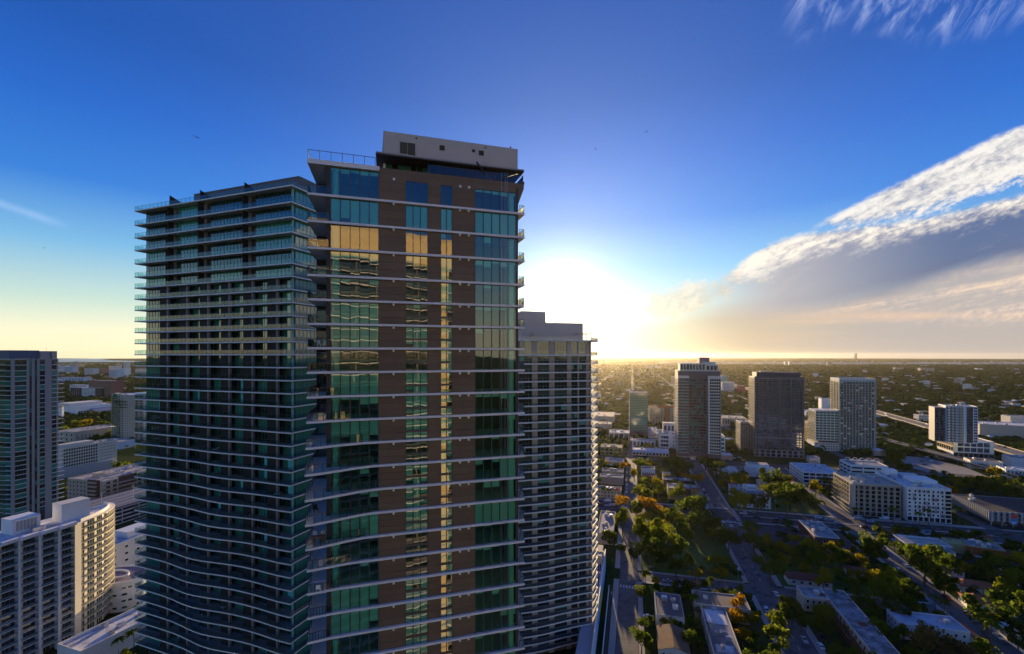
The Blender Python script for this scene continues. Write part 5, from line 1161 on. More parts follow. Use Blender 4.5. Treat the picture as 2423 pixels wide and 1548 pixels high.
MB().box(w*.6, w*.93, -.5, .1, 0, 21.2).build('brown_bay', pm('bay_brown', (.10, .06, .045), .8), T); MB().box(w-.1, w+.5, 12, 26, 0, 21.2).build('brown_bay', MATS['bay_brown'], T); MB().box(w*.3, w*.45, 10, 16, 20.1, 23).build('roof_cabin', CREAM, T)
for z in range(1, 7): MB().box(w*.66, w*.86, -1.9, -.52, z*3.1, z*3.1+1.1).build('balcony', SAND, T)
T, f, w = block('slim tower half teal balconies, half beige wall, far beyond the tan block', 264, 934, 64, 317, 26, cat='tower', name='apartment_tower', wall=SAND, roof=ROOFW, pmat=OFFWH, nun=4, faces=[('F', wn(20, 4, .8, .6, style='both', frame=OFFWH, glass=MATS['teal_window_glass'], a=0, b=.42)), ('F', wn(20, 1, .7, .7, a=.44, b=.52, glass=GLK)), ('F', wn(20, 4, .3, .45, a=.54, b=1, glass=GLK)), ('R', wn(20, 4, .4, .5, style='both', frame=CREAM))])
MB().box(w*.1, w*.24, -.3, 6, 52, 66).build('glass_shaft', GLD, T)
for z in (46, 50, 54): MB().box(w*.2, w*.7, -1.8, -.02, z, z+1.0).build('brown_balcony', DKBR, T)
block('white tower pierced by small square windows, glimpsed between balcony railings', 319, 930, 66, 352, 26, cat='tower', name='apartment_tower', wall=WHITE, roof=ROOFW, nun=3, faces=[('F', wn(20, 7, .4, .45, glass=GLK))])
block('blue-grey low depot behind the slim beige tower', 232, 1044, 9, 282, 20, wall=LBLUE, roof=ROOFG, nun=2)
block('brick red apartment block with pale balconies, far to the south', 210, 901, 46, 266, 30, wall=pm('faded_red', (.30, .11, .10), .8, .1, .1), roof=ROOFG, nun=2, faces=[('F', wn(10, 12, .5, .55, frame=OFFWH, style='both'))])
block('charcoal and white framed office block in front of the brick red one', 168, 917, 26, 240, 26, wall=DKBR, roof=ROOFW, pmat=WHITE, nun=3, faces=[('F', wn(7, 9, .7, .6, style='grid', frame=WHITE, a=.36, b=.8)), ('F', wn(7, 4, .5, .5, a=0, b=.3))])
block('low white arcade behind the charcoal office block', 165, 911, 16, 207, 20, wall=WHITE, roof=ROOFW, nun=1, faces=[('F', wn(2, 9, .6, .6, glass=GLK))])
T, f = side('white hangar-like hall under long pale slanted roofs, in front of the southern trees', 182, 963, 17, 268, 60, WHITE, pm('pale_metal_roof', (.56, .56, .62), .6, .08, .05), [('F', wn(1, 14, .7, .4, zb=3, zt=10))], 2, 'hall', 'hall')
MB().box(0, 60, 20, 55, 17.1, 23).build('upper_hall', OFFWH, T); MB().faces([(20, -22, 6), (f.S(266), -22, 6), (f.S(266), -.05, 11), (20, -.05, 11), (20, -22, 5.5), (f.S(266), -22, 5.5)], [(0, 1, 2, 3), (0, 4, 5, 1)]).build('lean_to_roof', pm('blue_metal_roof', (.22, .24, .33), .6), T)
T = thing('pylon_sign', 'slender white pylon catching the sun beside the pilaster tower', 'sign', (*G(145, 990), 0)); MB().box(-3, 3, -2, 2, 0, 21).build('pylon', WHITE, T); MB().box(-3.3, 3.3, -2.3, 2.3, 21.01, 23).build('cap', OCHRE, T)
for px, py, h, pr, mat, lb in ((138, 866, 50, 152, WHITE, 'far white block at the left end of the southern skyline'), (152, 868, 46, 172, LBLUE, 'far blue-shaded slab next to the left-end white block'), (200, 872, 44, 220, OFFWH, 'far pale pair of blocks before the brick slab'), (222, 872, 38, 246, pm('far_brick', (.34, .17, .12), .8), 'far brick-coloured slab on the southern skyline'), (258, 866, 56, 275, OFFWH, 'far tall pale block, upper of the cluster right of the brick slab'), (258, 875, 44, 277, LBLUE, 'far blue-white slab, lower left of the cluster'), (278, 872, 46, 296, WHITE, 'far white slab, right end of the cluster'), (292, 858, 60, 299, OFFWH, 'far lone tower nearest the bay'), (158, 861, 40, 172, CREAM, 'far sunlit yellow block below the bay'), (171, 856, 66, 176, CREAM, 'far slim sunlit spire block below the bay'), (176, 862, 34, 193, CREAM, 'far low sunlit terrace block below the bay'), (320, 873, 40, 345, OFFWH, 'far pale block behind the balcony railings'), (138, 893, 22, 200, LBLUE, 'long low blue-grey block among southern trees')):
    block(lb, px, py, h, pr, 30, wall=mat, nun=1, faces=[('F', wn(max(3, int(h/3.6)), 8, .5, .5, glass=GLB))])
# garage deck, white houses and podium right of the curved white tower
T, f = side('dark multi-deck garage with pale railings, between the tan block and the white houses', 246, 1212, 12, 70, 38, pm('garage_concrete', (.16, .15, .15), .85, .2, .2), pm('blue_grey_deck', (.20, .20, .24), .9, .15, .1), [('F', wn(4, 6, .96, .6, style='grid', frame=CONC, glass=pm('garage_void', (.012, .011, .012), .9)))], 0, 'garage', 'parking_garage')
for k in range(4): MB().bar((2, 6+k*8, 12.9), (68, 6+k*8, 12.9), .15, .5).build('deck_barrier', OFFWH, T)
for k in range(3): MB().tube((12+k*22, 20, 12), (12+k*22, 20, 20), .12).box(11+k*22, 13+k*22, 19.8, 20.2, 19.9, 20.1).build('deck_lamp', ALU, T)
T, f = side('stepped white house with a pale roof terrace, below the dark garage', 250, 1300, 16, 40, 18, WHITE, ROOFW, [('F', wn(4, 6, .25, .3, glass=GLK))], 4, 'house', 'house'); MB().box(14, 30, 4, 14, 16.1, 19.5).build('roof_cabin', WHITE, T); MB().box(2, 10, 6, 12, 16.1, 18).build('roof_cabin', WHITE, T)
x, y = G(283, 1362, 13); T = thing('oval_building', 'white oval building with slot windows and a ring-shaped roof', 'building', (x, y, 0), GA)
ov = [(13*math.cos(6.28318*k/36), 9.5*math.sin(6.28318*k/36)) for k in range(36)]; MB().prism(ov, 0, 13).build('wall', WHITE, T)
parapet(T, ov, 13, .9, .4, WHITE); MB().prism([(p[0]*.96, p[1]*.96) for p in ov], 13.01, 13.06).build('roof', pm('mauve_deck', (.26, .22, .25), .9, .15, .2), T)
parapet(T, [(p[0]*.5-2, p[1]*.42) for p in ov], 13.1, .9, .5, WHITE, 'roof_ring')
for r in range(4):
    for k in range(20, 36, 3):
        a, b = ov[k], ov[(k+1+(r+k) % 2) % 36]; s = 1.012; z = 1.5+r*3; MB().poly([(a[0]*s, a[1]*s, z), (b[0]*s, b[1]*s, z), (b[0]*s, b[1]*s, z+.9), (a[0]*s, a[1]*s, z+.9)]).build('slot_window', GLD, T)
FOOT.append((Frame(x, y, GA), -15, 15, -12, 12))
T, f = side('broad white podium terrace at the foot of the curved white tower', 190, 1548, 8, 75, 14, WHITE, ROOFW, (), 4, 'podium', 'podium', para=1.0, az=R(90-19.5))
T, f = side('low white wall and ramp beside the balcony tower foot', 262, 1500, 6, 60, 10, OFFWH, ROOFW, (), 2, 'podium', 'podium')
# the sunlit tower the picture is taken from the front of: only its mirror image in the brown tower's glass is seen
T = thing('apartment_tower', 'sunlit golden tower mirrored in the upper windows of the brown panel tower', 'tower', (-14, -12, 0), 0)
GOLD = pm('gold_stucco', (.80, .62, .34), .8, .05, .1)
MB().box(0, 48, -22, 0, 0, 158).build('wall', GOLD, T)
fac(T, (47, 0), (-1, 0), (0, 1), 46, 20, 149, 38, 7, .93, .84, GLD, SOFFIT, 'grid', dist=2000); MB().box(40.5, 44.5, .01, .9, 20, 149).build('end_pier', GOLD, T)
for k in range(38):
    z = 148-k*3.37; MB().prism([(1, .5), (47, .5), (47, 1.6), (34, 2.4), (20, 1.6), (1, 2.4)], z-.25, z).build('balcony', SLAB, T)
    if k < 20: railing(T, [(1, 2.3, z), (20, 1.5, z), (34, 2.3, z), (47, 1.5, z)], 1.1, 2.0, (METAL, GLR))
parapet(T, [(0, -22), (48, -22), (48, 0), (0, 0)], 158, 1.0, .3, CREAM)
# ================================================================ trees
import numpy as np
def leafmat(name, c1, c2, tr=.6):
    m, t, o = newmat(name); d = t.nodes.new('ShaderNodeBsdfDiffuse'); tl = t.nodes.new('ShaderNodeBsdfTranslucent'); mx = t.nodes.new('ShaderNodeMixShader'); mx.inputs[0].default_value = tr
    g = t.nodes.new('ShaderNodeNewGeometry'); oi = t.nodes.new('ShaderNodeObjectInfo')
    r = E(t, g.outputs['Random Per Island'])*.6+E(t, oi.outputs['Random'])*.4
    c = mixc(t, r.step(.15, .85), c1, c2); put(t, d.inputs[0], c); put(t, tl.inputs[0], mixc(t, .5, c, (c2[0]*1.9, c2[1]*1.5, c2[2]*.9)))
    t.links.new(d.outputs[0], mx.inputs[1]); t.links.new(tl.outputs[0], mx.inputs[2]); t.links.new(mx.outputs[0], o.inputs[0]); return m
LEAF = {'dark': leafmat('dark_leaves', (.034, .066, .010), (.078, .125, .018)), 'mid': leafmat('green_leaves', (.058, .105, .010), (.135, .18, .018)),
        'yellow': leafmat('yellow_green_leaves', (.13, .155, .010), (.27, .25, .018)), 'orange': leafmat('orange_leaves', (.21, .135, .010), (.34, .215, .014)), 'brown': leafmat('dry_leaves', (.085, .070, .030), (.15, .12, .05))}
BARK = pm('bark', (.10, .08, .06), .9, .25, 1.0)
def crownmesh(seed, kind, n=900, flat=1.0):
    """leaf sprays over uneven lobes; unit crown about one metre in radius, base at z=0"""
    r = random.Random(seed); lob = [(0, 0, .75*flat, .62)]
    for k in range(r.randint(6, 9)):
        a = r.uniform(0, 6.28); q = r.uniform(.35, .72); lob.append((q*math.cos(a), q*math.sin(a), r.uniform(.35, 1.15)*flat, r.uniform(.26, .46)))
    m = MB()
    for k in range(n):
        cx, cy, cz, R_ = r.choice(lob); z = r.uniform(-.75, 1); a = r.uniform(0, 6.28); h = math.sqrt(max(0, 1-z*z)); q = R_*r.uniform(.55, 1.06)
        p = Vector((cx+h*math.cos(a)*q, cy+h*math.sin(a)*q, cz+z*q*.85))
        nn = Vector((h*math.cos(a)+r.uniform(-.9, .9), h*math.sin(a)+r.uniform(-.9, .9), z+r.uniform(-.7, 1.0))).normalized()
        s = r.uniform(.055, .13); u = nn.orthogonal().normalized(); u.rotate(Matrix.Rotation(r.uniform(0, 6.28), 3, nn)); v = nn.cross(u)
        m.poly([p-u*s, p-v*s*.6+nn*s*.25, p+u*s, p+v*s*.6-nn*s*.2])
    return m.mesh('crown', LEAF[kind])
def trunkmesh(seed):
    r = random.Random(seed); m = MB(); m.tube((0, 0, -.1), (.02, .01, .55), .055, .038, 6)
    for k in range(4): a = k*1.6+r.uniform(-.4, .4); m.tube((.02, .01, .5), (.42*math.cos(a), .42*math.sin(a), .95+r.uniform(-.1, .2)), .026, .010, 5)
    return m.mesh('trunk', BARK)
CROWN = {k: [crownmesh(hash(k) % 97 if False else i*13+len(k), k, 900, f) for i, f in enumerate((1.0, .85, 1.15, .95))] for k in LEAF}
TRUNK = [trunkmesh(i) for i in range(3)]
def frond(m, L, droop, a, base, w=.34):
    r0 = Vector(base); d = Vector((math.cos(a), math.sin(a), 0)); s = Vector((-math.sin(a), math.cos(a), 0)); pts = []
    for k in range(6): q = k/5; pts.append(r0+d*(L*q)+Vector((0, 0, L*(.42*q-droop*q*q))))
    for k in range(5):
        wa, wb = w*math.sin(3.0*(k/5)+.14), w*math.sin(3.0*((k+1)/5)+.14); dz = Vector((0, 0, -.6))
        m.poly([pts[k], pts[k+1], pts[k+1]+s*wb+dz*wb, pts[k]+s*wa+dz*wa]); m.poly([pts[k], pts[k]-s*wa+dz*wa, pts[k+1]-s*wb+dz*wb, pts[k+1]])
def palmmesh(seed):
    r = random.Random(seed); c, h = MB(), 1.0
    for k in range(15): frond(c, r.uniform(.30, .40), r.uniform(.5, 1.15), k*2.4+r.uniform(-.3, .3), (.03, 0, 1.0), .055)
    t = MB().tube((0, 0, -.02), (.015, 0, .5), .022, .017, 6).tube((.015, 0, .5), (.03, 0, 1.0), .017, .015, 6)
    return c.mesh('crown', LEAF['mid']), t.mesh('trunk', BARK)
PALM = [palmmesh(i) for i in range(3)]
TREES, NEAR = [], []
def blocked(x, y, r):
    for f, a0, a1, b0, b1 in FOOT:
        dx_, dy_ = x-f.x, y-f.y; a, b = dx_*f.u[0]+dy_*f.u[1], dx_*f.n[0]+dy_*f.n[1]
        if a0-r < a < a1+r and b0-r < b < b1+r: return True
    return False
ADJ = {'dark': 'dark green', 'mid': 'mid green', 'yellow': 'yellow-green', 'orange': 'orange-leaved', 'brown': 'dry brownish'}
import re
def short(lb): return re.split(r',| with | beside | behind | at the | under | below | above | in front | right of| left of| by the | facing | on the | edged | towards | between | near | running | pierced | standing | seen | beyond | half | and | rows? of | hiding | set | glimpsed ', lb)[0].strip()
MARK = []
for o in list(COL.objects):
    if o.get('category') and o.type == 'EMPTY' and o.get('label'):
        bb = [c_ for c_ in o.children if c_.type == 'MESH']
        if not bb: continue
        vs = [Vector(v) for v in bb[0].bound_box]; ctr = sum(vs, Vector())/8; a = o.rotation_euler.z
        w_ = Vector((o.location.x+ctr.x*math.cos(a)-ctr.y*math.sin(a), o.location.y+ctr.x*math.sin(a)+ctr.y*math.cos(a)))
        MARK.append((w_, short(o['label']), max(1, bb[0].dimensions.x/2), max(1, bb[0].dimensions.y/2)))
seen_s = {}
for m_ in MARK: seen_s[m_[1]] = seen_s.get(m_[1], 0)+1
MARK = [m_ for m_ in MARK if seen_s[m_[1]] == 1 and len(m_[1].split()) < 9 and 'reflection' not in m_[1] and 'golden tower' not in m_[1]]
PEND = []
def near_label(T, what, group, reach=''): PEND.append((T, what, group))
ORD = ['', 'second ', 'third ', 'fourth ', 'fifth ', 'sixth ', 'seventh ', 'eighth ', 'ninth ', 'tenth ']
def settle_labels():
    box = {}
    for T, what, group in PEND:
        x, y = T.location.x, T.location.y; p = Vector((x, y))
        m_ = min(MARK, key=lambda q: max(0, (q[0]-p).length-min(q[2], q[3]))); d = p-m_[0]
        vx, vy = x/math.hypot(x, y), y/math.hypot(x, y); f_ = d.x*vx+d.y*vy; s_ = d.x*vy-d.y*vx
        rel = ('behind' if f_ > 0 else 'in front of') if abs(f_) > abs(s_) else ('to the right of' if s_ > 0 else 'to the left of')
        box.setdefault((what, rel, m_[1]), []).append((d.length, T, group))
    for (what, rel, sh), L_ in box.items():
        L_.sort(key=lambda q: q[0])
        for k, (d_, T, group) in enumerate(L_):
            od = '' if len(L_) == 1 else ('nearest ' if k == 0 else (ORD[k] if k < 10 else f'{k+1}th ')+'nearest ')
            w__ = f'{what}, {od}{rel} the '.split(); T['label'] = ' '.join(w__+sh.split()[-max(2, 16-len(w__)):])
            T['group'] = group
def tree(x, y, R_, kind, label=None, hs=1.0):
    T = thing('tree', 'tree', 'tree', (x, y, 0), rng.uniform(0, 6.28)); near_label(T, f"{'broad' if R_ > 7 else 'medium' if R_ > 4 else 'small'} {ADJ[kind]} tree", 'trees of the city blocks')
    c = put_mesh('crown', rng.choice(CROWN[kind]), T, (0, 0, R_*.42)); s = R_*rng.uniform(.9, 1.1); c.scale = (R_, s, R_*hs*rng.uniform(.9, 1.15))
    t = put_mesh('trunk', rng.choice(TRUNK), T); t.scale = (R_, R_, R_*1.1); TREES.append((x, y, R_)); return T
def palm(x, y, h, label=None):
    T = thing('palm_tree', 'palm', 'palm tree', (x, y, 0), rng.uniform(0, 6.28)); near_label(T, f"{'tall' if h > 9 else 'low'} palm tree", 'palm trees of the city blocks'); p = rng.choice(PALM)
    c = put_mesh('crown', p[0], T); t = put_mesh('trunk', p[1], T); k = rng.uniform(.9, 1.1)*(1.25 if h < 8 else 1)
    c.scale = (h*k, h*k, h); t.scale = (h, h, h); TREES.append((x, y, 2)); return T
KEY = """1417 1094 20 m;1435 1095 18 y;1478 1100 24 o;1513 1092 34 m;1501 1119 26 y;1552 1141 26 y;1517 1158 44 m;1557 1161 30 m;1594 1094 56 d;1620 1106 40 d;1650 1131 32 o;1669 1089 36 d;1696 1102 40 d;1471 1185 32 o;1505 1195 40 m;1528 1192 40 o;1557 1204 34 o;1637 1195 70 d;1603 1168 40 m;
1525 1222 34 y;1473 1229 50 m;1518 1254 56 m;1561 1246 54 y;1577 1271 66 m;1535 1288 64 d;1620 1254 40 m;1442 1271 36 d;1468 1297 24 d;1713 1271 50 d;1637 1229 56 d;1747 1133 64 y;1818 1128 56 d;1849 1136 40 d;1828 1155 48 d;1869 1170 64 d;1894 1178 54 d;1747 1182 54 y;1791 1187 46 d;1930 1155 32 y;1943 1165 22 m;
1864 1239 24 d;1773 1248 36 m;1725 1273 48 d;1784 1276 54 d;1871 1268 14 y;1844 1288 32 y;1913 1293 40 y;1933 1290 22 y;1991 1312 40 d;1970 1297 30 y;2116 1090 44 d;2141 1104 28 d;2353 1112 30 y;2263 1136 24 y;2336 1144 54 d;2300 1152 30 d;2403 1165 46 d;2165 1254 22 d;2082 1251 26 m;2310 1263 26 d;2150 1308 40 d;2057 1297 54 d;
1600 1337 46 d;1645 1352 34 y;1708 1350 36 y;1522 1398 36 m;1594 1389 22 d;1620 1411 18 y;1650 1420 26 y;1656 1445 30 m;1527 1476 34 d;1585 1470 46 y;1613 1473 36 y;1518 1515 50 d;1645 1473 36 m;1639 1516 46 d;1743 1432 42 o;1747 1463 42 o;1756 1499 36 o;1764 1413 30 d;1833 1467 50 m;1844 1506 66 m;1866 1441 54 d;1823 1340 64 d;
1949 1369 46 y;1923 1330 40 m;1991 1313 36 y;2054 1339 30 m;2094 1383 76 m;2110 1410 60 m;2152 1395 54 d;2070 1300 60 d;2187 1328 84 d;2234 1337 56 d;2339 1337 50 d;2234 1379 56 d;2328 1445 86 d;2386 1426 74 d;2386 1395 46 m;2077 1477 48 m;2211 1512 92 b;2269 1540 66 b;1874 1454 46 d;1958 1489 34 d;2409 1500 56 d;1905 1470 40 d;2120 1440 50 d;2150 1430 50 d;2020 1380 40 m;2040 1420 50 d;2060 1450 44 d;2180 1480 40 m;2130 1500 44 m;2100 1520 40 d;1985 1352 30 m;1500 1310 30 d;1575 1310 50 d;1610 1300 40 d;1690 1240 40 d;1660 1215 50 d;1590 1225 40 d"""
LET = {'m': 'mid', 'd': 'dark', 'y': 'yellow', 'o': 'orange', 'b': 'brown'}
for row in KEY.replace('\n', '').split(';'):
    px, py, wd_, k = row.split(); px, py, wd_ = float(px), float(py), float(wd_)
    x, y = G(px, py, 5)
    for _ in range(3): R_ = min(11, max(2.2, wd_*y/FPX*.60)); x, y = G(px, py, 1.12*R_)      # the photo shows where the middle of each crown is
    tree(x, y, R_, LET[k])
for px, py, h in ((1863, 1222, 11), (1940, 1216, 10), (2023, 1232, 9), (2113, 1236, 10), (2175, 1243, 9), (2197, 1243, 11), (2265, 1240, 12), (1527, 1393, 9), (1986, 1352, 10), (2346, 1548, 13), (2234, 1462, 8), (2213, 1446, 7), (1546, 1178, 12), (1562, 1185, 11), (1430, 1180, 9), (1441, 1184, 9), (1422, 1176, 8), (1548, 1208, 9), (2098, 1206, 8), (1640, 1452, 9), (1598, 1168, 12), (2075, 1262, 7)):
    palm(*G(px, py), h)
# palms and trees on the podium roofs and by the water side, left
for px, py, h in ((150, 1010, 10), (232, 990, 12), (250, 995, 11), (262, 1000, 10), (226, 1005, 9), (160, 1060, 8), (170, 1062, 8), (300, 1072, 9), (316, 1075, 9), (330, 1070, 9), (318, 1545, 9), (280, 1550, 7)):
    palm(*G(px, py), h, f"{'tall' if h > 9 else 'low'} palm among the buildings left of the balcony tower")
for px, py, wd_, k in ((150, 1015, 30, 'm'), (175, 1002, 34, 'm'), (205, 1000, 40, 'y'), (235, 1008, 40, 'm'), (190, 1068, 36, 'd'), (215, 1064, 40, 'd'), (245, 1060, 30, 'd'), (150, 1075, 30, 'd'), (205, 1138, 30, 'd'), (238, 1132, 22, 'm'), (280, 1108, 30, 'd'), (300, 1100, 30, 'm'), (146, 1190, 24, 'y'), (150, 1160, 22, 'm'), (262, 1022, 30, 'm'), (150, 957, 24, 'y'), (145, 940, 22, 'm'), (255, 955, 30, 'y'), (225, 948, 26, 'm'), (330, 1120, 30, 'd'), (325, 1152, 24, 'm'), (335, 1468, 24, 'd'), (310, 1452, 20, 'd'), (300, 1552, 40, 'd')):
    R_ = max(2.5, min(9, wd_*G(px, py, 5)[1]/FPX*.52)); x, y = G(px, py, 1.12*R_); tree(x, y, R_, LET[k])
def okspot(x, y, r):
    if blocked(x, y, r*.55): return False
    for q in TREES:
        if (q[0]-x)**2+(q[1]-y)**2 < (.62*(q[2]+r))**2: return False
    a, b = gab(x, y)
    if 5 < a < 57 and 268 < b < 362 and not (b > 340 or a < 16 or b < 280 or (a > 48 and b > 320)): return False     # the open middle of the lawn
    if 79 < a < 136 and 318 < b < 361 and rng.random() < .85: return False
    if 156 < a < 300 and 312 < b < 361 and rng.random() < .75: return False
    if 80 < a < 142 and 500 < b < 551: return False
    return True
EXTRA = []
def fill(n, a0, a1, b0, b1, r0, r1, mix, tries=9000, single=False):
    c = 0
    for _ in range(tries):
        if c >= n: break
        a, b = rng.uniform(a0, a1), rng.uniform(b0, b1); x, y = gp(a, b); r = rng.uniform(r0, r1)
        px = CX+x*FPX/y
        if not (1395 < px < 2470) or not okspot(x, y, r): continue
        (EXTRA.append((x, y, r, rng.choice(mix))), TREES.append((x, y, r))) if SINGLES >= 255 or single is False else tree(x, y, r, rng.choice(mix)); c += 1
    return c
SINGLES = 0
fill(40, -10, 200, 125, 256, 3, 6, ['dark', 'mid', 'mid', 'yellow'], single=True)
fill(26, 150, 330, 240, 366, 3, 6.5, ['dark', 'mid', 'yellow'], single=True)
fill(14, 10, 140, 268, 366, 3.5, 6, ['mid', 'mid', 'yellow'], single=True)
fill(30, -60, 260, 391, 500, 3.5, 6.5, ['dark', 'mid', 'yellow', 'orange'], single=True)
fill(26, 74, 141, 266, 320, 3.2, 6.0, ['dark', 'mid', 'mid', 'yellow'])
fill(24, 44, 57, 268, 364, 3.0, 5.0, ['dark', 'mid'])
fill(140, -10, 300, 125, 256, 2.0, 4.5, ['dark', 'mid', 'mid', 'yellow'])
fill(110, 150, 460, 180, 366, 2.5, 5.5, ['dark', 'dark', 'mid'])
fill(120, -60, 380, 391, 553, 2.5, 5.5, ['dark', 'mid', 'mid', 'yellow'])
fill(40, 5, 140, 268, 366, 2, 4, ['dark', 'mid'])
def crowns(name, L_, kind):
    Vs, Fs, k = [], [], 0
    for x, y, r in L_:
        me = rng.choice(CROWN[kind]); n_ = len(me.vertices); V = np.empty(n_*3, dtype=np.float32); me.vertices.foreach_get('co', V); V = V.reshape(-1, 3).copy(); a = rng.uniform(0, 6.28)
        W = np.stack([(V[:, 0]*math.cos(a)-V[:, 1]*math.sin(a))*r+x, (V[:, 0]*math.sin(a)+V[:, 1]*math.cos(a))*r+y, V[:, 2]*r*rng.uniform(.85, 1.1)+r*.35], 1)
        Vs.append(W); Fs.append(np.arange(k, k+n_, dtype=np.int32)); k += n_
    V, Fc = np.concatenate(Vs), np.concatenate(Fs); me = bpy.data.meshes.new(name); nf_ = len(Fc)//4
    me.vertices.add(len(V)); me.vertices.foreach_set('co', V.ravel()); me.loops.add(len(Fc)); me.loops.foreach_set('vertex_index', Fc)
    me.polygons.add(nf_); me.polygons.foreach_set('loop_start', np.arange(0, nf_*4, 4, dtype=np.int32)); me.polygons.foreach_set('loop_total', np.full(nf_, 4, dtype=np.int32))
    me.update(calc_edges=True); me.materials.append(LEAF[kind]); return put_mesh(name, me, None, kind='stuff')
for kd in ('dark', 'mid', 'yellow', 'orange'):
    q = [(x, y, r) for x, y, r, k in EXTRA if k == kd]
    if q: crowns('yard_foliage', q, kd)['label'] = f'{ADJ[kd]} yard foliage filling the blocks between the single trees'
# the wooded suburb beyond: too many to count
def ico(seed):
    bm = bmesh.new(); bmesh.ops.create_icosphere(bm, subdivisions=1, radius=1); r = random.Random(seed)
    for v in bm.verts: v.co *= r.uniform(.72, 1.2); v.co.z = v.co.z*.8+.55
    bm.verts.ensure_lookup_table(); V = np.array([v.co[:] for v in bm.verts], dtype=np.float32); Fc = np.array([[v.index for v in f.verts] for f in bm.faces], dtype=np.int32); bm.free(); return V, Fc
ICO = [ico(i) for i in range(6)]
def mass(name, pts, mat):
    Vs, Fs, k = [], [], 0
    for i, (x, y, r) in enumerate(pts):
        V, Fc = ICO[i % 6]; a = rng.uniform(0, 6.28); ca_, sa_ = math.cos(a), math.sin(a)
        W = np.stack([(V[:, 0]*ca_-V[:, 1]*sa_)*r+x, (V[:, 0]*sa_+V[:, 1]*ca_)*r*rng.uniform(.8, 1.2)+y, V[:, 2]*r*rng.uniform(.75, 1.1)], 1)
        Vs.append(W); Fs.append(Fc+k); k += len(V)
    V, Fc = np.concatenate(Vs), np.concatenate(Fs); me = bpy.data.meshes.new(name)
    me.vertices.add(len(V)); me.vertices.foreach_set('co', V.ravel()); me.loops.add(Fc.size); me.loops.foreach_set('vertex_index', Fc.ravel())
    me.polygons.add(len(Fc)); me.polygons.foreach_set('loop_start', np.arange(0, Fc.size, 3, dtype=np.int32)); me.polygons.foreach_set('loop_total', np.full(len(Fc), 3, dtype=np.int32))
    me.update(calc_edges=True); me.materials.append(mat); return put_mesh(name, me, None, kind='stuff')
pts = []
def seen(x, y): px = CX+x*FPX/y; return 1385 < px < 2500 or 95 < px < 352
grid_hit = {}
for _ in range(200000):
    if len(pts) > 21000: break
    y = 560*(5200/560)**rng.random(); px = rng.uniform(1385, 2500) if rng.random() < .86 else rng.uniform(95, 352); x = XA(px, y)
    a, b = gab(x, y)
    if (px > 400 and b < 570) or (px < 400 and y < 640): continue
    r = rng.uniform(3.5, 6.5)*(1 if y < 1500 else 1.4 if y < 2500 else 2.0)
    if b > 800 and (any(abs(a-s) < 5+r*.5 for s in STR) or any(abs(b-s) < 5+r*.5 for s in (880, 1080, 1330, 1640, 2050, 2600, 3400))): continue
    key = (int(x/(r*1.15)), int(y/(r*1.15)))
    if key in grid_hit: continue
    if math.sin(x*.011+1.7)*math.cos(y*.009)+math.sin(x*.031+y*.017)*.5 < -.95: continue
    if y < 1500 and blocked(x, y, 2): continue
    if any((p-MWAY[0]).length < 0 for p in ()): continue
    grid_hit[key] = 1; pts.append((x, y, r))
SUB = leafmat('suburb_leaves', (.024, .050, .010), (.080, .105, .020), .3)
mass('suburb_trees', [p for p in pts if p[1] < 1500], SUB)['label'] = 'dense green tree cover of the suburb beyond the towers'
mass('far_woods', [p for p in pts if p[1] >= 1500], SUB)['label'] = 'far tree cover fading towards the horizon'
low = [(x+rng.uniform(-1, 1), y, rng.uniform(.8, 1.7)) for x, y, r in ((*gp(rng.uniform(-60, 330), rng.uniform(130, 560)), 1) for _ in range(1700)) if not blocked(x, y, 1.2) and okspot(x, y, 1.0)]
mass('shrubs', low, LEAF['dark'])['label'] = 'low shrubs filling the yards between the houses'
# ---- houses of the suburb: the nearest ones each by itself, the farther roofs as one mass
hm = {}
def house_meshes(i):
    r = random.Random(i); w, d, h = r.uniform(9, 17), r.uniform(8, 12), r.uniform(3.2, 6.5)
    wl = MB().box(-w/2, w/2, -d/2, d/2, 0, h).mesh('wall', (WHITE, OFFWH, CREAM, TAN, SAND, PEACH)[i % 6])
    m = MB()
    if i % 3: m.box(-w/2-.2, w/2+.2, -d/2-.2, d/2+.2, h, h+.4)
    else: m.faces([(-w/2-.5, -d/2-.5, h), (w/2+.5, -d/2-.5, h), (w/2+.5, d/2+.5, h), (-w/2-.5, d/2+.5, h), (-w/4, 0, h+2), (w/4, 0, h+2)], [(0, 1, 5, 4), (1, 2, 5), (2, 3, 4, 5), (3, 0, 4)])
    rf = m.mesh('roof', (ROOFW, ROOFG, ROOFW, TERRA, ROOFG, ROOFW, TERRA, ROOFW)[i % 8]); wd2 = MB()
    for k in range(4): wd2.box(-w/2+1+k*(w-2)/4, -w/2+1+k*(w-2)/4+1.2, -d/2-.06, -d/2-.01, 1, 2.3)
    return wl, rf, wd2.mesh('windows', GLD), (['white', 'off-white', 'cream', 'tan', 'sand', 'peach'][i % 6], 'flat' if i % 3 else 'hipped', ['white', 'grey', 'white', 'tiled', 'grey', 'white', 'tiled', 'white'][i % 8])
HM = [house_meshes(i) for i in range(24)]
n = 0
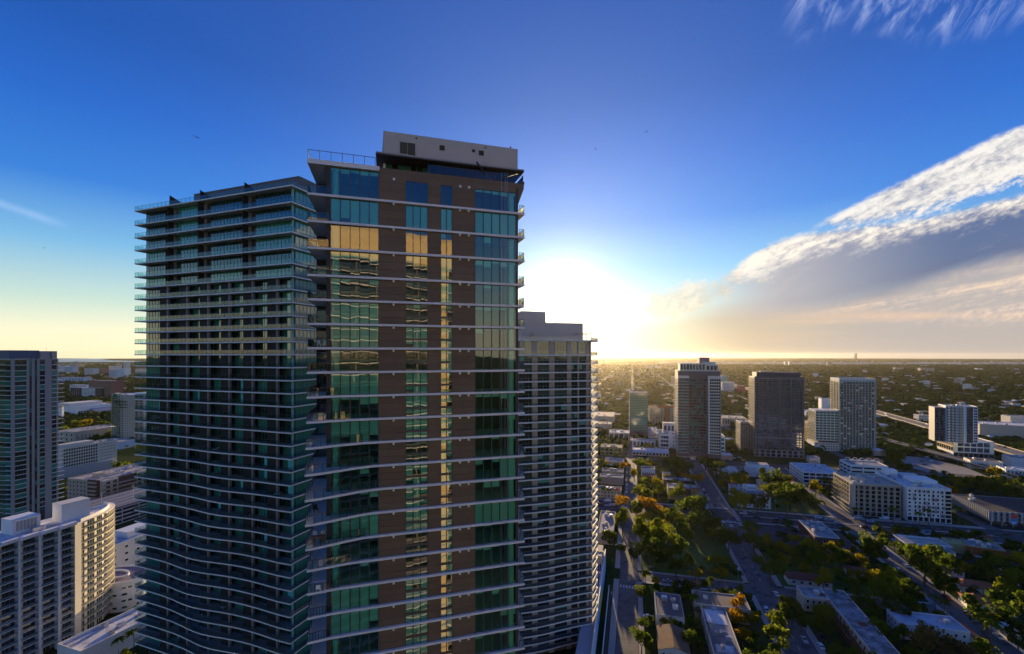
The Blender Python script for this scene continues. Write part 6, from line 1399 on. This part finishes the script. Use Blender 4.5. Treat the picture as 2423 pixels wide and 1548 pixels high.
for _ in range(6000):
    if n >= 170: break
    a, b = rng.uniform(-300, 1000), rng.uniform(570, 1500); x, y = gp(a, b)
    if not seen(x, y) or blocked(x, y, 8) or any(abs(a-s) < 14 for s in STR) or any(abs(b-s) < 14 for s in (880, 1080, 1330)): continue
    i = rng.randrange(24); wl, rf, wd2, (c_, s_, rc) = HM[i]
    side_ = 'south of the balcony tower' if x < 0 else 'behind the slim green tower' if x < 300*y/800 else 'beyond the dark and stepped towers' if x < 560*y/800 else 'beyond the motorway and the striped slab'
    near_ = 'nearer' if b < 1000 else 'farther'
    lb = f'{c_} house with a {s_} {rc} roof'
    T = thing('house', lb, 'house', (x, y, 0), GA+rng.choice((0, math.pi/2))); near_label(T, lb, 'small houses of the suburb'); put_mesh('wall', wl, T); put_mesh('roof', rf, T); put_mesh('windows', wd2, T, kind='stuff'); FOOT.append((Frame(x, y, GA), -7, 7, -7, 7)); n += 1
fw, fr2 = MB(), MB()
for _ in range(700):
    y = 1500*(9000/1500)**rng.random(); px = rng.uniform(1385, 2480) if rng.random() < .85 else rng.uniform(100, 350); x = XA(px, y)
    if px < 400 and y > 7000: continue
    w, d, h = rng.uniform(7, 20)*(1+y/8000), rng.uniform(8, 18), rng.uniform(4, 9)*(1 if rng.random() < .93 else 2.6)
    fw.box(x-w/2, x+w/2, y-d/2, y+d/2, 0, h, rng.randrange(3)); fr2.box(x-w/2, x+w/2, y-d/2, y+d/2, h+.02, h+.5, rng.randrange(3))
fw.build('distant_houses', [OFFWH, SAND, TAN], kind='stuff')['label'] = 'distant houses scattered through the suburb'; fr2.build('distant_roofs', [ROOFW, ROOFG, pm('far_terracotta', (.36, .17, .10), .9)], kind='stuff')['label'] = 'distant pale roofs scattered through the suburb'
yd, k = MB(), 0                                                  # a pale strip of sheds and hangars across the far plain
for _ in range(420):
    y = rng.uniform(6000, 6900); x = XA(rng.uniform(1560, 2480), y); w = rng.uniform(25, 130); yd.box(x-w/2, x+w/2, y, y+40, 0, rng.uniform(6, 13))
yd.build('distant_sheds', OFFWH, kind='stuff')['label'] = 'pale strip of sheds across the far plain'
for px, py, h, pr, lb in ((2178, 871, 30, 2211, 'far tan block of flats standing alone above the trees, right of centre'), (2118, 870, 22, 2138, 'far small white block left of the lone tan flats'), (1857, 856, 40, 1863, 'far slim block, left of a pair on the plain'), (1867, 856, 40, 1872, 'far slim block, right of a pair on the plain'), (1958, 857, 44, 1963, 'far ochre tower, left of a twin'), (1965, 858, 40, 1970, 'far ochre tower, right of a twin'), (2312, 872, 16, 2326, 'far low cream block above the trees at the right'), (1530, 866, 24, 1546, 'far pale rank of flats in the sun haze'), (1551, 866, 24, 1564, 'far pale rank of flats, second in the sun haze')):
    block(lb, px, py, h, pr, 30, wall=CREAM if 'ochre' in lb or 'tan' in lb else WHITE, nun=0, faces=[('F', wn(6, 6, .5, .5, glass=GLB))], keep=False)
# ================================================================ cars
CARC = {'white': (.75, .75, .75), 'silver': (.45, .46, .48), 'grey': (.16, .165, .17), 'black': (.015, .015, .017), 'dark red': (.22, .02, .02), 'blue': (.03, .07, .20)}
CARM = {k: pm(k.replace(' ', '_')+'_car_paint', c, .28, .02, 1, spec=.6) for k, c in CARC.items()}
TYRE = pm('tyre_rubber', (.02, .02, .02), .9); CGL = pm('car_glass', (.02, .025, .03), .1, .02, 1, spec=.8); LAMPM = pm('car_lamp', (.6, .58, .5), .3)
def carmeshes(kind):
    L, W_, H_ = {'sedan': (4.6, 1.8, 1.42), 'suv': (4.7, 1.9, 1.75), 'van': (5.6, 2.0, 2.3)}[kind]; h = L/2; w = W_/2
    prof = {'sedan': [(-h, .35), (-h, .80), (-h+.15, .92), (-h+.75, .96), (-h+1.25, 1.38), (.2, H_), (.95, .98), (h-.15, .82), (h, .62), (h, .35)],
            'suv': [(-h, .38), (-h, 1.05), (-h+.2, 1.62), (-h+.5, H_), (.4, H_-.02), (1.15, 1.12), (h-.15, .98), (h, .75), (h, .38)],
            'van': [(-h, .4), (-h, 2.1), (-h+.15, H_), (1.4, H_), (2.0, 1.3), (h-.1, 1.05), (h, .8), (h, .4)]}[kind]
    m = MB(); n = len(prof)
    def ww(z): return w if z < 1.0 else w-(z-1.0)*.32
    A = [(x, -ww(z), z) for x, z in prof]; B = [(x, ww(z), z) for x, z in prof]
    m.faces(A+B, [tuple(range(n)), tuple(range(2*n-1, n-1, -1))]+[((i+1) % n, i, n+i, n+(i+1) % n) for i in range(n)])
    bl = {'sedan': [[(-h+.80, .99), (-h+1.27, 1.345), (.15, 1.385), (.82, 1.0)]], 'suv': [[(-h+.25, 1.12), (-h+.42, 1.62), (.35, 1.66), (.98, 1.15)]], 'van': [[(.8, 1.35), (.8, 2.0), (1.45, 2.0), (1.85, 1.35)]]}[kind][0]
    g = MB()
    for s in (-1, 1): g.poly([(x, s*(ww(z)+.012), z) for x, z in bl][::s])
    fx = {'sedan': ((.28, 1.38), (.90, 1.02)), 'suv': ((.45, 1.70), (1.10, 1.16)), 'van': ((1.45, 2.2), (1.96, 1.38))}[kind]
    (xa, za), (xb, zb) = fx; g.poly([(xa+.03, -ww(za)+.1, za+.02), (xb+.03, -ww(zb)+.08, zb+.03), (xb+.03, ww(zb)-.08, zb+.03), (xa+.03, ww(za)-.1, za+.02)])
    rx = {'sedan': ((-h+1.2, 1.35), (-h+.80, 1.0)), 'suv': ((-h+.18, 1.6), (-h+.02, 1.12)), 'van': ((-h-.01, 2.0), (-h-.01, 1.4))}[kind]
    (xa, za), (xb, zb) = rx; g.poly([(xa-.03, ww(za)-.1, za+.02), (xb-.03, ww(zb)-.08, zb+.03), (xb-.03, -ww(zb)+.08, zb+.03), (xa-.03, -ww(za)+.1, za+.02)])
    wl = MB().tube((0, -.11, 0), (0, .11, 0), .33, n=10)
    hl = MB().box(h-.02, h+.03, -.18, .18, .58, .74)
    return m, g.mesh('window', CGL), wl.mesh('wheel', TYRE), hl.mesh('headlight', LAMPM), (L, w, h)
CARL = []
CK = {k: carmeshes(k) for k in ('sedan', 'suv', 'van')}; CB = {}
def car(x, y, rz, color, kind, where):
    m, g, wl, hl, (L, w, h) = CK[kind]
    if (color, kind) not in CB: CB[color, kind] = m.mesh('body', CARM[color])
    lb = f'{color} {"saloon" if kind == "sedan" else kind} {where}'
    T = thing('car' if kind != 'van' else 'van', lb, 'car' if kind != 'van' else 'van', (x, y, .03), rz, 'cars on the streets and lots'); CARL.append(T)
    put_mesh('body', CB[color, kind], T); put_mesh('windows' if False else 'window', g, T)
    for sx in (-1, 1):
        for sy in (-1, 1): put_mesh('wheel', wl, T, (sx*h*.62, sy*(w-.08), .33))
    for sy in (-1, 1): put_mesh('headlight', hl, T, (0, sy*(w-.32), 0))
    FOOT.append((Frame(x, y, rz), -2.5, 2.5, -1.2, 1.2))
AV, CS = GA+math.pi/2, GA
CARS = """1578 1377 s c silver|parked on the cross street below the lawn;1607 1379 s c black|parked on the cross street below the lawn;1641 1383 s c dark red|parked on the cross street below the lawn;1666 1387 s c white|parked sunlit on the cross street below the lawn;1837 1408 s a white|on the second avenue just past the cross street;1814 1448 u a white|parked on the second avenue beside the orange trees;1534 1462 s c white|parked between trees beside the blotched flat roof;
1903 1517 s a silver|parked left in the motel yard;1942 1532 s a white|parked right in the motel yard;1944 1512 u a black|parked at the back of the motel yard;2124 1350 u a white|on the third avenue, farthest of its row;2184 1371 s a grey|parked on the third avenue above the bungalows;2239 1416 u a dark red|parked on the third avenue by the nearer bungalow;2320 1320 u c white|parked before the restaurant;2375 1352 v c white|parked in the yard right of the restaurant;2385 1345 u a silver|parked in the yard right of the restaurant;2395 1358 s c white|parked in the yard right of the restaurant, nearest the trees;2402 1384 s a white|parked under trees at the right edge;
1498 1168 s a black|driving on the first avenue;1437 1187 v c white|parked in the lot before the cream corner house;1437 1198 s c silver|parked in the lot below the white van;1447 1195 s c grey|parked in the lot below the white van;1477 1203 u c white|parked under the orange tree by the lot;1586 1211 u c silver|waiting on the main road beside the park trees;1691 1197 u a black|turning off the second avenue;1692 1206 s c grey|crossing the wide junction;1713 1246 v a white|waiting at the crossing on the second avenue;1725 1236 s a silver|queueing behind the white van at the crossing;1731 1246 s a white|queueing beside the white van at the crossing;1702 1182 u a silver|parked on the right of the second avenue before the junction;1464 1292 u c white|parked under the tree beside the first avenue;
1760 1217 u c white|on the main road just past the junction;1782 1213 s c silver|on the main road below the white residence;1833 1233 u c black|on the near lanes of the main road by the median;1847 1229 v c blue|on the main road by the median;1937 1227 u c white|on the main road before the tan apartment block;1983 1240 u c silver|on the near lanes above the brick shop;1928 1234 s c grey|on the main road above the brick shop;1790 1226 s c black|on the main road beside the junction;1840 1248 s a black|in the parking lot, top row;1858 1250 s a grey|in the parking lot, top row;1886 1253 s a silver|in the parking lot, nearest the brick shop;1861 1273 s a dark red|in the parking lot, bottom row;1881 1275 s a white|in the parking lot, bottom row;1904 1274 u a black|in the parking lot, bottom row;
2030 1226 u c white|parked at the foot of the tan apartment block;2052 1228 s c black|parked at the foot of the tan apartment block;2092 1229 v c white|parked at the foot of the tan apartment block;2122 1231 s c silver|parked at the foot of the tan apartment block;2208 1266 u c silver|on the main road beside the canopy;2241 1268 s c black|on the main road behind the canopy;2045 1249 u c dark red|turning in by the flowerbed on the main road;2290 1262 s c grey|on the main road above the restaurant;2360 1268 s c black|on the main road at the right;2120 1282 u c white|parked beside the canopy posts;2125 1288 s c silver|parked beside the canopy posts;2330 1198 s c white|parked on the dark lot behind the finned offices;2348 1196 s c silver|parked on the dark lot behind the finned offices;2366 1200 s c white|parked on the dark lot behind the finned offices, nearest;
2182 1093 s c dark red|parked on the vacant lot;2205 1092 s c white|parked on the vacant lot, middle;2226 1087 s c silver|parked on the vacant lot, farthest right;2186 1100 s c black|parked on the vacant lot, nearest row;2165 1102 s c grey|parked on the vacant lot, nearest row;2194 1083 s c white|parked on the vacant lot, far row;2352 1130 u c silver|beside the palms right of the vacant lot;2390 1126 u c white|before the white gallery;1620 1083 s c silver|before the crossed white panels;1640 1088 v c white|parked near the crossed white panels;1700 1125 s a grey|on the second avenue by the white hall;1672 1112 s a silver|far up the second avenue;1735 1086 u c white|in the car park below the dark tower;1750 1084 s c silver|in the car park below the dark tower;1760 1090 s c grey|in the car park below the dark tower;1720 1090 s c black|in the car park below the dark tower"""
KD = {'s': 'sedan', 'u': 'suv', 'v': 'van'}
for row in CARS.replace('\n', '').split(';'):
    a_, where = row.split('|'); p = a_.split(' ', 4)
    x, y = G(float(p[0]), float(p[1])); car(x, y, (AV if p[3] == 'a' else CS)+rng.choice((0, math.pi))+rng.uniform(-.03, .03), p[4], KD[p[2]], where)
for k in range(7):
    x, y = gp(-4.9, 418+k*11.5); car(x, y, AV, ('white', 'silver', 'white', 'grey', 'white', 'black', 'silver')[k], 'sedan', 'parked in the row up the first avenue')
for k in range(6):
    x, y = gp(61.0, 398+k*8.5); car(x, y, AV, ('silver', 'grey', 'white', 'silver', 'black', 'white')[k], ('sedan', 'suv')[k % 2], 'at the left kerb of the second avenue above the junction')
def row(n_, a0, a1, b, al, where):
    for k in range(n_):
        if rng.random() < .25: continue
        x, y = gp(a0+(a1-a0)*(k+.5)/n_, b); car(x, y, (AV if al else CS)+rng.choice((0, math.pi)), rng.choice(('white', 'silver', 'grey', 'black', 'white', 'dark red', 'blue')), rng.choice(('sedan', 'suv', 'sedan')), where)
row(11, 200, 300, 322, True, 'in the lot right of the restaurant, front row'); row(10, 205, 300, 340, True, 'in the lot right of the restaurant, back row'); row(12, 82, 130, 343, True, 'in the marked parking lot'); row(14, -46, -13, 380, True, 'in the long row before the cream house')
row(12, 250, 326, 404, True, 'in the lot behind the finned offices, front row'); row(12, 250, 326, 428, True, 'in the lot behind the finned offices, back row'); row(9, 84, 140, 520, True, 'in the car park below the dark tower, middle row'); row(9, 84, 140, 540, True, 'in the car park below the dark tower, far row')
for k in range(9):
    if k % 4 != 3: x, y = gp(150.3, 175+k*17); car(x, y, AV, ('white', 'grey', 'silver', 'black')[k % 4], ('sedan', 'suv')[k % 2], 'parked along the right kerb of the third avenue')
for k in range(7):
    if k != 4: x, y = gp(60.8, 165+k*12); car(x, y, AV, ('silver', 'white', 'black', 'grey')[k % 4], 'sedan', 'at the left kerb of the second avenue by orange trees')
for k in range(12): x, y = gp(95+k*24+rng.uniform(-6, 6), (369, 373, 383, 387.5)[k % 4]); car(x, y, CS, rng.choice(('white', 'silver', 'grey', 'black')), rng.choice(('sedan', 'suv')), 'in traffic on the main road')
for k in range(16):                                             # traffic on the motorway
    s = k/16*3; i = int(s); q = s-i; a, b = MWAY[i], MWAY[i+1]; p = a.lerp(b, q); d_ = (b-a).normalized(); nrm = Vector((-d_.y, d_.x, 0)); o = rng.choice((-7.5, -4, 4, 7.5)); p = p+nrm*o
    T0 = len(FOOT); cl = rng.choice(('white', 'silver', 'grey', 'white', 'dark red')); car(p.x, p.y, math.atan2(d_.y, d_.x), cl, rng.choice(('sedan', 'suv')), 'driving on the raised motorway'); bpy.context.scene.objects[-1] if False else None
for o in COL.objects:
    if 'raised motorway' in str(o.get('label', '')) and o.get('category') == 'car': o.location.z = 7.03
# ================================================================ lamps, poles, signs, birds
def lamp(px, py, h, arm, label, az=0.0):
    T = thing('street_lamp', label, 'street lamp', (*G(px, py), 0), az); MB().tube((0, 0, 0), (0, 0, h), .10, .06).build('pole', CONC, T)
    if arm: MB().tube((0, 0, h-.3), (arm, 0, h), .05).build('arm', ALU, T); MB().box(arm-.4, arm+.3, -.15, .15, h-.06, h+.1).build('lamp_head', WHITE, T)
    else: MB().box(-.5, .5, -.15, .15, h, h+.2).build('lamp_head', WHITE, T)
for px, py, h, arm, lb in ((1508, 1330, 9, -2.4, 'street lamp with a long arm at the park corner, beside the first avenue'), (1546, 1372, 7, -2, 'street lamp beside the crossing of the first avenue'), (1747, 1388, 9, 0, 'bare street lamp at the lower right corner of the park'), (1835, 1210, 8, 0, 'street lamp at the edge of the dark trees below the terracotta-edged residence'), (1749, 1234, 8, 0, 'street lamp with a bright head at the wide junction'), (1975, 1250, 15, 0, 'tall dark pole on the main road behind the brick shop'), (1958, 1288, 7, 1.6, 'twin parking lamp beside the brick shop'), (2155, 1264, 8, 0, 'street lamp on the median behind the canopy'), (2250, 1271, 9, 0, 'street lamp right of the canopy'), (2300, 1322, 8, 1.2, 'wooden utility pole before the restaurant'), (2266, 1104, 11, 0, 'tall lamp at the corner of the vacant lot'), (2333, 1118, 10, 0, 'tall lamp beside the red-patched white building'), (1810, 1150, 8, 0, 'street lamp between the round trees'), (2411, 1330, 7, 1, 'lamp at the right edge beside the restaurant yard'), (1473, 1085, 9, 0, 'lamp before the yellowish rubble-roofed block'), (1518, 1083, 12, 0, 'tall pale pole before the awning shop row'), (2205, 1250, 12, 0, 'lamp before the white eight-storey block'), (1441, 1290, 10, 0, 'lamp above the painted wall of the podium')):
    lamp(px, py, h, arm, lb)
d = 555; T = thing('pole_sign', 'red and white oval sign on a tall pole before the white garage', 'sign', (XA(1653, d), d, 0)); zz = ZA(1031, d)
MB().tube((0, 0, 0), (0, 0, zz), .3).build('pole', OFFWH, T); s = MB()
for k in range(24):
    a0, a1 = 6.28318*k/24, 6.28318*(k+1)/24; s.prism([(0, 0), (2.9*math.cos(a0), .01), (2.9*math.cos(a0), .02)], 0, .01) if False else s.faces([(0, -.3, zz), (2.9*math.cos(a0), -.3, zz+1.4*math.sin(a0)), (2.9*math.cos(a1), -.3, zz+1.4*math.sin(a1)), (2.9*math.cos(a0), .3, zz+1.4*math.sin(a0)), (2.9*math.cos(a1), .3, zz+1.4*math.sin(a1)), (0, .3, zz)], [(0, 1, 2), (5, 4, 3), (1, 3, 4, 2)])
s.build('sign_board', RED, T); MB().box(-2.2, 2.2, -.36, -.31, zz-.3, zz+.35).build('sign_band', WHITE, T)
def bird(px, py, d, span, az, label, bank=.2):
    T = thing('bird', label, 'bird', (XA(px, d), d, ZA(py, d)), az); T.rotation_euler = (bank, .1, az); b = MB(); s = span
    b.tube((-.02*s, 0, 0), (.17*s, 0, .01*s), .045*s, .02*s, 8).tube((-.02*s, 0, 0), (-.20*s, 0, 0), .045*s, .012*s, 8).faces([(-.18*s, 0, 0), (-.33*s, .07*s, 0), (-.33*s, -.07*s, 0), (-.25*s, 0, .01*s)], [(0, 1, 3), (0, 3, 2)])
    for q in (1, -1): b.faces([(.09*s, q*.03*s, .02*s), (-.10*s, q*.03*s, .01*s), (.12*s, q*.24*s, .09*s), (-.05*s, q*.25*s, .08*s), (-.02*s, q*.50*s, .06*s), (-.08*s, q*.46*s, .055*s)], [(0, 1, 3, 2), (2, 3, 5, 4)])
    b.build('body', pm('dark_feathers', (.03, .028, .026), .8), T)
bird(464, 325, 75, 1.3, R(100), 'dark soaring bird above the balcony tower, nearest of the birds', .35); bird(1530, 312, 130, 1.3, R(60), 'small dark bird high above the sun, right of the brown tower', -.3); bird(1409, 353, 170, 1.2, R(150), 'tiny dark bird just right of the brown tower roof', .4); bird(105, 587, 170, 1.5, R(95), 'tiny gliding bird low in the sky at the far left', .05)
# wooden poles with sagging wires along the blocks
def wires(P, h, label):
    T = thing('utility_line', label, 'utility line', (*P[0], 0))
    q = [Vector((p[0]-P[0][0], p[1]-P[0][1], 0)) for p in P]
    for v in q: MB().tube(v, v+Vector((0, 0, h)), .16, .11).bar(v+Vector((-1.1, .3, h-.5)), v+Vector((1.1, -.3, h-.5)), .14).build('pole', BARK, T)
    for o_ in (-1.0, 0, 1.0):
        m = MB()
        for a, b in zip(q, q[1:]):
            pts_ = [a.lerp(b, k/6)+Vector((o_, -o_*.27, h-.4-1.0*math.sin(math.pi*k/6))) for k in range(7)]
            for u_, v_ in zip(pts_, pts_[1:]): m.bar(u_, v_, .045)
        m.build('wire', METAL, T)
wires([gp(30, b) for b in (140, 172, 204, 236, 254)], 11, 'wooden utility poles and wires between the blotched roof and the long weathered roof')
wires([gp(112, b) for b in (150, 185, 220, 255)], 11, 'wooden utility poles and wires behind the L-shaped motel')
wires([gp(155.5, b) for b in (150, 190, 230, 270, 310, 350)], 11, 'wooden utility poles and wires along the third avenue')
wires([gp(28, b) for b in (400, 440, 480, 520)], 11, 'wooden utility poles and wires beside the yellow apartment house')
# a construction crane far off in the sun haze
T = thing('tower_crane', 'faint tower crane far off in the sun haze', 'crane', (XA(1428, 3600), 3600, 0), R(8)); MB().box(-1.2, 1.2, -1.2, 1.2, 0, 148).build('mast', METAL, T); MB().bar((-14, 0, 146), (120, 0, 144), 2.2).build('jib', METAL, T)
T = thing('skyline_tower', 'faint tower on the far western horizon', 'tower', (XA(2025, 14000), 14000, 0)); MB().box(-25, 25, -20, 20, 0, 165).build('tower', OFFWH, T); MB().box(-45, 20, -20, 20, 0, 90).build('wing', OFFWH, T)

settle_labels()
cb_ = {}
for T in CARL: cb_.setdefault(T['label'], []).append(T)
for lb, L_ in cb_.items():
    if len(L_) > 1:
        L_.sort(key=lambda q: q.location.y)
        for k, T in enumerate(L_): T['label'] = ' '.join(f"{'nearest' if k == 0 else ORD[k]+'nearest'} {lb}".split()[:16])
# ================================================================ the air
m, t, o = newmat('haze'); v = t.nodes.new('ShaderNodeVolumePrincipled'); v.inputs['Color'].default_value = (.95, .87, .74, 1); v.inputs['Density'].default_value = 1.2e-5; v.inputs['Anisotropy'].default_value = .76
t.links.new(v.outputs[0], o.inputs['Volume'])
tag(MB().box(-20600, 20600, -20600, 20600, -1, 172).build('haze', m, kind='stuff'), 'thin warm air haze over the whole city', 'haze')
